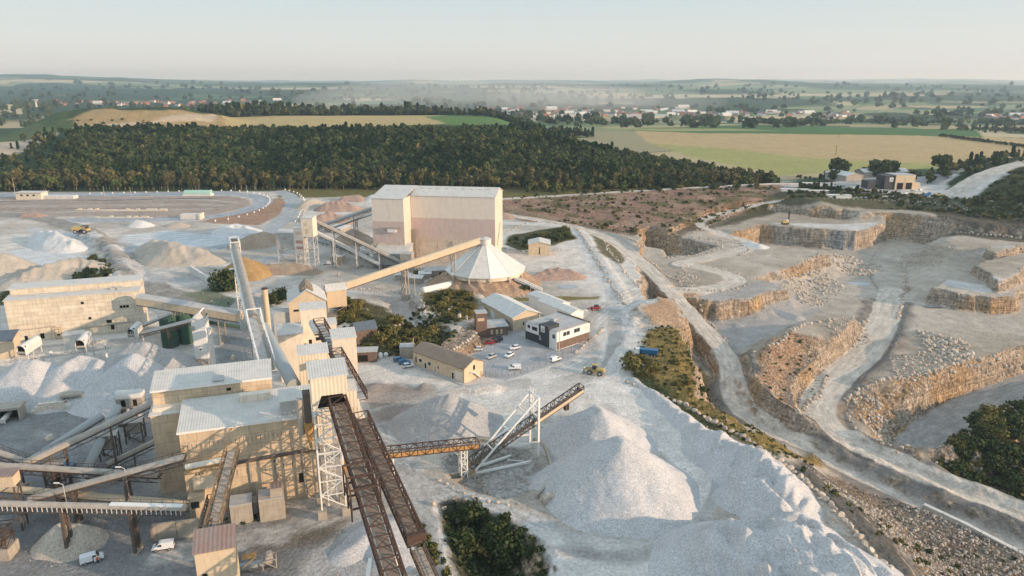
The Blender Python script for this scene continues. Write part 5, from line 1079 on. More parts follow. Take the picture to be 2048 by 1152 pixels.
# ------------------------------------------------------------------ conveyors
def axes(a, b):
    # object frame at a whose local +y runs along the belt, seen from above; returns thing location, yaw, length, rise
    d = b - a; return math.atan2(-d.x, d.y), math.hypot(d.x, d.y), d.z
def conveyor(name, label, a, b, style='tube', w=2.0, h=1.8, mat=None, legs=(), group=None, legmat=None, railing=True, truss=None, beltmat=None, rb=.13, panels=0, zoff=None, side=None, open_top=False):
    a, b = Vector(a), Vector(b); yaw, L, rise = axes(a, b); t = thing(name, label, 'conveyor', (a.x, a.y, a.z), yaw, group); P = lambda x, s, z=0: (x, s * L, z + s * rise)
    truss = truss or M['darksteel']; mat = mat or M['cover']
    if style in ('tube', 'gallery'):
        m = MB()
        if style == 'tube':
            m.tube(P(0, 0), P(0, 1), w / 2, 12, half=True, caps=True); m.build('belt_cover', mat, t)
            MB().bar(P(0, 0, -.25), P(0, 1, -.25), w * .9, .4).build('belt_frame', truss, t)
            m = MB()
            if railing:
                for s_ in (-1,):
                    for zz in (.3, 1.0): m.bar(P(s_ * (w / 2 + .8), 0, zz), P(s_ * (w / 2 + .8), 1, zz), .08)
                    m.bar(P(s_ * (w / 2 + .45), 0, -.3), P(s_ * (w / 2 + .45), 1, -.3), .8, .1)
                    for s in np.arange(0, 1.001, max(.02, 2.2 / L)): m.bar(P(s_ * (w / 2 + .8), s, -.3), P(s_ * (w / 2 + .8), s, 1.0), .07)
                for s in np.arange(0, 1.0, max(.02, 3.0 / L)):
                    m.bar(P(-w / 2, s, -.5), P(w / 2 + .1, s, -1.2), .08); m.bar(P(w / 2, s, -.5), P(w / 2, min(1, s + 1.5 / L), -1.2), .09)
                m.bar(P(w / 2, 0, -1.2), P(w / 2, 1, -1.2), .16); m.bar(P(-w / 2, 0, -1.2), P(-w / 2, 1, -1.2), .16); m.build('walkway', truss, t)
        else:
            m.add([P(-w / 2, 0), P(w / 2, 0), P(w / 2, 1), P(-w / 2, 1), P(-w / 2, 0, h * .75), P(w / 2, 0, h * .75), P(w / 2, 1, h * .75), P(-w / 2, 1, h * .75)], [(0, 3, 2, 1), (0, 1, 5, 4), (1, 2, 6, 5), (2, 3, 7, 6), (3, 0, 4, 7)]); m.build('gallery_wall', mat, t)
            m = MB(); o = .12; m.add([P(-w / 2 - o, 0, h * .75), P(w / 2 + o, 0, h * .75), P(w / 2 + o, 1, h * .75), P(-w / 2 - o, 1, h * .75), P(-w / 4, 0, h), P(w / 4, 0, h), P(w / 4, 1, h), P(-w / 4, 1, h)], [(4, 5, 6, 7), (0, 4, 7, 3), (5, 1, 2, 6), (0, 1, 5, 4), (3, 7, 6, 2)]); m.build('gallery_roof', side or mat, t)
            m = MB()
            for s_ in (-1, 1):
                m.bar(P(s_ * w / 2, 0, -.25), P(s_ * w / 2, 1, -.25), .25); 
            m.build('bottom_beam', truss, t)
    elif style == 'truss':
        hw = w / 2; n = max(3, int(L / (h * .95)))
        MB().bar(P(-.1 * w, 0, .25), P(-.1 * w, 1, .25), w * .56, .2).build('belt', beltmat or M['belt'], t)
        m = MB(); m.bar(P(hw * .62, 0, .1), P(hw * .62, 1, .1), w * .24, .08); m.build('walkway', M['concrete'], t)
        if side:
            MB().bar(P(hw - .08, 0, .6), P(hw - .08, 1, .6), .08, 1.0).build('side_sheet', side, t)
        m = MB()
        for s_ in (-1, 1):
            x = s_ * hw
            for zz in (0, h): m.bar(P(x, 0, zz), P(x, 1, zz), rb * 1.7)
            for k in range(n):
                s0, s1 = k / n, (k + 1) / n; m.bar(P(x, s0, 0), P(x, s0, h), rb); m.bar(P(x, s0, 0) if k % 2 else P(x, s0, h), P(x, s1, h) if k % 2 else P(x, s1, 0), rb)
            m.bar(P(x, 1, 0), P(x, 1, h), rb)
        for k in range(n + 1):
            s0 = k / n; m.bar(P(-hw, s0, 0), P(hw, s0, 0), rb)
            if open_top: continue
            m.bar(P(-hw, s0, h), P(hw, s0, h), rb * .9)
            if k < n and k % 2 == 0: m.bar(P(-hw, s0, h), P(hw, s0 + 1 / n, h), rb * .6)
        m.build('truss_frame', truss, t)
    # trestles: (fraction along, spread, top width)
    for lg in legs:
        s, sp = lg[0], lg[1]; wx, wy = a.x + (b.x - a.x) * s, a.y + (b.y - a.y) * s; zt = rise * s - .4; zg = Hf(wx, wy) - a.z - .4 if zoff is None else zoff - a.z
        m = MB(); r = lg[2] if len(lg) > 2 else .3; H = zt - zg
        if H < .8: continue
        for s_ in (-1, 1): m.bar((s_ * w * .45, s * L, zt), (s_ * (w * .45 + sp), s * L, zg), r)
        k = max(1, int(H / 4.5))
        for i in range(k):
            f0, f1 = i / k, (i + 1) / k; x0, x1 = w * .45 + sp * f0, w * .45 + sp * f1
            m.bar((-x0, s * L, zt - H * f0), (x1, s * L, zt - H * f1), r * .55); m.bar((x0, s * L, zt - H * f0), (-x1, s * L, zt - H * f1), r * .55)
        m.build('trestle', legmat or truss, t)
        MB().box(-w * .45 - sp - .6, w * .45 + sp + .6, s * L - .6, s * L + .6, zg - .6, zg + .8).build('footing', M['concrete'], t)
    return t
# twin truss conveyors coming down towards the front
P1, P2 = W3(676, 812, 27.0), W3(766, 1096, 15.4); P2 = P1 + (P2 - P1) * 1.55
tc = conveyor('truss_conveyor', 'rusty open truss conveyor leaving the mouth of the head house', P1, P2, 'truss', 3.6, 2.3, legs=[], truss=M['rust'], rb=.2, group='twin rusty truss conveyors')
yaw, L, rise = axes(P1, P2); m = MB(); s0, s1 = .36, .47
for s in (s0, (s0 + s1) / 2, s1):
    for zz in (-.5, 3.4): m.bar((-2.3, s * L, s * rise + zz), (3.3, s * L, s * rise + zz), .3)
    for x in (-2.3, 3.3): m.bar((x, s * L, s * rise - 3.0), (x, s * L, s * rise + 3.4), .28)
for x in (-2.3, 3.3):
    for zz in (-.5, 3.4): m.bar((x, s0 * L, s0 * rise + zz), (x, s1 * L, s1 * rise + zz), .26)
m.build('take_up_frame', M['rust'], tc)
m = MB(); s = .66; zg = -P1.z - .5; zz = s * rise - .5
for x, dy in ((-2.2, -1), (3.4, 2)): m.bar((x * .7, s * L, zz), (x * 2.3, s * L + dy * 4, zg), .75)
m.bar((-3.9, s * L - 2, zz * .5 + zg * .5), (5.0, s * L + 4, zz * .5 + zg * .5), .6); m.bar((-4.8, s * L - 3.4, zg * .8 + zz * .2), (6.8, s * L + 6, zg * .8 + zz * .2), .6); m.build('support_frame', M['white'], tc)
Q1, Q2 = W3(722, 842, 23.4), W3(833, 1090, 13.0)
t2 = conveyor('truss_conveyor', 'rusty open truss conveyor starting under the small canopy beside the head house', Q1, Q2, 'truss', 3.2, 2.2, truss=M['rust'], rb=.19, group='twin rusty truss conveyors', legs=[])
Q3 = Q2 + (Q2 - Q1) * .5 - Vector((0, 0, 1.2))
conveyor('belt_conveyor', 'lower open belt with railings continuing past the orange end box', Q2 - Vector((0, 0, 1.0)), Q3, 'truss', 2.6, 1.3, truss=M['darksteel'], rb=.09, beltmat=M['cover'], side=M['ochre'])
yaw, L, rise = axes(Q1, Q2); m = MB(); m.box(-1.8, 1.9, L - .4, L + .5, rise + .9, rise + 2.6); m.build('end_box', M['rust'], t2)
# upper truss gallery behind the towers and galleries between blocks
conveyor('truss_gallery', 'rusty truss gallery running down the roof line between the cream blocks', W3(638, 650, 19), W3(722, 800, 15), 'truss', 3.4, 2.3, truss=M['rust'], rb=.16, beltmat=M['greyroof'])
conveyor('covered_belt', 'short round covered belt rising out of the transfer tower mouth', W3(632, 722, 23.0), W3(648, 748, 24.5), 'tube', 2.4, 2, mat=M['pale_wall'], railing=False)
conveyor('covered_belt', 'grey covered belt inside the upper block mouth', W3(624, 646, 19), W3(636, 668, 19), 'tube', 2.2, 2, mat=M['dustwhite'], railing=False)
# tall lattice stacker: two tube runs
h1 = 19.0; P0 = W3(537, 742, 16.0); Pm = W3(507, 636, 22); Pt = W3(469, 488, 24)
t = conveyor('lattice_stacker', 'long grey tube conveyor climbing a white lattice mast above the ochre cone', Pm, Pt, 'tube', 3.0, 2, mat=M['cover'], truss=M['white'])
yaw, L, rise = axes(Pm, Pt); m = MB()
for s in (.90, 1.0):
    for x in (-1.9, 1.9): m.bar((x, s * L, s * rise - 1.5), (x, s * L, s * rise + 3.2), .32)
    m.bar((-1.9, s * L, s * rise + 3.2), (1.9, s * L, s * rise + 3.2), .3)
for x in (-1.9, 1.9): m.bar((x, .9 * L, .9 * rise + 3.2), (x, L, rise + 3.2), .3); m.bar((x, .9 * L, .9 * rise + 3.2), (x, L, rise), .2)
m.build('head_frame', M['white'], t); MB().box(-1.2, 1.2, L - 1.0, L + .9, rise - .2, rise + 2.2).build('head_box', M['darksteel'], t)
m = MB(); s = .55; zg = -Pm.z; lattice(m, -2.6, -.9, s * L - 1.2, s * L + 1.2, zg, s * rise - .5, 9, .26, .15); m.build('lattice_mast', M['white'], t)
m = MB(); s = .2; lattice(m, -3.0, -.6, s * L - 1.5, s * L + 1.5, zg, s * rise - .5, 8, .26, .15); m.build('lattice_mast', M['greyroof'], t)
MB().box(-4.2, -2.4, .62 * L, .62 * L + 2, .62 * rise - 1, .62 * rise - .8).build('side_platform', M['white'], t)
t = conveyor('covered_belt', 'wide grey belt between white lattice sides ending on the long back hall', P0, Pm, 'truss', 4.2, 2.6, truss=M['white'], rb=.2, beltmat=M['greyroof'], legs=[], open_top=True)
yaw, L, rise = axes(P0, Pm); m = MB()
for x in (-2.1, 2.1):
    m.bar((x, L * .9, rise * .9), (x, L * .9, rise * .9 + 4.6), .32); m.bar((x, L * .9, rise * .9 + 4.6), (x, L * .98, rise + 1.0), .3); m.bar((x, L * .78, rise * .8 + 2.4), (x, L * .9, rise * .9 + 4.6), .3)
m.bar((-2.1, L * .9, rise * .9 + 4.6), (2.1, L * .9, rise * .9 + 4.6), .3); m.build('head_frame', M['white'], t)
conveyor('tube_conveyor', 'blue-grey tube conveyor sliding down behind the wide grey belt', W3(527, 655, 19), W3(588, 772, 17.5), 'tube', 3.6, 2, mat=M['greycover'], railing=False)
for (px, py, pyt, lab) in ((432, 770, 655, 'white stair post under the lattice stacker'), ):
    a, z0, zt = lean(px, py, pyt); t = thing('stair_post', lab, 'post', (a[0], a[1], z0)); MB().tube((0, 0, 0), (0, 0, zt), .8, 10).build('post', M['dustwhite'], t)
# wide gallery from the white plant
conveyor('closed_gallery', 'wide weathered panel gallery sloping from the white plant to the lattice mast', W3(280, 606, 14.0), W3(482, 640, 9.5), 'gallery', 4.2, 3.6, mat=M['tanwall'], side=M['greyroof'], legs=[(.35, .3), (.8, .3)], legmat=M['cover'])
conveyor('tube_conveyor', 'thin green tube conveyor crossing in front of the wide gallery', W3(415, 645, 7), W3(480, 655, 4), 'tube', 1.6, 1.4, mat=M['greenpaint'], railing=False)
conveyor('tube_conveyor', 'grey tube conveyor rising from the white plant to the slender tower', W3(281, 668, 7), W3(392, 640, 13), 'tube', 1.9, 1.4, mat=M['greycover'], legs=[(.5, .4, .2)])
conveyor('tube_conveyor', 'upper thin tube conveyor above the green silos', W3(285, 652, 9), W3(340, 630, 14), 'tube', 1.5, 1.4, mat=M['greycover'], railing=False)
# long tan gallery to the conical store and hall feeds
conveyor('closed_gallery', 'long tan gallery climbing from the stilted drive house to the top of the conical store', W3(690, 577, 10.5), Vector((cc[0] - 2.5, cc[1] - .5, za - .3)), 'gallery', 3.0, 2.6, mat=M['tanwall'], side=M['tanwall'], legs=[(.40, .6, .4), (.42, .6, .4), (.78, .5, .4)], legmat=M['cover'])
conveyor('tube_conveyor', 'brown tube conveyor running down from the tallest screening tower', W3(620, 438, 25), W3(806, 527, 3.5), 'tube', 2.6, 2, mat=M['cover'], legs=[(.25, .4, .35), (.5, .5, .35), (.75, .5, .35)], legmat=M['dustwhite'])
conveyor('tube_conveyor', 'middle dusty conveyor from the screening towers to the foot of the hall annex', W3(624, 462, 17), W3(760, 530, 2), 'tube', 3.0, 2, mat=M['dustwhite'], legs=[(.3, .5, .35), (.7, .4, .35)], legmat=M['dustwhite'])
conveyor('tube_conveyor', 'lowest grey conveyor reaching under the middle one at the screening towers', W3(628, 480, 9), W3(735, 510, 4), 'tube', 2.4, 2, mat=M['greycover'], legs=[(.5, .4, .3)], legmat=M['dustwhite'])
conveyor('tube_conveyor', 'dark tube conveyor crossing above the brown heap to the hall', W3(632, 456, 15), W3(756, 414, 26), 'tube', 2.2, 2, mat=M['greycover'], legs=[(.6, 1.2, .4)], legmat=M['cover'])
conveyor('tube_conveyor', 'second pale tube conveyor entering the hall beside the dark one', W3(660, 458, 12), W3(757, 424, 24), 'tube', 2.0, 2, mat=M['dustwhite'], railing=False, legs=[(.55, .6, .3)], legmat=M['cover'])
t = conveyor('loading_conveyor', 'stubby tan loading conveyor on dusty legs behind the white plant', W3(222, 574, 5), W3(272, 562, 8), 'gallery', 3.2, 2.2, mat=M['tanwall'], legs=[(.1, .8, .5), (.85, .5, .4)], legmat=M['dustwhite'])
MB().box(-2.6, 2.6, -2.5, 1.5, -1.2, 2.2).build('feed_box', M['dustwhite'], t)
conveyor('incline_conveyor', 'small pale incline conveyor dipping to scrap shelters at the conical store', W3(800, 540, 5), W3(838, 558, 1.2), 'tube', 1.6, 1.4, mat=M['dustwhite'], railing=False)
# the bundle of conveyors in the near left corner
conveyor('tube_conveyor', 'sunlit tan conveyor rising to the corner of the crushing building', W3(40, 935, 8), W3(306, 808, 17), 'tube', 2.2, 1.6, mat=M['cover'], legs=[(.32, .3, .5), (.66, .4, .5)])
conveyor('tube_conveyor', 'dark conveyor behind the sunlit tan one, ending at the round roofed hopper', W3(60, 925, 7), W3(205, 832, 12), 'tube', 2.4, 1.6, mat=M['greycover'], railing=False)
conveyor('tube_conveyor', 'steep blue-grey tube conveyor passing beneath the crossing conveyors', W3(160, 968, 2), W3(235, 815, 9), 'tube', 2.4, 1.6, mat=M['greycover'], railing=False)
conveyor('belt_conveyor', 'upper dusty conveyor with cable trays running level across the left edge', W3(-40, 930, 11), W3(318, 952, 9.5), 'tube', 1.7, 1.4, mat=M['cover'], truss=M['rust'], legs=[(.42, .2, .6)])
conveyor('belt_conveyor', 'long dusty conveyor rising from bottom left to the wall of the crushing building', W3(60, 1000, 6.5), W3(368, 916, 15.5), 'tube', 1.9, 1.4, mat=M['cover'], legs=[(.28, .3, .5), (.62, .3, .55)])
conveyor('belt_conveyor', 'tan pipe-like conveyor low behind the ribbed one', W3(5, 978, 6.5), W3(372, 1010, 5.5), 'tube', 2.0, 1.4, mat=M['tanwall'], railing=False)
t = conveyor('ribbed_conveyor', 'dark ribbed conveyor with a white cover stretch reaching the crushing building', W3(-30, 1008, 11.5), W3(374, 1018, 10), 'tube', 1.6, 1.4, mat=M['cover'], legs=[(.38, .3, .6), (.72, .3, .6)], railing=True)
yaw, L, rise = axes(W3(-30, 1008, 11.5), W3(374, 1018, 10)); m = MB()
for s in np.arange(0, 1, 1.0 / L): m.bar((.95, s * L, s * rise - .9), (.95, s * L, s * rise + .1), .12)
merge_into([c for c in t.children if c.name.startswith('belt_cover')][0], m, M['dustwhite']); MB().bar((0, L * .62, rise * .62 + .75), (0, L * .98, rise + .75), 1.2, .2).build('white_cover', M['white'], t)
a = W3(238, 790, 9); t = thing('hopper_house', 'round roofed grey hopper housing on dark legs before the tunnel mouth', 'hopper', (a.x, a.y, 0), R(12))
m = MB(); m.tube((-1, 1, 8.0), (6.0, 1, 8.0), 1.9, 10, half=True); m.build('roof', M['dustwhite'], t); MB().box(-.9, 5.9, -.8, 2.8, 5.0, 8.0).build('wall', M['cover'], t); MB().box(.4, 1.6, -.86, -.8, 5.6, 7.6).build('window', M['dark'], t); MB().box(3.6, 4.6, -.86, -.8, 5.6, 7.6).build('window', M['dark'], t)
m = MB(); lattice(m, .2, 3.0, -.4, 2.4, -1, 5.0, 2, .5, .25); m.build('stand', M['darksteel'], t)
conveyor('tube_conveyor', 'short dark conveyor feeding the round roofed hopper from the tunnel mouth', W3(262, 800, 1.5), W3(248, 786, 8), 'tube', 1.6, 1.2, mat=M['cover'], railing=False)
conveyor('belt_conveyor', 'low shaded conveyor under the crossing conveyors by the crushing building', W3(215, 930, 2.5), W3(318, 880, 6), 'tube', 1.8, 1.2, mat=M['cover'], legs=[(.5, .3, .3)])
conveyor('belt_conveyor', 'thin shaded conveyor at the far left edge behind the rust roofed drive tower', W3(-20, 900, 9), W3(64, 928, 7), 'tube', 1.6, 1.2, mat=M['cover'], legs=[(.6, .3, .3)])
for px, py, h_, lab in ((222, 915, 7, 'dark steel screen frame in the shade beneath the sunlit tan conveyor'), (272, 880, 6, 'small steel service frame close to the side block of the crushing building'), (120, 985, 8, 'steel transfer frame where the left conveyors cross')):
    p = U(px, py); t = thing('steel_frame', lab, 'frame', (p[0], p[1], Hf(*p)), R(15)); m = MB(); lattice(m, -2, 2.2, -1.6, 1.8, -.3, h_, 2, .32, .18); m.build('frame', M['darksteel'], t); MB().box(-1.8, 2.0, -1.4, 1.6, h_ * .5, h_ * .5 + 1.4).build('screen_box', M['cover'], t); MB().box(-2.2, 2.4, -1.8, 2.0, h_, h_ + .12).build('deck', M['cover'], t)
# tunnel mouths under the cones
for px, py, lab, wd in ((22, 834, 'dark tunnel mouth under the leftmost gravel cone', 6.5), (150, 806, 'tunnel mouth with a small sign under the ring crested cone', 5.5), (257, 795, 'open tunnel mouth behind the round roofed hopper', 5.5)):
    p = U(px, py); t = thing('tunnel_mouth', lab, 'tunnel', (p[0], p[1], 0), R(16)); m = MB()
    m.box(-wd / 2, -wd / 2 + .5, -2.2, 2.5, -.5, 3.0); m.box(wd / 2 - .5, wd / 2, -2.2, 2.5, -.5, 3.0); m.box(-wd / 2 - .3, wd / 2 + .3, -2.4, 2.6, 3.0, 3.7); m.build('frame', M['concrete'], t)
    MB().box(-wd / 2 + .5, wd / 2 - .5, .8, 1.1, -.5, 3.0).build('dark_bay', M['dark'], t)
    m = MB(); m.tube((-.8, -4.5, .8), (-.2, .8, 1.2), .7, 8); m.bar((-1.6, -4.5, 0), (-1.6, -4.5, 1.3), .3); m.bar((0, -4.5, 0), (0, -4.5, 1.3), .3); m.build('feeder', M['dustwhite'], t)
    if px == 150:
        s = MB().box(-1.9, -.9, -2.5, -2.42, 1.3, 2.3).build('sign', M['white'], t); m = MB()
        for q in ((0, 0, .12, .7), (0, 0, .3, .12), (0, .3, .3, .12), (0, .6, .3, .12), (.28, .05, .1, .22), (.28, .38, .1, .22), (.5, 0, .1, .7)): m.box(-1.7 + q[0], -1.7 + q[0] + q[2], -2.56, -2.5, 1.45 + q[1], 1.45 + q[1] + q[3])
        m.build('sign_letters', M['carred'], s)
p = U(62, 826); t = thing('block_stack', 'stacked pale concrete blocks between two tunnel mouths', 'block wall', (p[0], p[1], 0), R(16)); m = MB()
for r_ in range(3):
    for k in range(6 - r_): m.box(k * 1.75 + r_ * .9, k * 1.75 + 1.65 + r_ * .9, r_ * .25, 1 + r_ * .25, r_ * .85 - .2, r_ * .85 + .6)
m.build('blocks', M['pale_wall'], t)
# small plant in the bottom left corner and steel tower
p = U(8, 950, 14); t = thing('drive_tower', 'rust roofed drive tower cut by the left frame edge', 'tower', (p[0], p[1], 0), R(10)); MB().box(-6, 1.5, 0, 3, 11, 13.6).build('wall', M['tanwall'], t); MB().box(-6.3, 1.8, -.3, 3.3, 13.62, 13.9).build('roof', M['rustroof'], t)
m = MB(); lattice(m, -5, 1.2, .2, 2.8, -1, 11, 3, .3, .18); m.build('stand', M['darksteel'], t)
p = U(5, 1100, 2); t = thing('loading_bin', 'dark loading bin on a concrete pier at the lower left frame edge', 'hopper', (p[0], p[1], 0), R(6)); MB().box(-4, 1.6, -1, 3, -1, 2.6).build('pier', M['concrete'], t); m = MB(); m.tube((-1.0, 1, 2.6), (-1.0, 1, 5.2), 1.2, 8, 2.4); m.build('bin', M['darksteel'], t); m = MB(); lattice(m, -3, 1.2, -.6, 2.4, 2.6, 6.5, 2, .16, .1); m.build('frame', M['rust'], t)
p = U(512, 1140, 0); t = thing('return_station', 'small greenish belt return station with timber frame beside the rusty roofed shed', 'machine', (p[0], p[1], 0), A18)
m = MB(); m.box(-6, 2.0, 0, 1.2, .6, 1.4); m.build('belt', M['greycover'], t); m = MB(); lattice(m, 1.4, 4.0, -.6, 1.8, 0, 2.0, 1, .2, .14); m.box(2, 3.4, -.2, 1.4, 1.0, 2.6); m.build('frame', M['cover'], t); MB().box(2.2, 3.2, .1, 1.1, 2.6, 3.2).build('motor', M['cover'], t)
# conveyors on the face of the crushing building
conveyor('truss_conveyor', 'slim tan truss conveyor rising against the front wall of the crushing building', W3(425, 1062, 11.0), W3(466, 903, 18.5), 'truss', 2.6, 2.0, truss=plain('brown_truss_paint', (.20, .14, .085), .8, .25, 1.0), rb=.13, beltmat=M['cover'])
conveyor('truss_conveyor', 'short dark truss conveyor beside the slim tan one', W3(411, 1066, 10.5), W3(428, 1002, 11.5), 'truss', 2.2, 1.6, truss=M['darksteel'], rb=.12, beltmat=M['cover'])
conveyor('covered_belt', 'flat round topped belt resting along the wall of the crushing building', W3(372, 936, 14.5), W3(452, 920, 15.5), 'tube', 1.6, 1.2, mat=M['pale_wall'], truss=M['ochre'])
conveyor('pipe_bridge', 'thin dark pipe bridge along the crushing building wall', W3(470, 925, 15.2), W3(612, 900, 15.5), 'tube', .7, .8, mat=M['darksteel'], railing=False)

# --- radial stacker in the middle
piv = G(940, 948); zp = Hf(*piv); b1 = G(1052, 900); b2 = G(1084, 908); mid = ((b1[0] + b2[0]) / 2, (b1[1] + b2[1]) / 2)
ex, ey = mid[0] - piv[0], mid[1] - piv[1]; LL = math.hypot(ex, ey); ex, ey = ex / LL, ey / LL
lo, hi = 10, 90
for _ in range(50):
    tm = (lo + hi) / 2; x, y = piv[0] + ex * tm, piv[1] + ey * tm; z = ZT(y, 782)
    if PJ(x, y, z)[0] < 1163: lo = tm
    else: hi = tm
yw = math.atan2(-ex, ey); zh = ZT(piv[1] + ey * tm, 782) - zp
st = thing('radial_stacker', 'radial stacker with white support legs and dark truss boom reaching over the gravel cones', 'stacker', (piv[0], piv[1], zp), yw)
def PB(x, s, z=0): return (x, s * tm, 2.0 + (zh - 2.0) * s + z)
for s_ in (-1, 1):
    m = MB(); x = s_ * 1.15; n = 26
    for zz in (0, 1.9): m.bar(PB(x, 0, zz), PB(x, 1, zz), .24)
    for k in range(n): m.bar(PB(x, k / n, 0), PB(x, k / n, 1.9), .14); m.bar(PB(x, k / n, 0 if k % 2 else 1.9), PB(x, (k + 1) / n, 1.9 if k % 2 else 0), .14)
    m.bar(PB(x, 1, 0), PB(x, 1, 1.9), .2); m.build('boom_truss', M['darksteel'], st)
m = MB()
for k in range(27): m.bar(PB(-1.15, k / 26, 1.9), PB(1.15, k / 26, 1.9), .12); m.bar(PB(-1.15, k / 26, 0), PB(1.15, k / 26, 0), .14)
m.build('cross_bars', M['darksteel'], st)
MB().bar(PB(-.1, 0, .35), PB(-.1, 1, .35), 1.2, .15).build('belt', M['belt'], st); MB().bar(PB(1.2, .55, .5), PB(1.2, 1, .5), .1, 1.0).build('side_sheet', M['tanwall'], st)
m = MB(); m.tube(PB(-1.1, .99, .4), PB(1.1, .99, .4), .5, 10); m.build('head_drum', M['rust'], st); MB().box(-.5, .5, tm * .84, tm * .84 + 1.2, PB(0, .84)[2] - 2.2, PB(0, .84)[2]).build('drive_unit', M['rust'], st)
sp_ = LL / tm; zl = PB(0, sp_)[2]; ht = ZT(mid[1], 788) - zp
m = MB(); hw = 2.3
for s_ in (-1, 1):
    m.bar((s_ * hw, LL, .3), (s_ * hw, LL, ht), .5)
    m.bar((s_ * hw, LL - 6, .3 + 6), (s_ * hw, LL, 5.6), .3)
    m.bar((s_ * 1.6, .8, 1.6), (s_ * hw, LL - .3, ht - .4), .38); m.bar((s_ * 1.2, 1.0, .6), (s_ * hw * 1.3, LL, .7), .55)
m.bar((-hw * 1.4, LL, .7), (hw * 1.4, LL, .7), .6)
for f in (.3, .55, .8): m.bar((-hw * f - 1.6 * (1 - f), LL * f, 1.6 + (ht - 2) * f), (hw * f + 1.6 * (1 - f), LL * f, 1.6 + (ht - 2) * f), .25)
for z in (zl - 1.2, zl + 2.6, ht - .2, (zl + ht) / 2 + 1): m.bar((-hw, LL, z), (hw, LL, z), .34)
m.bar((-hw, LL, zl + 2.6), (hw, LL, ht - .2), .2); m.bar((-1, LL * .6, .65), (1.9, LL * .8, .65), .22); m.build('support_leg', M['white'], st)
m = MB()
for f in np.linspace(zl + 2.4, ht + .6, 6): m.bar((-hw - .9, LL + .4, f), (-hw + .9, LL + .4, f), .15)
for x in (-hw - .9, -hw + .1, -hw + .9): m.bar((x, LL + .4, zl + 1), (x, LL + .4, ht + 1.0), .15)
m.build('counter_ladder', M['white'], st)
for s_ in (-1, 1):
    for dy in (-.9, .9): MB().tube((s_ * hw * 1.4 - .2, LL + dy, 0.0), (s_ * hw * 1.4 + .2, LL + dy, 0.0), .55, 12).build('wheel', M['tyre'], st)
MB().box(-1.8, 1.8, -1.2, 2.2, -1.5, .6).build('pivot_block', M['concrete'], st); m = MB(); m.bar((-1.3, -1, .6), (-1.1, 3, 3.0), .25); m.bar((1.3, -1, .6), (1.1, 3, 3.0), .25); m.bar((-1.2, 0, 2.6), (1.2, 0, 2.6), .25); m.build('tail_frame', M['ochre'], st)
# feed conveyor and its pylons
fa = W3(768, 913, 9.5); fb = W3(955, 893, 6.6)
t = conveyor('feed_conveyor', 'rusty level truss conveyor with ochre sides feeding the radial stacker', fa, fb, 'truss', 2.4, 2.0, truss=M['rust'], rb=.13, beltmat=M['belt'], side=M['ochre'])
yaw, L, rise = axes(fa, fb); zg = Hf(*U(800, 955)) - fa.z
m = MB(); lattice(m, -.9, .9, L * .80, L * .80 + 1.6, zg - .8, rise * .8 - .2, 4, .22, .13); m.build('pylon', M['white'], t)
MB().bar((-1.0, L * .68, rise * .7), (-.8, L * .79, zg * .45), .3).build('strut', M['white'], t)
m = MB(); m.bar((-.9, L * .08, 0), (-.9, L * .08, zg - .5), .35); m.bar((.9, L * .08, 0), (.9, L * .08, zg - .5), .35); m.bar((-.9, L * .08, zg * .5), (.9, L * .08, zg * .5), .2); m.build('leg', M['white'], t)
p = G(905, 958); t = thing('pit_frame', 'low concrete frame pit beside the pylon of the feed conveyor', 'pit', (p[0], p[1], Hf(*p)), R(10)); m = MB(); m.box(-2.5, 2.5, -1.4, -1.1, -.5, .7); m.box(-2.5, 2.5, 1.1, 1.4, -.5, .9); m.box(-2.5, -2.2, -1.1, 1.1, -.5, .9); m.box(2.2, 2.5, -1.1, 1.1, -.5, .9); m.build('kerb', M['concrete'], t)
# curved retaining walls
def arcwall(name, label, pts, h, th_, mat, base=0.0):
    P = smooth(np.array([G(*p) for p in pts]), 2); c = P.mean(0); zc = Hf(*c); t = thing(name, label, 'wall', (c[0], c[1], zc)); m = MB(); n = len(P); vs = []
    for i, p in enumerate(P):
        d = P[min(i + 1, n - 1)] - P[max(i - 1, 0)]; d = d / (np.hypot(*d) + 1e-9); nn = np.array([-d[1], d[0]]) * th_ / 2; z = Hf(*p)
        for q, zz in ((p - nn, -1.5), (p + nn, -1.5), (p + nn, h), (p - nn, h)): vs.append((q[0] - c[0], q[1] - c[1], z - zc + zz))
    fs = []
    for i in range(n - 1):
        for k in range(4): fs.append((i * 4 + k, i * 4 + (k + 1) % 4, i * 4 + 4 + (k + 1) % 4, i * 4 + 4 + k))
    fs += [(0, 1, 2, 3), tuple(n * 4 - 4 + k for k in (3, 2, 1, 0))]; m.add(vs, fs); m.build('wall', mat, t); return t
arcwall('curved_wall', 'curved concrete wall holding back the tallest gravel cone', [(1068, 884), (1088, 896), (1100, 925), (1104, 955), (1092, 980), (1072, 998)], 1.3, .7, M['concrete'])
arcwall('curved_wall', 'low curved concrete slab wall behind the feed conveyor', [(885, 892), (915, 884), (950, 880), (985, 884)], .9, 1.6, M['concrete'])
arcwall('curved_wall', 'short concrete wall piece at the foot of the grey gravel cone', [(886, 878), (900, 872), (915, 870)], 1.2, 1.0, M['concrete'])
for px, py, s, lab in ((845, 880, 1.6, 'big square block at the foot of the grey gravel cone'), (1098, 1003, 1.8, 'pale boulder block at the end of the curved concrete wall')):
    p = G(px, py); m = MB(); m.box(-s, s * .7, -s * .6, s * .6, -.4, s); m.add([(-s * .8, -s * .5, s), (s * .5, -s * .5, s), (s * .3, s * .4, s * 1.2), (-s * .6, s * .4, s * 1.1)], [(0, 1, 2, 3)]); o = m.build('stone_block', M['limestone'], None, .15); o.location = (p[0], p[1], Hf(*p)); o.rotation_euler.z = R(25); tag(o, lab, 'stone block')
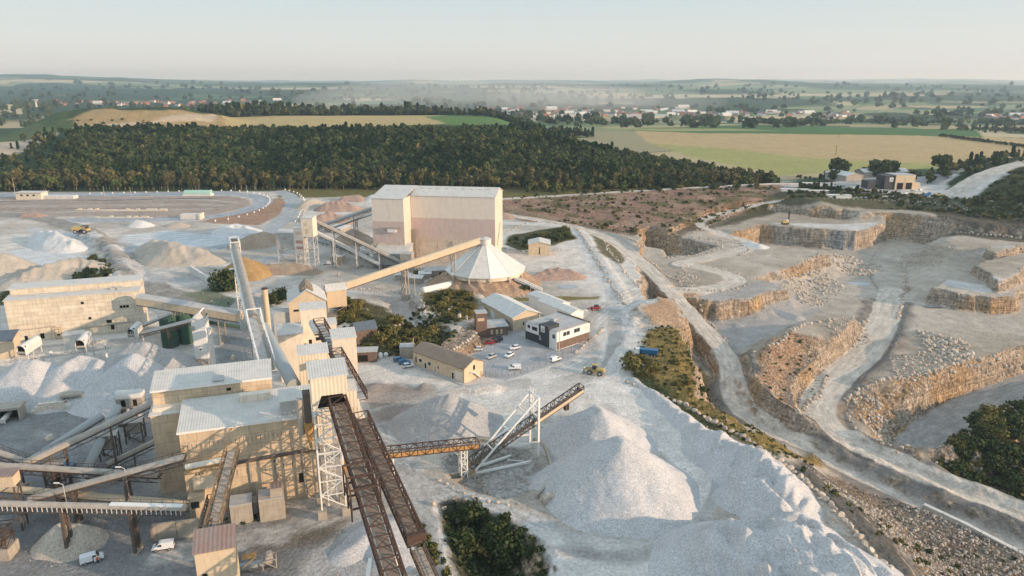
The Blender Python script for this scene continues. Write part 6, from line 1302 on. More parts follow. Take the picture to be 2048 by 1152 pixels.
# pressure tank
a = W3(845, 582, 3.0); b = W3(893, 571, 3.0); dv = (b - a); t = thing('gas_tank', 'long white cylindrical gas tank on saddles above the grassy bank', 'tank', (a.x, a.y, 0), math.atan2(dv.y, dv.x)); L = dv.length + 3
m = MB(); m.tube((0, 0, 3.0), (L, 0, 3.0), 1.7, 16); m.tube((-.6, 0, 3.0), (0, 0, 3.0), .9, 16, 1.68); m.tube((L, 0, 3.0), (L + .6, 0, 3.0), 1.68, 16, .9); m.build('shell', M['white'], t)
for x in (2, L - 2): MB().box(x - .4, x + .4, -1.2, 1.2, -.5, 2.0).build('saddle', M['concrete'], t)
MB().box(3.0, 6.0, -4.5, -2.8, 0, 2.2).build('valve_box', M['white'], t)
# white pipe conveyor lying beside the lower haul road
P3 = [W3(1848, 1010, -22.5), W3(1930, 1048, -22.6), W3(2000, 1085, -23), W3(2080, 1125, -23.5)]
c = P3[0]; t = thing('pipe_line', 'white covered pipe conveyor lying along the lower haul road', 'conveyor', tuple(c)); m = MB()
for a, b in zip(P3[:-1], P3[1:]): m.bar(a - c, a - c + (b - a) * .47, 1.2, .8); m.bar(a - c + (b - a) * .49, b - c, 1.2, .8)
m.build('casing', M['dustwhite'], t); m = MB()
for a, b in zip(P3[:-1], P3[1:]):
    n = 8
    for k in range(n): p = a + (b - a) * k / n - c; m.bar(p - Vector((0, 0, .2)), p - Vector((0, 0, 2.5)), .3)
    m.bar(a - c + Vector((-1.0, -.8, -.2)), b - c + Vector((-1.0, -.8, -.2)), .12); m.bar(a - c + Vector((-1.0, -.8, .6)), b - c + Vector((-1.0, -.8, .6)), .1)
m.build('stand', M['cover'], t)
# lamps, poles, fence
def lamp(px, py, pyt, lab, z0=None):
    a = U(px, py, z0 or 0); z0 = Hf(*a) if z0 is None else z0; zt = ZT(a[1], pyt); t = thing('lamp_post', lab, 'lamp', (a[0], a[1], z0), 0, 'bent neck yard lamps'); h = zt - z0
    m = MB(); m.tube((0, 0, 0), (0, 0, h - .4), .10, 8); m.tube((0, 0, h - .4), (-.9, 0, h), .09, 8); m.build('pole', M['greyroof'], t); MB().box(-1.9, -.8, -.18, .18, h - .1, h + .08).build('lamp_head', M['white'], t)
lamp(258, 992, 934, 'bent neck lamp over the middle of the long dusty conveyor', 7); lamp(134, 1012, 966, 'bent neck lamp over the lower end of the long dusty conveyor', 6)
for px, py, pyt, lab in ((1118, 708, 636, 'tall wooden pole at the office corner'), (828, 720, 676, 'short wooden pole behind the workshop'), (830, 590, 548, 'thin pole near the conical store'), (30, 385, 356, 'mast beside the weigh office'), (209, 392, 372, 'pole behind the banked track near the weigh office'), (262, 392, 374, 'second pole behind the banked track'), (495, 392, 370, 'pole behind the bend of the banked track'), (458, 444, 418, 'pole on the inner edge of the track')):
    a = G(px, py); z0 = Hf(*a); zt = ZT(a[1], pyt); t = tag(MB().tube((0, 0, -.5), (0, 0, zt - z0), .16, 8, .11).build('utility_pole', M['tanwall']), lab, 'pole'); t.location = (a[0], a[1], z0)
def fence(label, pts, h=1.8, step=2.5, mat=None, name='wire_fence'):
    P = smooth(np.array([G(*p) for p in pts]), 2); t = thing(name, label, 'fence', (P[0][0], P[0][1], Hf(*P[0]))); z00 = Hf(*P[0]); m = MB(); r = MB(); acc = 0; last = None
    for a, b in zip(P[:-1], P[1:]):
        n = max(1, int(math.dist(a, b) / step))
        for k in range(n):
            p = a + (b - a) * k / n; q = (p[0] - P[0][0], p[1] - P[0][1], Hf(*p) - z00); m.bar(q, (q[0], q[1], q[2] + h), .10)
            if last:
                for f in (.3, .65, 1): r.bar((last[0], last[1], last[2] + h * f), (q[0], q[1], q[2] + h * f), .04)
            last = q
    m.build('posts', mat or M['darksteel'], t); r.build('wires', M['cover'], t)
fence('dark wire fence around the lower side of the car park', [(962, 752), (1010, 758), (1060, 742), (1110, 722), (1150, 702)])
# barrier posts of the banked track
def post_row(label, pts, step, group):
    P = smooth(np.array([G(*p) for p in pts]), 2); base = None; acc = 0.0
    for a, b in zip(P[:-1], P[1:]):
        d = math.dist(a, b); s = -acc % step
        while s < d:
            p = a + (b - a) * s / d; z = Hf(*p)
            if base is None: base = MB().box(-.45, .45, -.45, .45, -.2, 1.1).build('barrier_block', M['white'], None, .06); o = base
            else: o = base.copy(); COL.objects.link(o)
            o.location = (p[0], p[1], z); o.rotation_euler.z = random.random() * 3; tag(o, label, 'barrier', group); s += step
        acc += d
post_row('white barrier block in the row along the outer edge of the banked track', [(180, 388), (330, 384), (450, 381), (510, 385), (545, 396), (530, 418), (480, 436), (410, 445)], 9, 'barrier blocks along the outer edge of the banked track')
post_row('small white block in the row up the side of the access road', [(570, 380), (600, 388), (612, 405), (600, 428), (588, 448)], 9, 'blocks up the side of the access road')
# ------------------------------------------------------------------ vehicles
def wheels(t, xs, y, r, w=.24, hub=True):
    for x in xs:
        for s in (-1, 1):
            o = MB().tube((x, s * y - w / 2, r), (x, s * y + w / 2, r), r, 14).build('wheel', M['tyre'], t)
            if hub: MB().tube((x, s * (y + w / 2), r), (x, s * (y + w / 2 + .02), r), r * .55, 10).build('rim', M['carsilver'], o)
def prism_y(m, prof, hw, inset=0.0, zc=None):
    # profile in x-z swept across the width; points above zc are pulled in for tumblehome
    n = len(prof); vs = []
    for s in (-1, 1):
        for x, z in prof: vs.append((x, s * (hw - (inset if zc is not None and z > zc else 0)), z))
    fs = [tuple(range(n)), tuple(range(2 * n - 1, n - 1, -1))] + [(k, n + k, n + (k + 1) % n, (k + 1) % n) for k in range(n)]
    m.add(vs, fs)
CARB = {'hatch': [(-2.0, .35), (-2.05, .85), (-1.9, 1.0), (-1.2, 1.02), (1.0, .98), (1.9, .80), (2.05, .62), (2.05, .32)], 'van': [(-2.15, .35), (-2.2, 1.0), (-2.15, 1.78), (-1.9, 1.84), (.35, 1.84), (.75, 1.74), (1.35, 1.12), (2.0, .92), (2.15, .7), (2.15, .34)]}
def car(label, px, py, deg, kind='hatch', col='carwhite', z=None, group=None, p=None, zz=None):
    p = p or G(px, py); z = Hf(*p) if zz is None else zz; t = thing('van' if kind == 'van' else 'parked_car', label, 'van' if kind == 'van' else 'car', (p[0], p[1], z + .02), R(deg), group)
    m = MB(); prism_y(m, CARB[kind], .88, .10, 1.2); m.build('body', M[col], t, .07)
    if kind == 'hatch':
        m = MB(); prism_y(m, [(-1.95, .95), (-1.6, 1.42), (-1.2, 1.48), (.15, 1.46), (.95, .95)], .80, .14, 1.2); m.build('cabin_glass', M['glass'], t, .03)
        m = MB(); prism_y(m, [(-1.62, 1.43), (-1.2, 1.50), (.15, 1.48), (.30, 1.42)], .70); m.build('roof', M[col], t, .03)
    else:
        m = MB(); m.add([(1.33, -.72, 1.16), (1.33, .72, 1.16), (.80, .66, 1.70), (.80, -.66, 1.70)], [(0, 1, 2, 3)]); o = m.build('windscreen', M['glass'], t); o.location = (.03, 0, .03)
        for s in (-1, 1):
            m = MB(); y = s * .885; m.add([(1.2, y, 1.12), (.72, y - s * .07, 1.62), (.1, y - s * .07, 1.62), (.1, y, 1.10)], [(0, 1, 2, 3)]); m.build('side_window', M['glass'], t)
        MB().box(-2.22, -2.17, -.6, .6, 1.15, 1.6).build('rear_window', M['glass'], t)
        MB().box(-2.0, 2.0, -.9, .9, .36, .5).build('bumper_strip', M['charcoal'], t)
    wheels(t, (-1.3, 1.3), .80, .33)
    for s in (-1, 1):
        MB().box(1.98, 2.08 if kind == 'hatch' else 2.17, s * .6 - .18, s * .6 + .18, .62, .76).build('headlight', M['greyroof'], t)
        MB().box(-2.2 if kind == 'van' else -2.08, -2.0, s * .72 - .1, s * .72 + .1, .75, .98).build('tail_light', M['carred'], t)
    return t
car('white panel van parked beside the long concrete bunker wall', 327, 1098, 15 + 180, 'van')
v2 = car('white panel van with its front door open and a worker beside it', 185, 1122, 32, 'van'); MB().box(.3, 1.2, -1.5, -1.42, .6, 1.6).build('open_door', M['carwhite'], v2); MB().box(.15, 1.15, -.9, -.86, .5, 1.5).build('door_opening', M['dark'], v2)
car('white panel van at the lower side of the car park', 1029, 739, 185, 'van'); car('white panel van parked outside the fence by the tall pole', 1111, 722, 38, 'van')
car('white hatchback next to the red car', 954, 701, 180); car('dark red hatchback beside the black cars', 979, 688, 185, col='carred'); car('black hatchback just behind the red car', 989, 685, 190, col='carblack'); car('black car parked farthest up the row of four', 995, 681, 190, col='carblack')
car('white estate parked alone below the black cars', 1029, 698, 205); car('white car with a dark windscreen beside the painted island', 1018, 713, 235); car('silver hatchback standing in the lower middle of the car park', 982, 716, 225, col='carsilver')
car('white estate car beside the blue cars at the workshop', 817, 734, 25); car('blue car nearest the white estate at the workshop', 808, 727, 25, col='carblue'); car('blue car farthest from the white estate at the workshop', 798, 722, 25, col='carblue')
car('small white van beside the site hut under the screening conveyors', 655, 529, 175, 'van')
for i, (px, py, c_) in enumerate(((1796, 384, 'carwhite'), (1826, 383, 'carsilver'), (1842, 382, 'carwhite'), (1672, 372, 'carwhite'), (1688, 374, 'carsilver'), (1706, 378, 'carwhite'), (1724, 382, 'carwhite'))): car(('%s car in the yard beside the tan two-bay repair hall' if i < 3 else '%s car in the loose row west of the repair hall') % ('white' if c_ == 'carwhite' else 'silver'), px, py, 10 * i, 'van' if i % 3 == 2 else 'hatch', c_, p=U(px, py, 5.2), zz=5.2, group='cars in the repair hall yard' if i < 3 else 'cars west of the repair hall')
# wheel loader
p = G(1188, 748); t = thing('wheel_loader', 'dusty yellow wheel loader with lowered bucket on the white yard', 'wheel loader', (p[0], p[1], Hf(*p)), R(158))
m = MB(); prism_y(m, [(-4.2, 1.2), (-4.3, 2.3), (-3.6, 2.7), (-.9, 2.7), (-.6, 1.2)], 1.2); m.build('engine_hood', M['yellow'], t, .1)
m = MB(); prism_y(m, [(-.5, 1.0), (-.5, 2.0), (1.6, 2.0), (2.2, 1.0)], .9); m.build('front_frame', M['yellow'], t, .08)
m = MB(); prism_y(m, [(-1.1, 2.4), (-1.1, 3.9), (.5, 3.9), (.8, 2.4)], .85); m.build('cab', M['glass'], t, .05); MB().box(-1.3, .7, -1.0, 1.0, 3.9, 4.1).build('cab_roof', M['yellow'], t)
for s in (-1, 1): m = MB(); m.bar((.8, s * .75, 2.2), (3.2, s * .75, 1.9), .3, .5); m.bar((3.2, s * .75, 1.9), (4.4, s * .75, .8), .3, .45); m.build('lift_arm', M['yellow'], t)
m = MB(); prism_y(m, [(4.2, .15), (4.1, 1.0), (4.4, 1.8), (4.55, 1.75), (4.4, .9), (5.9, .2), (5.9, .05), (4.3, .0)], 1.8); m.build('bucket', M['dustwhite'], t)
wheels(t, (-2.6, 1.5), 1.35, .98, .7); t.scale = (.86,) * 3
# blue tipper trucks
def tipper(px, py, deg, lab):
    p = G(px, py); t = thing('tipper_truck', lab, 'truck', (p[0], p[1], Hf(*p)), R(deg)); t.scale = (.86,) * 3
    MB().box(-4.6, 3.8, -.5, .5, .8, 1.15).build('chassis', M['charcoal'], t)
    m = MB(); prism_y(m, [(-5.0, 1.3), (-5.2, 3.0), (1.7, 3.0), (1.9, 3.2), (2.1, 3.0), (1.6, 1.3)], 1.25); m.build('tipper_body', M['truckblue'], t, .05)
    m = MB()
    for x in np.arange(-4.6, 1.5, .9):
        for s in (-1, 1): m.box(x, x + .12, s * 1.28 - .04, s * 1.28 + .04, 1.35, 3.0)
    m.build('body_ribs', M['carblue'], t)
    m = MB(); prism_y(m, [(2.2, .8), (2.2, 3.0), (3.9, 3.0), (4.3, 2.0), (4.4, .8)], 1.2, .08, 2.2); c_ = m.build('cab', M['carwhite'], t, .08); MB().box(4.12, 4.2, -1.0, 1.0, 2.0, 2.7).build('windscreen', M['glass'], c_)
    wheels(t, (-4.0, -2.7, 3.2), 1.0, .52, .5)
tipper(1290, 711, 165, 'white cab tipper truck with blue body at the edge of the cliff')
tipper(118, 945, 170, 'blue tipper truck half hidden beneath the crossing conveyors')
# dump truck
def dumper(px, py, deg, lab, sc=1.0):
    p = G(px, py); t = thing('dump_truck', lab, 'dump truck', (p[0], p[1], Hf(*p)), R(deg)); t.scale = (sc,) * 3
    m = MB(); prism_y(m, [(-4.6, 3.2), (-4.2, 1.9), (-1.0, 1.9), (1.4, 3.2), (4.0, 4.2), (4.0, 4.5), (1.2, 4.2), (-4.6, 4.0)], 2.2); m.build('dump_body', M['yellow'], t, .1); MB().box(1.0, 4.3, -2.3, 2.3, 4.4, 4.6).build('canopy', M['darksteel'], t)
    MB().box(-4, 4.4, -1.3, 1.3, 1.2, 1.9).build('chassis', M['charcoal'], t); m = MB(); prism_y(m, [(2.2, 1.6), (2.2, 2.9), (4.6, 2.9), (4.9, 1.5)], 2.0); m.build('hood', M['yellow'], t, .1); MB().box(2.4, 4.0, .2, 1.9, 2.9, 4.2).build('cab', M['glass'], t)
    wheels(t, (-2.6, 2.9), 1.9, 1.25, .9); return t
dumper(163, 466, 5, 'dusty yellow dump truck on the haul road of the far yard')
# drill rig
p = U(1571, 449, -5); t = thing('drill_rig', 'small tracked drill rig with upright mast on the quarry bench', 'drill rig', (p[0], p[1] + 1, -5), R(10))
for s in (-1, 1): m = MB(); prism_y(m, [(-2.2, .1), (-2.4, .5), (-2.0, .9), (2.0, .9), (2.4, .5), (2.2, .1)], .3); o = m.build('track', M['tyre'], t); o.location.y = s * 1.3
MB().box(-2.4, 1.4, -1.3, 1.3, 1.0, 2.8).build('body', M['yellow'], t, .1); MB().box(.4, 1.9, -1.2, 0, 1.4, 3.4).build('cab', M['white'], t); m = MB(); lattice(m, 2.2, 2.8, -.3, .3, .2, 9.5, 7, .16, .08); m.bar((1.2, 0, 2.0), (2.4, 0, 4.5), .3); m.build('mast', M['rust'], t)
# telehandler by the barn and machines at the far works
p = G(1190, 620); t = thing('telehandler', 'small red and white telehandler beside the pale barns', 'telehandler', (p[0], p[1], Hf(*p)), R(200)); MB().box(-2.2, 1.6, -1, 1, .7, 1.5).build('body', M['carred'], t, .08); MB().box(-1, .5, 0, 1, 1.5, 2.5).build('cab', M['glass'], t); m = MB(); m.bar((-2, -.6, 1.9), (3.6, -.6, .7), .35); m.build('boom', M['carred'], t); MB().box(3.5, 4.8, -1, .4, .1, .5).build('fork', M['dustwhite'], t); wheels(t, (-1.5, 1.2), .95, .5, .35)
rnd = random.Random(4)
for i in range(16):
    px, py = 1806 + rnd.random() * 76, 389 + rnd.random() * 5 - i * .05; p = U(px, py, 5.2); s = 1.5 + rnd.random() * 2.2; m = MB(); m.box(-s, s, -1.2, 1.2, 0, .7 + rnd.random()); m.tube((-s * .4, 0, 1.0), (s * .5, 0, 1.6), .7, 8)
    o = m.build('scrap_machine', M[rnd.choice(('yellow', 'white', 'rust', 'truckblue', 'darksteel'))], None, .1); o.location = (p[0], p[1], 5.1); o.rotation_euler.z = rnd.random() * 3; tag(o, 'old machine or bin in the storage row beside the repair hall', 'machine', 'machines stored beside the repair hall')
# gravel bags by the brick outbuilding
for i in range(9):
    p = G(728 + (i % 5) * 11, 712 + (i // 5) * 4); m = MB(); m.tube((0, 0, 0), (0, 0, .55), .75, 8, .95); m.tube((0, 0, .55), (0, 0, 1.2), .95, 8, .6); o = m.build('bulk_bag', M['white'], None, .1); o.location = (p[0], p[1], Hf(*p)); tag(o, 'white bulk bag in the cluster beside the brick outbuilding', 'bag', 'white bulk bags beside the brick outbuilding')
# ------------------------------------------------------------------ the worker
def person(px, py, deg, label, jacket):
    p = G(px, py); t = thing('person', label, 'person', (p[0], p[1], Hf(*p)), R(deg))
    J = {'pel': (0, 0, .95, .15), 'wa': (0, 0, 1.12, .14), 'ch': (0, 0, 1.33, .17), 'nk': (0, .01, 1.50, .065), 'hd': (0, .02, 1.62, .10), 'tp': (0, .02, 1.72, .085),
         'lh': (-.1, 0, .9, .10), 'lk': (-.12, .03, .50, .07), 'la': (-.13, 0, .09, .05), 'lt': (-.14, .14, .04, .045), 'rh': (.1, 0, .9, .10), 'rk': (.13, .06, .50, .07), 'ra': (.16, .02, .09, .05), 'rt': (.17, .16, .04, .045),
         'ls': (-.2, 0, 1.43, .07), 'le': (-.29, .02, 1.16, .05), 'lw': (-.24, .22, 1.02, .038), 'lf': (-.22, .32, 1.0, .035), 'rs': (.2, 0, 1.43, .07), 're': (.31, .03, 1.17, .05), 'rw': (.29, .25, 1.08, .038), 'rf': (.28, .34, 1.08, .035)}
    E = [('pel', 'wa'), ('wa', 'ch'), ('ch', 'nk'), ('nk', 'hd'), ('hd', 'tp'), ('pel', 'lh'), ('lh', 'lk'), ('lk', 'la'), ('la', 'lt'), ('pel', 'rh'), ('rh', 'rk'), ('rk', 'ra'), ('ra', 'rt'), ('ch', 'ls'), ('ls', 'le'), ('le', 'lw'), ('lw', 'lf'), ('ch', 'rs'), ('rs', 're'), ('re', 'rw'), ('rw', 'rf')]
    def skin(name, keys, mat, grow=0.0, parent=t):
        ks = [k for k in J if k in keys]; me = bpy.data.meshes.new(name); me.from_pydata([J[k][:3] for k in ks], [(ks.index(a), ks.index(b)) for a, b in E if a in ks and b in ks], []); me.materials.append(mat)
        o = bpy.data.objects.new(name, me); COL.objects.link(o); o.parent = parent; sk = o.modifiers.new('skin', 'SKIN')
        for i, k in enumerate(ks): me.skin_vertices[0].data[i].radius = (J[k][3] + grow,) * 2
        me.skin_vertices[0].data[0].use_root = True; sb = o.modifiers.new('sub', 'SUBSURF'); sb.levels = sb.render_levels = 1; return o
    skin('body', set(J), M['skin']); skin('jacket', {'pel', 'wa', 'ch', 'ls', 'le', 'lw', 'rs', 're', 'rw'}, M[jacket], .025); skin('trousers', {'pel', 'lh', 'lk', 'la', 'rh', 'rk', 'ra'}, M['navy'], .02)
    MB().tube((0, .02, 1.68), (0, .02, 1.80), .125, 10, .06).build('helmet', M['white'], t)
    return t
person(196, 1127, 20, 'worker in an orange jacket, dark trousers and helmet standing at the open van door', 'hiviz')
person(457, 610, 0, 'distant person in dark clothing walking on the haul road near the ochre cone', 'navy')

# puddles
MW = plain('puddle_water', (.30, .31, .31), .06, .05, spec=.6)
for pp in ([(1424, 962), (1436, 972), (1440, 992), (1430, 1004), (1422, 990)], [(1692, 567), (1712, 564), (1748, 568), (1730, 571), (1704, 570)], [(1846, 613), (1862, 609), (1890, 611), (1880, 616), (1860, 617)], [(1115, 571), (1150, 570), (1158, 576), (1125, 579)], [(400, 668), (425, 662), (430, 676), (408, 682)]):
    Q = smooth(np.array([G(*p) for p in pp] + [G(*pp[0])]), 2)[:-1]; z = max(Hf(*q) for q in Q) + .04; m = MB(); m.add([(q[0], q[1], z) for q in Q], [tuple(range(len(Q)))]); o = m.build('water', MW); o['kind'] = 'structure'
# thicker clutter of the works: spare blocks, pallets and drums left in the yards
rnd = random.Random(21)
for i in range(46):
    px, py = rnd.choice(((560, 700), (470, 720), (330, 850), (860, 560), (820, 552), (700, 545), (600, 500), (1000, 606), (930, 632), (250, 850), (120, 880), (430, 780), (770, 522), (690, 760))); px += rnd.gauss(0, 14); py += rnd.gauss(0, 5); p = G(px, py); k = i % 3; m = MB()
    if k == 0: m.box(-.9, .9, -.5, .5, 0, .7); m.box(-.5, .8, -.4, .4, .72, 1.3); nm, lb, mt, gr = 'concrete_block', 'small stack of spare concrete blocks lying in the works yard', M['pale_wall'], 'spare block stacks in the works yard'
    elif k == 1: m.tube((0, 0, 0), (0, 0, 1.3), .55, 10); m.tube((0, 0, 1.3), (0, 0, 1.4), .6, 10); nm, lb, mt, gr = 'drum', 'dusty steel drum standing in the works yard', M['cover'], 'dusty drums in the works yard'
    else:
        for j in range(4): m.box(-1.1, 1.1, -.5 + j * .28, -.3 + j * .28, .12 * j, .12 * j + .25)
        nm, lb, mt, gr = 'scrap_beam_pile', 'heap of scrap steel sections lying in the works yard', M['rust'], 'scrap steel heaps in the works yard'
    o = m.build(nm, mt); o.location = (p[0], p[1], Hf(*p)); o.rotation_euler.z = rnd.random() * 3; tag(o, lb, nm.split('_')[-1] if k else 'block stack', gr)
# ------------------------------------------------------------------ vegetation
LEAF = {'dark': leafmat('dark_leaves', (.046, .068, .028), (.098, .112, .044)), 'olive': leafmat('olive_leaves', (.13, .125, .042), (.24, .20, .07)), 'pine': leafmat('pine_needles', (.034, .062, .028), (.06, .09, .036)), 'green': leafmat('green_leaves', (.052, .078, .026), (.085, .108, .036)), 'brown': leafmat('dry_leaves', (.11, .105, .045), (.18, .155, .07)), 'bright': leafmat('bright_leaves', (.09, .125, .04), (.16, .175, .06))}
BARK = plain('bark', (.30, .21, .14), .9, .3, 1.0)
def crown_np(n, rx, rz, zc, leaf, seed, lumps=7, low=0.0):
    g = np.random.default_rng(seed); L = g.normal(size=(lumps, 3)); L /= np.linalg.norm(L, axis=1)[:, None]; L *= np.array([rx * .6, rx * .6, rz * .6]); L[:, 2] += zc; L[0] = (0, 0, zc)
    k = g.integers(0, lumps, n); d = g.normal(size=(n, 3)); d /= np.linalg.norm(d, axis=1)[:, None]; r = g.random(n) ** .35
    c = L[k] + d * r[:, None] * np.array([rx * .55, rx * .55, rz * .5]); c[:, 2] = np.maximum(c[:, 2], low)
    nn = d + g.normal(size=(n, 3)) * .5; nn /= np.linalg.norm(nn, axis=1)[:, None]; t1 = np.cross(nn, g.normal(size=(n, 3))); t1 /= np.linalg.norm(t1, axis=1)[:, None]; t2 = np.cross(nn, t1)
    s = leaf * (.6 + .8 * g.random(n))[:, None]; v = np.stack([c - t1 * s - t2 * s * .6, c + t1 * s - t2 * s * .5, c + t1 * s * .7 + t2 * s, c - t1 * s * .8 + t2 * s * .7], 1)
    return v, k / lumps * .6 + .4 * g.random(n)
def cone_np(n, r, h, z0, leaf, seed):
    g = np.random.default_rng(seed); f = g.random(n) ** .7; a = g.random(n) * 6.283; rr_ = r * (1 - f) * (.6 + .4 * np.sin(f * 40)) * g.random(n) ** .4; c = np.stack([rr_ * np.cos(a), rr_ * np.sin(a), z0 + f * (h - z0)], 1)
    d = np.stack([np.cos(a), np.sin(a), np.full(n, .5)], 1) + g.normal(size=(n, 3)) * .4; d /= np.linalg.norm(d, axis=1)[:, None]; t1 = np.cross(d, g.normal(size=(n, 3))); t1 /= np.linalg.norm(t1, axis=1)[:, None]; t2 = np.cross(d, t1)
    s = leaf * (.6 + .8 * g.random(n))[:, None]; v = np.stack([c - t1 * s - t2 * s, c + t1 * s - t2 * s, c + t1 * s + t2 * s, c - t1 * s + t2 * s], 1); return v, g.random(n)
def quads(name, V, T, mat):
    me = bpy.data.meshes.new(name); n = len(V); me.vertices.add(n * 4); me.vertices.foreach_set('co', V.reshape(-1).astype('f4')); me.loops.add(n * 4); me.loops.foreach_set('vertex_index', np.arange(n * 4, dtype='i4')); me.polygons.add(n); me.polygons.foreach_set('loop_start', np.arange(0, n * 4, 4, dtype='i4')); me.update(calc_edges=True)
    a = me.attributes.new('tint', 'FLOAT', 'POINT'); a.data.foreach_set('value', np.repeat(T, 4).astype('f4')); me.materials.append(mat); return me
def trunk_mesh(h, r, limbs, seed, spread=.5):
    g = random.Random(seed); m = MB(); m.tube((0, 0, -.5), (0, 0, h * .55), r, 7, r * .55); m.tube((0, 0, h * .55), (g.uniform(-.3, .3), g.uniform(-.3, .3), h * .9), r * .55, 6, r * .12)
    for k in range(limbs):
        z = h * (.3 + .5 * k / max(1, limbs)); a = g.random() * 6.28; L = h * spread * (.4 + .3 * g.random()); m.tube((0, 0, z), (L * math.cos(a), L * math.sin(a), z + L * .7), r * .35, 5, r * .08)
    o = m.build('trunk', BARK); return o
def proto(kind, seed):
    if kind == 'pine': V, T = cone_np(330, 2.6, 11, 2.0, .55, seed); h = 11; mat = LEAF['pine']; tr = (10, .22, 3)
    elif kind == 'poplar': V, T = crown_np(330, 2.1, 5.0, 8.2, .5, seed, 9, 3.6); mat = LEAF['brown']; tr = (11, .26, 4)
    elif kind == 'broad': V, T = crown_np(420, 3.9, 3.9, 5.6, .62, seed, 10, 1.2); mat = LEAF['dark']; tr = (7.5, .28, 6)
    elif kind == 'olive': V, T = crown_np(420, 3.6, 3.4, 5.0, .58, seed, 10, 1.0); mat = LEAF['olive']; tr = (7, .25, 6)
    elif kind == 'bright': V, T = crown_np(420, 3.4, 4.0, 5.6, .55, seed, 9, 1.2); mat = LEAF['bright']; tr = (7.5, .22, 6)
    elif kind == 'bush': V, T = crown_np(520, 2.4, 1.6, 1.2, .24, seed, 11, 0.0); mat = LEAF['olive']; tr = (1.8, .10, 5)
    elif kind == 'dbush': V, T = crown_np(520, 2.5, 1.8, 1.4, .25, seed, 11, 0.0); mat = LEAF['dark']; tr = (2.0, .10, 5)
    me = quads('crown_' + kind, V, T, mat); t = trunk_mesh(*tr, seed, .45); tm_ = t.data; bpy.data.objects.remove(t); return me, tm_
PR = {k: [proto(k, 20 + i) for i in range(3)] for k in ('pine', 'poplar', 'broad', 'olive', 'bright', 'bush', 'dbush')}
NM = {'pine': ('pine_tree', 'tree'), 'poplar': ('poplar_tree', 'tree'), 'broad': ('broadleaf_tree', 'tree'), 'olive': ('broadleaf_tree', 'tree'), 'bright': ('broadleaf_tree', 'tree'), 'bush': ('bush', 'bush'), 'dbush': ('bush', 'bush')}
def tree(kind, x, y, s, label, group=None, z=None, sz=None):
    me, tm_ = PR[kind][random.randrange(3)]; t = thing(NM[kind][0], label, NM[kind][1], (x, y, (Hf(x, y) if z is None else z) - .1), random.random() * 6.28, group); t.scale = (s, s, sz or s * random.uniform(.85, 1.15))
    for nm, m_ in (('crown', me), ('trunk', tm_)):
        o = bpy.data.objects.new(nm, m_); COL.objects.link(o); o.parent = t
    return t
def inpoly(x, y, P): return bool(inside(np.array([x]), np.array([y]), P)[0])
# front rank of the wood, one by one
random.seed(5); cnt = 0; xs_ = -560.0; FR = []
while cnt < 230 and xs_ < 240:
    xs_ += random.uniform(2.0, 4.8); y = 648 + random.uniform(0, 10) + .02 * xs_
    k = 'poplar' if random.random() < .45 else random.choice(('broad', 'olive', 'pine', 'bright')); s = random.uniform(.8, 1.45)
    lab = {'poplar': 'upright dry brown tree in the front rank of the wood', 'broad': 'dark round tree in the front rank of the wood', 'olive': 'olive green tree in the front rank of the wood', 'pine': 'dark pine in the front rank of the wood', 'bright': 'lighter green tree in the front rank of the wood'}[k]
    tree(k, xs_, y, s, lab, {'poplar': 'upright dry trees in the front rank of the wood', 'broad': 'dark round trees in the front rank of the wood', 'olive': 'olive trees in the front rank of the wood', 'pine': 'pines in the front rank of the wood', 'bright': 'lighter trees in the front rank of the wood'}[k]); cnt += 1
def scatter(name, pts, protos, cat='woodland', label=None, thin=None):
    # many trees merged into one body of foliage
    VV = {}; g = np.random.default_rng(9)
    for (x, y, z, s, k) in pts:
        VV.setdefault(k, []).append((x, y, z, s))
    for k, L in VV.items():
        mat = LEAF[protos[k]['mat']]; base = protos[k]['v']; tint = protos[k]['t']; out = []; tt_ = []
        L = np.array(L); nb = len(base)
        for i in range(len(base)): pass
        for var in range(len(base)):
            Ls = L[var::len(base)]
            if not len(Ls): continue
            V, T = base[var]; a = g.random(len(Ls)) * 6.283; c, s_ = np.cos(a), np.sin(a)
            vx = V[None, :, :, 0] * c[:, None, None] - V[None, :, :, 1] * s_[:, None, None]; vy = V[None, :, :, 0] * s_[:, None, None] + V[None, :, :, 1] * c[:, None, None]; vz = np.repeat(V[None, :, :, 2], len(Ls), 0)
            S = Ls[:, 3][:, None, None]; w = np.stack([vx * S + Ls[:, 0][:, None, None], vy * S + Ls[:, 1][:, None, None], vz * S * (.85 + .3 * g.random((len(Ls), 1, 1))) + Ls[:, 2][:, None, None]], -1)
            out.append(w.reshape(-1, 4, 3)); tt_.append((T[None, :] * .5 + .5 * g.random((len(Ls), 1))).reshape(-1))
        me = quads(name, np.concatenate(out), np.concatenate(tt_), mat); o = bpy.data.objects.new(name, me); COL.objects.link(o); o['kind'] = 'stuff'
        if label: o['label'] = label
def pset(fn, n, nv=3): return [fn(i) for i in range(nv)]
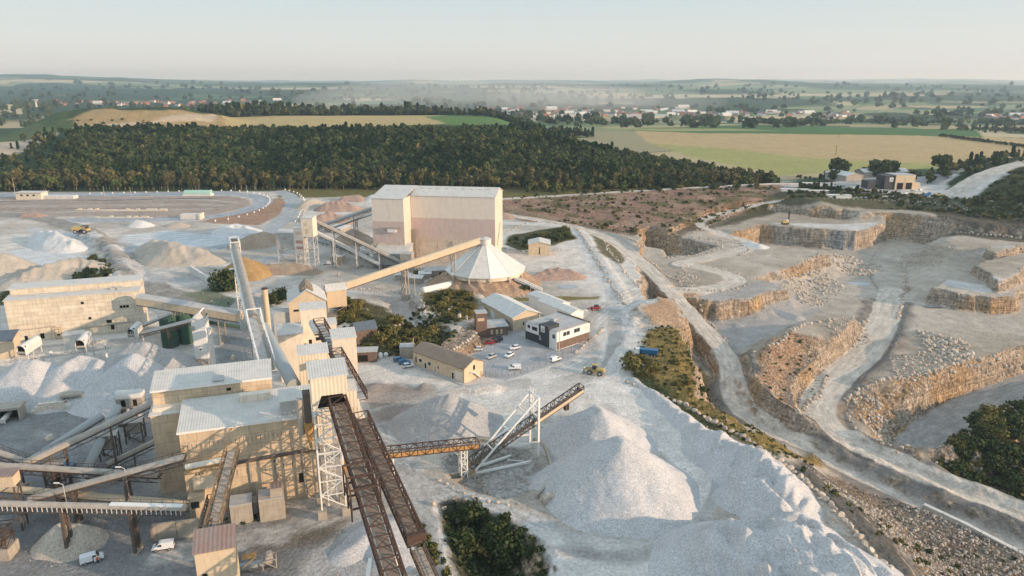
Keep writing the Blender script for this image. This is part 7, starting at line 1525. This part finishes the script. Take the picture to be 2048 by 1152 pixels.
PS = {'pine': dict(mat='pine', v=[cone_np(100, 3.0, 11, 1.5, 1.0, 40 + i) for i in range(3)], t=0), 'broad': dict(mat='dark', v=[crown_np(120, 4.0, 4.2, 5.6, 1.05, 50 + i, 7, 1.0) for i in range(3)], t=0),
      'olive': dict(mat='olive', v=[crown_np(120, 3.8, 3.8, 5.2, 1.0, 60 + i, 7, 1.0) for i in range(3)], t=0), 'green': dict(mat='green', v=[crown_np(130, 4.1, 4.0, 5.2, 1.0, 65 + i, 8, 1.0) for i in range(3)], t=0), 'bright': dict(mat='bright', v=[crown_np(120, 3.6, 4.4, 5.6, 1.0, 70 + i, 7, 1.0) for i in range(3)], t=0), 'poplar': dict(mat='brown', v=[crown_np(110, 2.2, 5.2, 6.5, .9, 80 + i, 7, 1.5) for i in range(3)], t=0),
      'far': dict(mat='dark', v=[crown_np(26, 5.5, 4.0, 4.5, 2.6, 90 + i, 5, .5) for i in range(3)], t=0), 'shrub': dict(mat='olive', v=[crown_np(70, 1.5, 1.0, .7, .32, 95 + i, 6, 0) for i in range(3)], t=0), 'dshrub': dict(mat='dark', v=[crown_np(70, 1.6, 1.1, .8, .34, 97 + i, 6, 0) for i in range(3)], t=0)}
pts = []; g = np.random.default_rng(3)
for y in np.arange(663, 960, 5.9):
    for x in np.arange(-690, 380, 5.9):
        xx = x + g.uniform(-3, 3); yy = y + g.uniform(-3, 3); edge = np.interp(yy, [650, 700, 800, 900, 1000, 1150], [250, 233, 196, 148, 120, 98])
        if xx > edge or xx < -470 - (yy - 680) * .33 + 25 * vn(np.array([yy / 30]), np.array([2.0]), 1)[0]: continue
        if abs(xx + 190) < 16 and abs(yy - 880) < 12: continue
        n_ = vn(np.array([xx / 70]), np.array([yy / 70]), 3)[0]; q = g.random(); k = 'pine' if (n_ > .60 and q < .5) else ('broad' if q < .25 + 1.1 * (vn(np.array([xx / 45 + 5]), np.array([yy / 30]), 6)[0] - .2) else 'green' if q < .93 else 'bright' if q < .97 else 'olive')
        if yy < 700 and q > .6: k = 'poplar' if n_ < .5 else 'olive'
        pts.append((xx, yy, Hf(xx, yy) - .3, g.uniform(.75, 1.25) * (.95 + .3 * n_), k))
print('wood', len(pts)); scatter('woodland', pts, PS)
# belts of trees: behind the plateau fields, hedges and far copses
pts = []
def belt(pp, zz, n, w, s=1.0, k=('broad', 'broad', 'olive', 'pine')):
    P = smooth(poly_w(pp, zz), 2); seg = np.r_[0, np.cumsum(np.hypot(*np.diff(P, axis=0).T))]
    for i in range(n):
        t_ = g.random() * seg[-1]; x = np.interp(t_, seg, P[:, 0]) + g.normal() * w; y = np.interp(t_, seg, P[:, 1]) + g.normal() * w * 1.2; pts.append((x, y, Hf(x, y) - .3, s * g.uniform(.7, 1.3), k[g.integers(len(k))]))
belt([(445, 232), (520, 228), (600, 224), (700, 222), (860, 224)], 27, 520, 24, 2.0); belt([(860, 226), (960, 231), (1060, 236), (1180, 243)], 27, 260, 8, 1.2)
belt([(1600, 354), (1700, 354), (1880, 348)], 2, 40, 4, .4); belt([(1880, 276), (1960, 286), (2048, 297), (2120, 306)], -2, 260, 2, .45, ('broad',)); belt([(1880, 344), (1930, 332), (1980, 322), (2048, 312), (2150, 300)], 15, 150, 14, .9)
belt([(1060, 378), (1200, 372), (1400, 366), (1540, 360)], 2, 230, 9, .62, ('olive', 'broad', 'bright')); belt([(590, 372), (760, 372), (900, 370), (1060, 368)], 1, 110, 8, .6, ('olive', 'broad', 'bright'))
belt([(1600, 378), (1680, 386), (1760, 392)], 4, 50, 3, .45); belt([(10, 345), (60, 310), (100, 290)], 12, 60, 14, .9); belt([(0, 375), (60, 368), (130, 366)], 2, 60, 10, .9, ('broad',))
belt([(1960, 262), (2048, 268), (2200, 275)], -4, 260, 30, .9); belt([(1500, 236), (1700, 233), (1960, 236), (2100, 240)], -8, 420, 22, .75, ('broad', 'green'))
scatter('tree_belt', pts, PS)
# far copses and hedgerows seen as small clumps
pts = []
for i in range(1900):
    r = 1600 * (5.2 ** g.random()); a = g.uniform(-.66, .66); x, y = r * math.sin(a), r * math.cos(a)
    if y < 1500: continue
    cl = float(fbm(np.array([x]), np.array([y]), 420, 3, 6)[0])
    if cl < -.02 and g.random() < .8: continue
    pts.append((x, y, Hf(x, y) - .5, g.uniform(.8, 2.0) * (1 + r / 7000), 'far'))
scatter('distant_copses', pts, PS)
# ---- shrubs as single things on the banks, and scrub as cover
def bushes(poly, z, n, smin, smax, kind, label, group):
    P = poly_w(poly, z); x0, y0 = P.min(0); x1, y1 = P.max(0); c = 0; tries = 0
    while c < n and tries < 4000:
        tries += 1; x, y = g.uniform(x0, x1), g.uniform(y0, y1)
        if inpoly(x, y, P): tree(kind if g.random() < .8 else ('dbush' if kind == 'bush' else 'bush'), x, y, g.uniform(smin, smax), label, group); c += 1
bushes([(745, 672), (800, 640), (870, 650), (900, 685), (860, 705), (760, 700)], 'G', 34, .8, 1.5, 'bush', 'leafy bush in the thicket behind the workshop shed', 'thicket behind the workshop shed')
bushes([(662, 610), (715, 602), (745, 640), (730, 660), (668, 655)], 'G', 20, .7, 1.2, 'bush', 'dry olive bush on the bank beside the upper cream block', 'bushes on the bank beside the upper cream block')
bushes([(855, 592), (905, 582), (950, 596), (945, 638), (900, 648), (870, 625)], 'G', 24, .6, 1.15, 'bush', 'golden olive bush on the grassy bank below the gas tank', 'bushes on the bank below the gas tank')
bushes([(1256, 705), (1300, 665), (1340, 668), (1400, 720), (1415, 780), (1320, 765), (1262, 742)], 1.5, 13, .45, 1.15, 'bush', 'olive bush on the grassy cliff outcrop', 'bushes on the grassy cliff outcrop')
bushes([(905, 1070), (925, 1032), (985, 1036), (1040, 1090), (1060, 1140), (1000, 1130), (960, 1100), (920, 1105)], 'G', 24, .9, 1.45, 'dbush', 'dark round bush in the hollow at the bottom of the yard', 'dark bushes in the bottom hollow')
bushes([(1045, 475), (1135, 458), (1146, 478), (1100, 488), (1050, 498)], 0, 22, .7, 1.3, 'dbush', 'dark bush around the small cream shed', 'bushes around the small cream shed')
bushes([(5, 590), (60, 570), (190, 562), (195, 572), (60, 590), (5, 602)], 0, 26, .7, 1.1, 'dbush', 'dark hedge bush behind the white screening plant', 'hedge behind the white screening plant')
bushes([(165, 540), (185, 512), (215, 530), (222, 560), (180, 562)], 0, 12, .8, 1.5, 'dbush', 'bush beside the haul road near the tan heap', 'bushes beside the haul road near the tan heap')
bushes([(1890, 880), (1950, 850), (2048, 830), (2100, 900), (2048, 990), (1930, 960)], -28, 62, .8, 1.8, 'dbush', 'dark bush in the deep shaded pit', 'dark bushes in the deep shaded pit')
bushes([(1120, 385), (1540, 372), (1500, 378), (1150, 394)], 5, 26, .8, 1.5, 'dbush', 'round dark bush near the top of the scrub slope', 'bushes near the top of the scrub slope')
for px, py, s, k, lab in ((450, 572, 2.6, 'dbush', 'tall dark bush left of the ochre sand cone'), (462, 580, 2.2, 'dbush', 'dark bush against the lattice mast'), (440, 580, 1.9, 'dbush', 'dark bush at the foot of the pale ramp wall'), (560, 600, 1.8, 'dbush', 'dark bush by the gabled plant house'), (548, 608, 1.6, 'dbush', 'dark bush between the round chimney and the gabled house'), (169, 563, 2.0, 'dbush', 'tall round bush at the end of the dark hedge'), (1047, 582, 1.4, 'dbush', 'dark bush beside the white tunnel portal'), (1262, 736, 1.6, 'bush', 'olive bush at the tip of the cliff outcrop near the loader'), (835, 548, .9, 'bush', 'small bush beside the thin pole')):
    p = G(px, py); tree(k, p[0], p[1], s, lab)
for px, py, s, k in ((1660, 345, 1.2, 'broad'), (1676, 345, 1.9, 'broad'), (1668, 350, 1.2, 'broad'), (1730, 342, 1.2, 'broad'), (1746, 345, 1.3, 'broad'), (1757, 344, 2.0, 'broad'), (1776, 344, 1.9, 'broad'), (1768, 348, 1.3, 'broad'), (1878, 350, 1.7, 'broad'), (1888, 348, 1.3, 'broad')):
    p = U(px, py + 11, 3); tree(k, p[0], p[1], s * 1.25, 'big dark tree standing at the edge of the golden field near the far works', 'big trees at the edge of the golden field near the far works')
pts = []
def scrub(poly, z, n, s, k=('shrub', 'dshrub')):
    P = poly_w(poly, z); x0, y0 = P.min(0); x1, y1 = P.max(0); c = 0; X_ = g.uniform(x0, x1, n * 6); Y_ = g.uniform(y0, y1, n * 6); ok = inside(X_, Y_, P)
    for x, y in list(zip(X_[ok], Y_[ok]))[:n]: pts.append((x, y, Hf(x, y) - .1, s * g.uniform(.5, 1.5), k[g.integers(len(k))]))
scrub([(1000, 400), (1200, 388), (1400, 376), (1560, 370), (1540, 398), (1450, 420), (1330, 448), (1270, 462), (1150, 440), (1060, 426)], 3, 420, .8); scrub([(1255, 705), (1300, 660), (1380, 690), (1432, 800), (1560, 890), (1640, 940), (1560, 930), (1400, 840), (1262, 750)], 'G', 520, .34)
scrub([(760, 640), (890, 600), (950, 600), (900, 690), (700, 700), (665, 610)], 3, 320, .6); scrub([(1600, 940), (2048, 1105), (2048, 1150), (1850, 1150), (1760, 1080)], 'G', 60, .5); scrub([(1510, 720), (1575, 664), (1660, 740), (1600, 850), (1540, 810)], 'G', 60, .4)
scrub([(1560, 400), (1700, 400), (1960, 430), (2100, 445), (2100, 405), (1900, 402), (1640, 380), (1600, 380)], 3, 620, 1.0); scrub([(1880, 940), (1880, 880), (2048, 800), (2100, 1000), (1930, 960)], -27, 260, .9); scrub([(1940, 375), (2048, 335), (2200, 320), (2200, 400), (1960, 395)], 16, 160, 1.4)
scrub([(880, 1030), (930, 1000), (1010, 1035), (1085, 1090), (1090, 1150), (930, 1150)], 'G', 170, .55, ('dshrub',)); scrub([(1010, 478), (1140, 455), (1150, 480), (1050, 500)], 0, 110, .7); scrub([(820, 1040), (850, 1060), (900, 1150), (860, 1160)], 0, 40, .6)
scrub([(440, 1035), (560, 1020), (570, 1028), (460, 1050)], 0, 40, .35, ('dshrub',)); scrub([(60, 262), (440, 250), (440, 240), (160, 240)], 38, 120, 1.4)
scatter('scrub', pts, PS)

# ------------------------------------------------------------------ boulders and rubble
def rock_np(seed, sub=1):
    bm = bmesh.new(); bmesh.ops.create_icosphere(bm, subdivisions=sub + 1, radius=1); g2 = np.random.default_rng(seed); pl = g2.normal(size=(9, 3)); pl /= np.linalg.norm(pl, axis=1)[:, None]; dd = g2.uniform(.55, .85, 9)
    for v in bm.verts:
        p = np.array(v.co)
        for n_, d_ in zip(pl, dd):
            e = p @ n_ - d_
            if e > 0: p = p - n_ * e
        v.co = p
    V = np.array([v.co[:] for v in bm.verts]); Fc = np.array([[v.index for v in f.verts] for f in bm.faces]); bm.free(); return V, Fc
RK = [rock_np(i) for i in range(6)]; RKL = [rock_np(10 + i, 0) for i in range(6)]
RKM = []
for V, Fc in RK:
    me = bpy.data.meshes.new('boulder'); me.from_pydata(V.tolist(), [], Fc.tolist()); me.materials.append(M['limestone']); RKM.append(me)
def boulder(x, y, s, label, group):
    o = bpy.data.objects.new('boulder', RKM[random.randrange(6)]); COL.objects.link(o); o.location = (x, y, Hf(x, y) + s * .25); o.scale = (s * random.uniform(.8, 1.25), s * random.uniform(.7, 1.1), s * random.uniform(.65, .95)); o.rotation_euler = (random.uniform(-.4, .4), random.uniform(-.4, .4), random.random() * 6.28); tag(o, label, 'boulder', group)
ROCKS = []
ROCKS.extend(TOE)
def rowpts(pp, step, z=None):
    P = np.array([(G(*p[:2]) if z is None else U(p[0], p[1], z)) for p in pp]); P = smooth(P, 2); seg = np.r_[0, np.cumsum(np.hypot(*np.diff(P, axis=0).T))]; return [(np.interp(t_, seg, P[:, 0]), np.interp(t_, seg, P[:, 1])) for t_ in np.arange(0, seg[-1], step)]
for pp, step, s, lab, grp in (([(1372, 812), (1420, 842), (1480, 872), (1530, 905), (1590, 945), (1640, 990), (1690, 1040), (1740, 1100), (1790, 1160)], 2.1, .95, 'big pale boulder in the row edging the near side of the lower haul road slope', 'boulder row above the lower haul road slope'),
        ([(1255, 765), (1300, 785), (1372, 812)], 2.4, .8, 'grey boulder in the row at the upper end of the long gravel ridge', 'boulders at the upper end of the long gravel ridge'),
        ([(870, 1008), (890, 1022), (920, 1040), (950, 1075)], 1.9, 1.0, 'large pale boulder on the rim of the bottom hollow', 'boulders on the rim of the bottom hollow'),
        ([(880, 962), (920, 985), (960, 1000), (1000, 1008), (1040, 1010)], 2.2, .6, 'small pale rock along the dusty track below the radial stacker', 'rocks along the track below the radial stacker'),
        ([(1150, 706), (1170, 690), (1195, 668), (1208, 655)], 1.9, .7, 'pale boulder in the short row beside the office road', 'boulders beside the office road'),
        ([(905, 704), (925, 688), (950, 672), (962, 668)], 1.6, .8, 'stacked facing boulder of the wall above the parked cars', 'facing boulders above the parked cars'),
        ([(790, 652), (830, 645), (850, 632), (848, 612), (842, 600)], 2.3, .9, 'sunlit boulder in the curved row between the two grassy banks', 'boulders between the two grassy banks')):
    for x, y in rowpts(pp, step):
        boulder(x + random.uniform(-.3, .3), y + random.uniform(-.3, .3), s * random.uniform(.7, 1.25), lab, grp)
def rrow(pp, step, s, z=None, jit=.5, n=1):
    for x, y in rowpts(pp, step, z):
        for _ in range(n): ROCKS.append((x + random.gauss(0, jit), y + random.gauss(0, jit), s * 1.05 * random.uniform(.6, 1.35)))
rrow([(1150, 455), (1180, 500), (1210, 545), (1240, 600), (1250, 610)], 2.2, .75); rrow([(1240, 470), (1290, 515), (1340, 560), (1390, 568)], 2.2, .8); rrow([(1390, 600), (1420, 640), (1455, 685)], 2.0, .85)
rrow([(1005, 470), (1060, 440), (1150, 452)], 3, .7); rrow([(1205, 480), (1245, 540), (1275, 575)], 2.2, .7)
rrow([(1330, 517), (1390, 512), (1440, 500), (1448, 490), (1400, 480), (1345, 466)], 2.6, .8); rrow([(1380, 472), (1400, 458), (1450, 440), (1460, 425), (1500, 412), (1540, 405)], 2.8, .8); rrow([(1385, 475), (1450, 482), (1490, 490), (1500, 502), (1475, 512)], 2.8, .85)
rrow([(1360, 580), (1430, 584), (1480, 575), (1510, 565)], 2.4, .8); rrow([(1365, 535), (1440, 535), (1500, 556)], 2.6, .7, n=1); rrow([(1810, 525), (1812, 560), (1805, 600), (1795, 640)], 2.4, .9)
rrow([(1575, 668), (1562, 690), (1500, 705)], 2.4, .9); rrow([(1580, 662), (1620, 645), (1680, 640), (1735, 640)], 2.0, .9, n=2); rrow([(1655, 752), (1640, 790), (1605, 815), (1590, 838)], 1.6, .9, n=2)
rrow([(1690, 800), (1720, 780), (1760, 762), (1820, 752), (1900, 736), (1980, 724), (2048, 712)], 2.0, 1.0); rrow([(1690, 800), (1700, 840), (1740, 875), (1800, 905)], 2.6, .7); rrow([(1915, 466), (1980, 472), (2048, 474)], 2.4, .9, n=2)
rrow([(1820, 500), (1900, 500), (1960, 505), (2048, 500)], 3.2, .8); rrow([(1640, 398), (1800, 402), (1900, 408), (2048, 425)], 3.2, .7, n=1)
rrow([(1640, 1000), (1680, 1050), (1700, 1090)], 2.5, .5); rrow([(600, 392), (615, 410), (600, 440), (590, 455)], 3, .8); rrow([(200, 540), (225, 560), (240, 575)], 2.5, .7, n=2)
rrow([(1000, 497), (1060, 506), (1140, 500)], 2.4, .6, n=2); rrow([(990, 600), (1060, 592), (1100, 594)], 2.4, .5, n=2); rrow([(700, 580), (780, 575), (840, 590)], 3, .6, n=2); rrow([(400, 610), (440, 622), (480, 625)], 3, .5)
def rfield(poly, z, n, s0, s1, mode='G'):
    P = poly_w(poly, z); x0, y0 = P.min(0); x1, y1 = P.max(0); X_ = g.uniform(x0, x1, n * 8); Y_ = g.uniform(y0, y1, n * 8); ok = inside(X_, Y_, P)
    for x, y in list(zip(X_[ok], Y_[ok]))[:n]: ROCKS.append((x, y, s0 + (s1 - s0) * g.random() ** 3))
rfield([(1655, 503), (1700, 510), (1765, 530), (1750, 548), (1700, 548), (1660, 530)], -17, 420, .5, 1.6); rfield([(1560, 560), (1640, 525), (1665, 545), (1700, 562), (1640, 600), (1600, 598), (1560, 585)], -14, 520, .35, 1.3)
rfield([(1830, 660), (1880, 672), (1935, 685), (1950, 720), (1890, 735), (1850, 700)], -18, 330, .6, 1.7); rfield([(1780, 715), (1850, 705), (1900, 740), (1850, 762), (1790, 760)], -18, 260, .4, 1.1)
rfield([(1700, 820), (1740, 800), (1790, 830), (1830, 900), (1800, 905), (1740, 870)], -26, 420, .4, 1.2); rfield([(1610, 930), (1850, 1015), (2070, 1110), (2070, 1160), (1850, 1160), (1740, 1040)], 'G', 3000, .16, .6); rfield([(1640, 640), (1740, 640), (1745, 665), (1660, 690)], -14, 160, .4, 1.0)
rfield([(1520, 700), (1575, 668), (1660, 740), (1600, 850), (1540, 810)], 'G', 600, .15, .5); rfield([(1800, 492), (1890, 520), (1880, 545), (1810, 530)], -14, 140, .5, 1.2); rfield([(1850, 930), (1890, 880), (2000, 810), (2048, 850), (1950, 960)], -27, 300, .3, 1.0)
rfield([(1340, 560), (1370, 540), (1400, 560), (1380, 580)], -8, 120, .4, 1.0); rfield([(820, 625), (880, 620), (885, 655), (850, 650)], 2, 60, .4, .9); rfield([(1900, 395), (1990, 405), (2000, 420), (1890, 412)], 4, 90, .4, 1.1); rfield([(1700, 500), (2048, 560), (2048, 700), (1800, 700), (1600, 640)], -18, 260, .15, .5)
rfield([(880, 640), (905, 622), (925, 640), (905, 656)], 2, 60, .3, .8); rfield([(1410, 400), (1560, 372), (1560, 395), (1280, 462), (1100, 436), (1000, 415), (1000, 402)], 3, 500, .15, .45); rfield([(600, 400), (1010, 470), (640, 560), (420, 520)], 0, 500, .12, .4)
rfield([(880, 920), (1070, 915), (1075, 985), (930, 985)], -1, 200, .1, .4); rfield([(300, 560), (400, 610), (480, 640), (560, 560), (420, 540)], 0, 220, .15, .5); rfield([(850, 560), (700, 560), (700, 640), (860, 620)], 0, 200, .15, .5)
VO = []; FO = []; nv = 0; A_ = np.array(ROCKS); zs = Hf(A_[:, 0], A_[:, 1]); g3 = np.random.default_rng(8)
for (x, y, s), z in zip(ROCKS, zs):
    V, Fc = RKL[g3.integers(6)]; a = g3.random() * 6.283; c, s_ = math.cos(a), math.sin(a); sc_ = s * g3.uniform(.7, 1.2, 3); v = V * sc_; v = np.stack([v[:, 0] * c - v[:, 1] * s_ + x, v[:, 0] * s_ + v[:, 1] * c + y, v[:, 2] + z + s * .2], 1); VO.append(v); FO.append(Fc + nv); nv += len(V)
me = bpy.data.meshes.new('rubble'); VO = np.concatenate(VO); FO = np.concatenate(FO); me.vertices.add(len(VO)); me.vertices.foreach_set('co', VO.astype('f4').ravel()); me.loops.add(FO.size); me.loops.foreach_set('vertex_index', FO.astype('i4').ravel()); me.polygons.add(len(FO)); me.polygons.foreach_set('loop_start', np.arange(0, FO.size, 3, dtype='i4')); me.update(calc_edges=True); me.materials.append(M['limestone'])
o = bpy.data.objects.new('rubble', me); COL.objects.link(o); o['kind'] = 'stuff'
# ------------------------------------------------------------------ the town in the valley
HW = {'w': plain('house_white', (.62, .60, .56), .8, .1), 'b': plain('house_brick', (.34, .19, .13), .8, .1), 'r': plain('house_tile', (.27, .12, .08), .8, .1), 's': plain('house_slate', (.12, .13, .15), .8, .1)}
def house_mesh(w, d, h, wall, roof):
    m = MB(); m.add([(0, 0, -2), (w, 0, -2), (w, d, -2), (0, d, -2), (0, 0, h), (w, 0, h), (w, d, h), (0, d, h), (0, d / 2, h + d * .38), (w, d / 2, h + d * .38)], [(0, 1, 5, 4), (2, 3, 7, 6), (1, 2, 6, 9, 5), (3, 0, 4, 8, 7), (4, 5, 9, 8), (6, 7, 8, 9)])
    o = m.build('house', HW[wall]); me = o.data; me.materials.append(HW[roof]); me.polygons[4].material_index = 1; me.polygons[5].material_index = 1; bpy.data.objects.remove(o); return me
HM = {(a, b): house_mesh(w, d, h, a, b) for a, b, w, d, h in (('w', 'r', 15, 10, 6), ('w', 's', 20, 11, 6), ('b', 'r', 16, 10, 6.5), ('w', 'w', 34, 14, 6), ('b', 's', 14, 10, 6))}
LB_ = {('w', 'r'): 'white house with red tiled roof in the distant valley town', ('w', 's'): 'white house with slate roof in the distant valley town', ('b', 'r'): 'brick house with red roof in the distant valley town', ('w', 'w'): 'long white warehouse in the distant valley town', ('b', 's'): 'brick house with slate roof in the distant valley town'}
random.seed(12); nh = 0
for x0, x1, y0, y1, n, ks in ((945, 1380, 219, 229, 130, None), (1380, 1700, 221, 230, 40, None), (95, 430, 210, 217, 70, ('b', 'r')), (440, 560, 206, 214, 18, None), (1960, 2048, 230, 236, 26, None), (1640, 1700, 232, 235, 8, None), (1900, 1960, 188, 196, 5, None)):
    for i in range(n):
        px, py = random.uniform(x0, x1), random.uniform(y0, y1) + (random.gauss(0, 1)); p = U(px, py, -20); k = random.choice(list(HM)) if ks is None or random.random() < .4 else ks
        if k == ('w', 'w') and random.random() < .5: k = ('w', 'r')
        o = bpy.data.objects.new('house' if k != ('w', 'w') else 'warehouse', HM[k]); COL.objects.link(o); o.location = (p[0], p[1], Hf(*p)); o.rotation_euler.z = random.uniform(-.5, .5); s = random.uniform(.8, 1.35); o.scale = (s, s, s); tag(o, LB_[k], 'house' if k != ('w', 'w') else 'warehouse', LB_[k].replace('house', 'houses').replace('a ', ''))
p = G(958, 226, -22); t = thing('church', 'distant church with pointed spire above the valley town', 'church', (p[0], p[1], Hf(*p))); MB().box(-5, 5, -5, 5, -2, 24).build('tower', HW['w'], t); MB().tube((0, 0, 24), (0, 0, 46), 6, 4, .2).build('spire', HW['s'], t); MB().box(5, 32, -6, 6, -2, 12).build('nave', HW['w'], t)
p = G(73, 214, 0); t = thing('water_tower', 'pale mushroom shaped water tower on the far plain', 'water tower', (p[0], p[1], Hf(*p))); MB().tube((0, 0, -2), (0, 0, 18), 3.5, 14, 3).build('stem', HW['w'], t); MB().tube((0, 0, 18), (0, 0, 28), 3.2, 14, 12).build('bowl', HW['w'], t)
for px, py, w1, lab in ((1160, 236, 120, 'long pale blue greenhouse block beyond the green fields'), (1290, 237, 150, 'wider pale blue greenhouse block near the town edge')):
    p = G(px, py, -15); t = thing('greenhouse', lab, 'greenhouse', (p[0] - w1 / 2, p[1], Hf(*p))); m = MB(); m.box(0, w1, 0, 60, -2, 9); m.build('hall', HW['w'], t); MB().box(-1, w1 + 1, -1, 61, 9.05, 10).build('roof', M['white_sheet'], t)
def pylon(px, py, pyt, lab, z0=None):
    p = U(px, py, -2 if z0 is None else z0); z = Hf(*p); h = ZT(p[1], pyt) - z; t = thing('power_pole', lab, 'power pole', (p[0], p[1], z)); m = MB(); r = p[1] / 2600; m.bar((0, 0, -1), (0, 0, h), r); m.bar((-3, 0, h * .92), (3, 0, h * .92), r * .6); m.build('mast', M['darksteel'], t)
pylon(1671, 312, 291, 'dark twin pole standing in the middle of the golden field'); pylon(1677, 276, 268, 'farther dark pole at the far edge of the golden field')
build_terrain()
# ------------------------------------------------------------------ daylight
SAZ, SEL = math.atan2(1.0, -.36), R(13.0)          # azimuth from +y clockwise, elevation
sdir = Vector((math.sin(SAZ) * math.cos(SEL), math.cos(SAZ) * math.cos(SEL), math.sin(SEL)))
sl = bpy.data.lights.new('sun', 'SUN'); sl.energy = 5.0; sl.angle = R(.6); sl.color = (1.0, .72, .49)
so = bpy.data.objects.new('sun', sl); COL.objects.link(so); so.rotation_euler = sdir.to_track_quat('Z', 'Y').to_euler()
W = bpy.data.worlds.new('World'); SC.world = W; W.use_nodes = True; nt = W.node_tree
bg = nt.nodes['Background']; sky = nt.nodes.new('ShaderNodeTexSky'); sky.sky_type = 'NISHITA'; sky.sun_disc = False
sky.sun_elevation = SEL; sky.sun_rotation = SAZ; sky.air_density = 1.0; sky.dust_density = 1.5; sky.ozone_density = 1.6; sky.altitude = 150
tc = nt.nodes.new('ShaderNodeTexCoord'); sx = nt.nodes.new('ShaderNodeSeparateXYZ'); nt.links.new(tc.outputs['Generated'], sx.inputs[0])
cr = nt.nodes.new('ShaderNodeValToRGB'); nt.links.new(sx.outputs[2], cr.inputs[0]); el = cr.color_ramp.elements
el[0].position = 0.0; el[0].color = (8.9, 8.5, 8.2, 1); el[1].position = .5; el[1].color = (7.4, 9.1, 10.5, 1)
e = el.new(.05); e.color = (8.3, 8.5, 8.3, 1); e = el.new(.10); e.color = (7.0, 8.1, 8.3, 1); e = el.new(.25); e.color = (7.3, 9.0, 10.2, 1)
mx = nt.nodes.new('ShaderNodeMix'); mx.data_type = 'RGBA'; mx.inputs[0].default_value = .85
nt.links.new(sky.outputs[0], mx.inputs[6]); nt.links.new(cr.outputs[0], mx.inputs[7]); nt.links.new(mx.outputs[2], bg.inputs[0]); bg.inputs[1].default_value = .10
SC.view_settings.view_transform = 'Standard'; SC.view_settings.look = 'None'; SC.view_settings.exposure = 0; SC.view_settings.gamma = 1
# summer haze lying over the land
HAZE = True
if HAZE:
    bm = bmesh.new(); bmesh.ops.create_cube(bm, size=1); me = bpy.data.meshes.new('haze'); bm.to_mesh(me); bm.free()
    hz = bpy.data.objects.new('haze', me); COL.objects.link(hz); hz.scale = (52000, 30000, 420); hz.location = (0, 14900, 60); hz['kind'] = 'structure'
    m = bpy.data.materials.new('haze_air'); m.use_nodes = True; t = m.node_tree; t.nodes.clear()
    out = t.nodes.new('ShaderNodeOutputMaterial'); vs = t.nodes.new('ShaderNodeVolumeScatter'); vs.inputs['Color'].default_value = (.66, .84, 1, 1); vs.inputs['Density'].default_value = 1 / 12500; vs.inputs['Anisotropy'].default_value = .45
    t.links.new(vs.outputs[0], out.inputs['Volume']); me.materials.append(m)
    m.cycles.homogeneous_volume = True if hasattr(m.cycles, 'homogeneous_volume') else None
    # dust drifting off the works far beyond the wood
    for cx_, cy_, rx_, ry_, rz_, dn in ((-150, 3300, 800, 700, 90, 1 / 2600), (350, 3000, 500, 500, 60, 1 / 3200)):
        bm = bmesh.new(); bmesh.ops.create_icosphere(bm, subdivisions=4, radius=1); me = bpy.data.meshes.new('dust_haze'); bm.to_mesh(me); bm.free(); o = bpy.data.objects.new('dust_haze', me); COL.objects.link(o); o.location = (cx_, cy_, 10); o.scale = (rx_, ry_, rz_); o['kind'] = 'structure'
        m = bpy.data.materials.new('dust_air'); m.use_nodes = True; t = m.node_tree; t.nodes.clear(); out = t.nodes.new('ShaderNodeOutputMaterial'); vs = t.nodes.new('ShaderNodeVolumeScatter'); vs.inputs['Color'].default_value = (.96, .95, .96, 1); vs.inputs['Density'].default_value = dn; t.links.new(vs.outputs[0], out.inputs['Volume']); me.materials.append(m)
cy = SC.cycles
cy.max_bounces = 5; cy.diffuse_bounces = 3; cy.glossy_bounces = 2; cy.transmission_bounces = 3; cy.volume_bounces = 1; cy.transparent_max_bounces = 6
cy.use_denoising = True; cy.use_adaptive_sampling = True; cy.adaptive_threshold = .02; cy.use_fast_gi = False; cy.caustics_reflective = False; cy.caustics_refractive = False
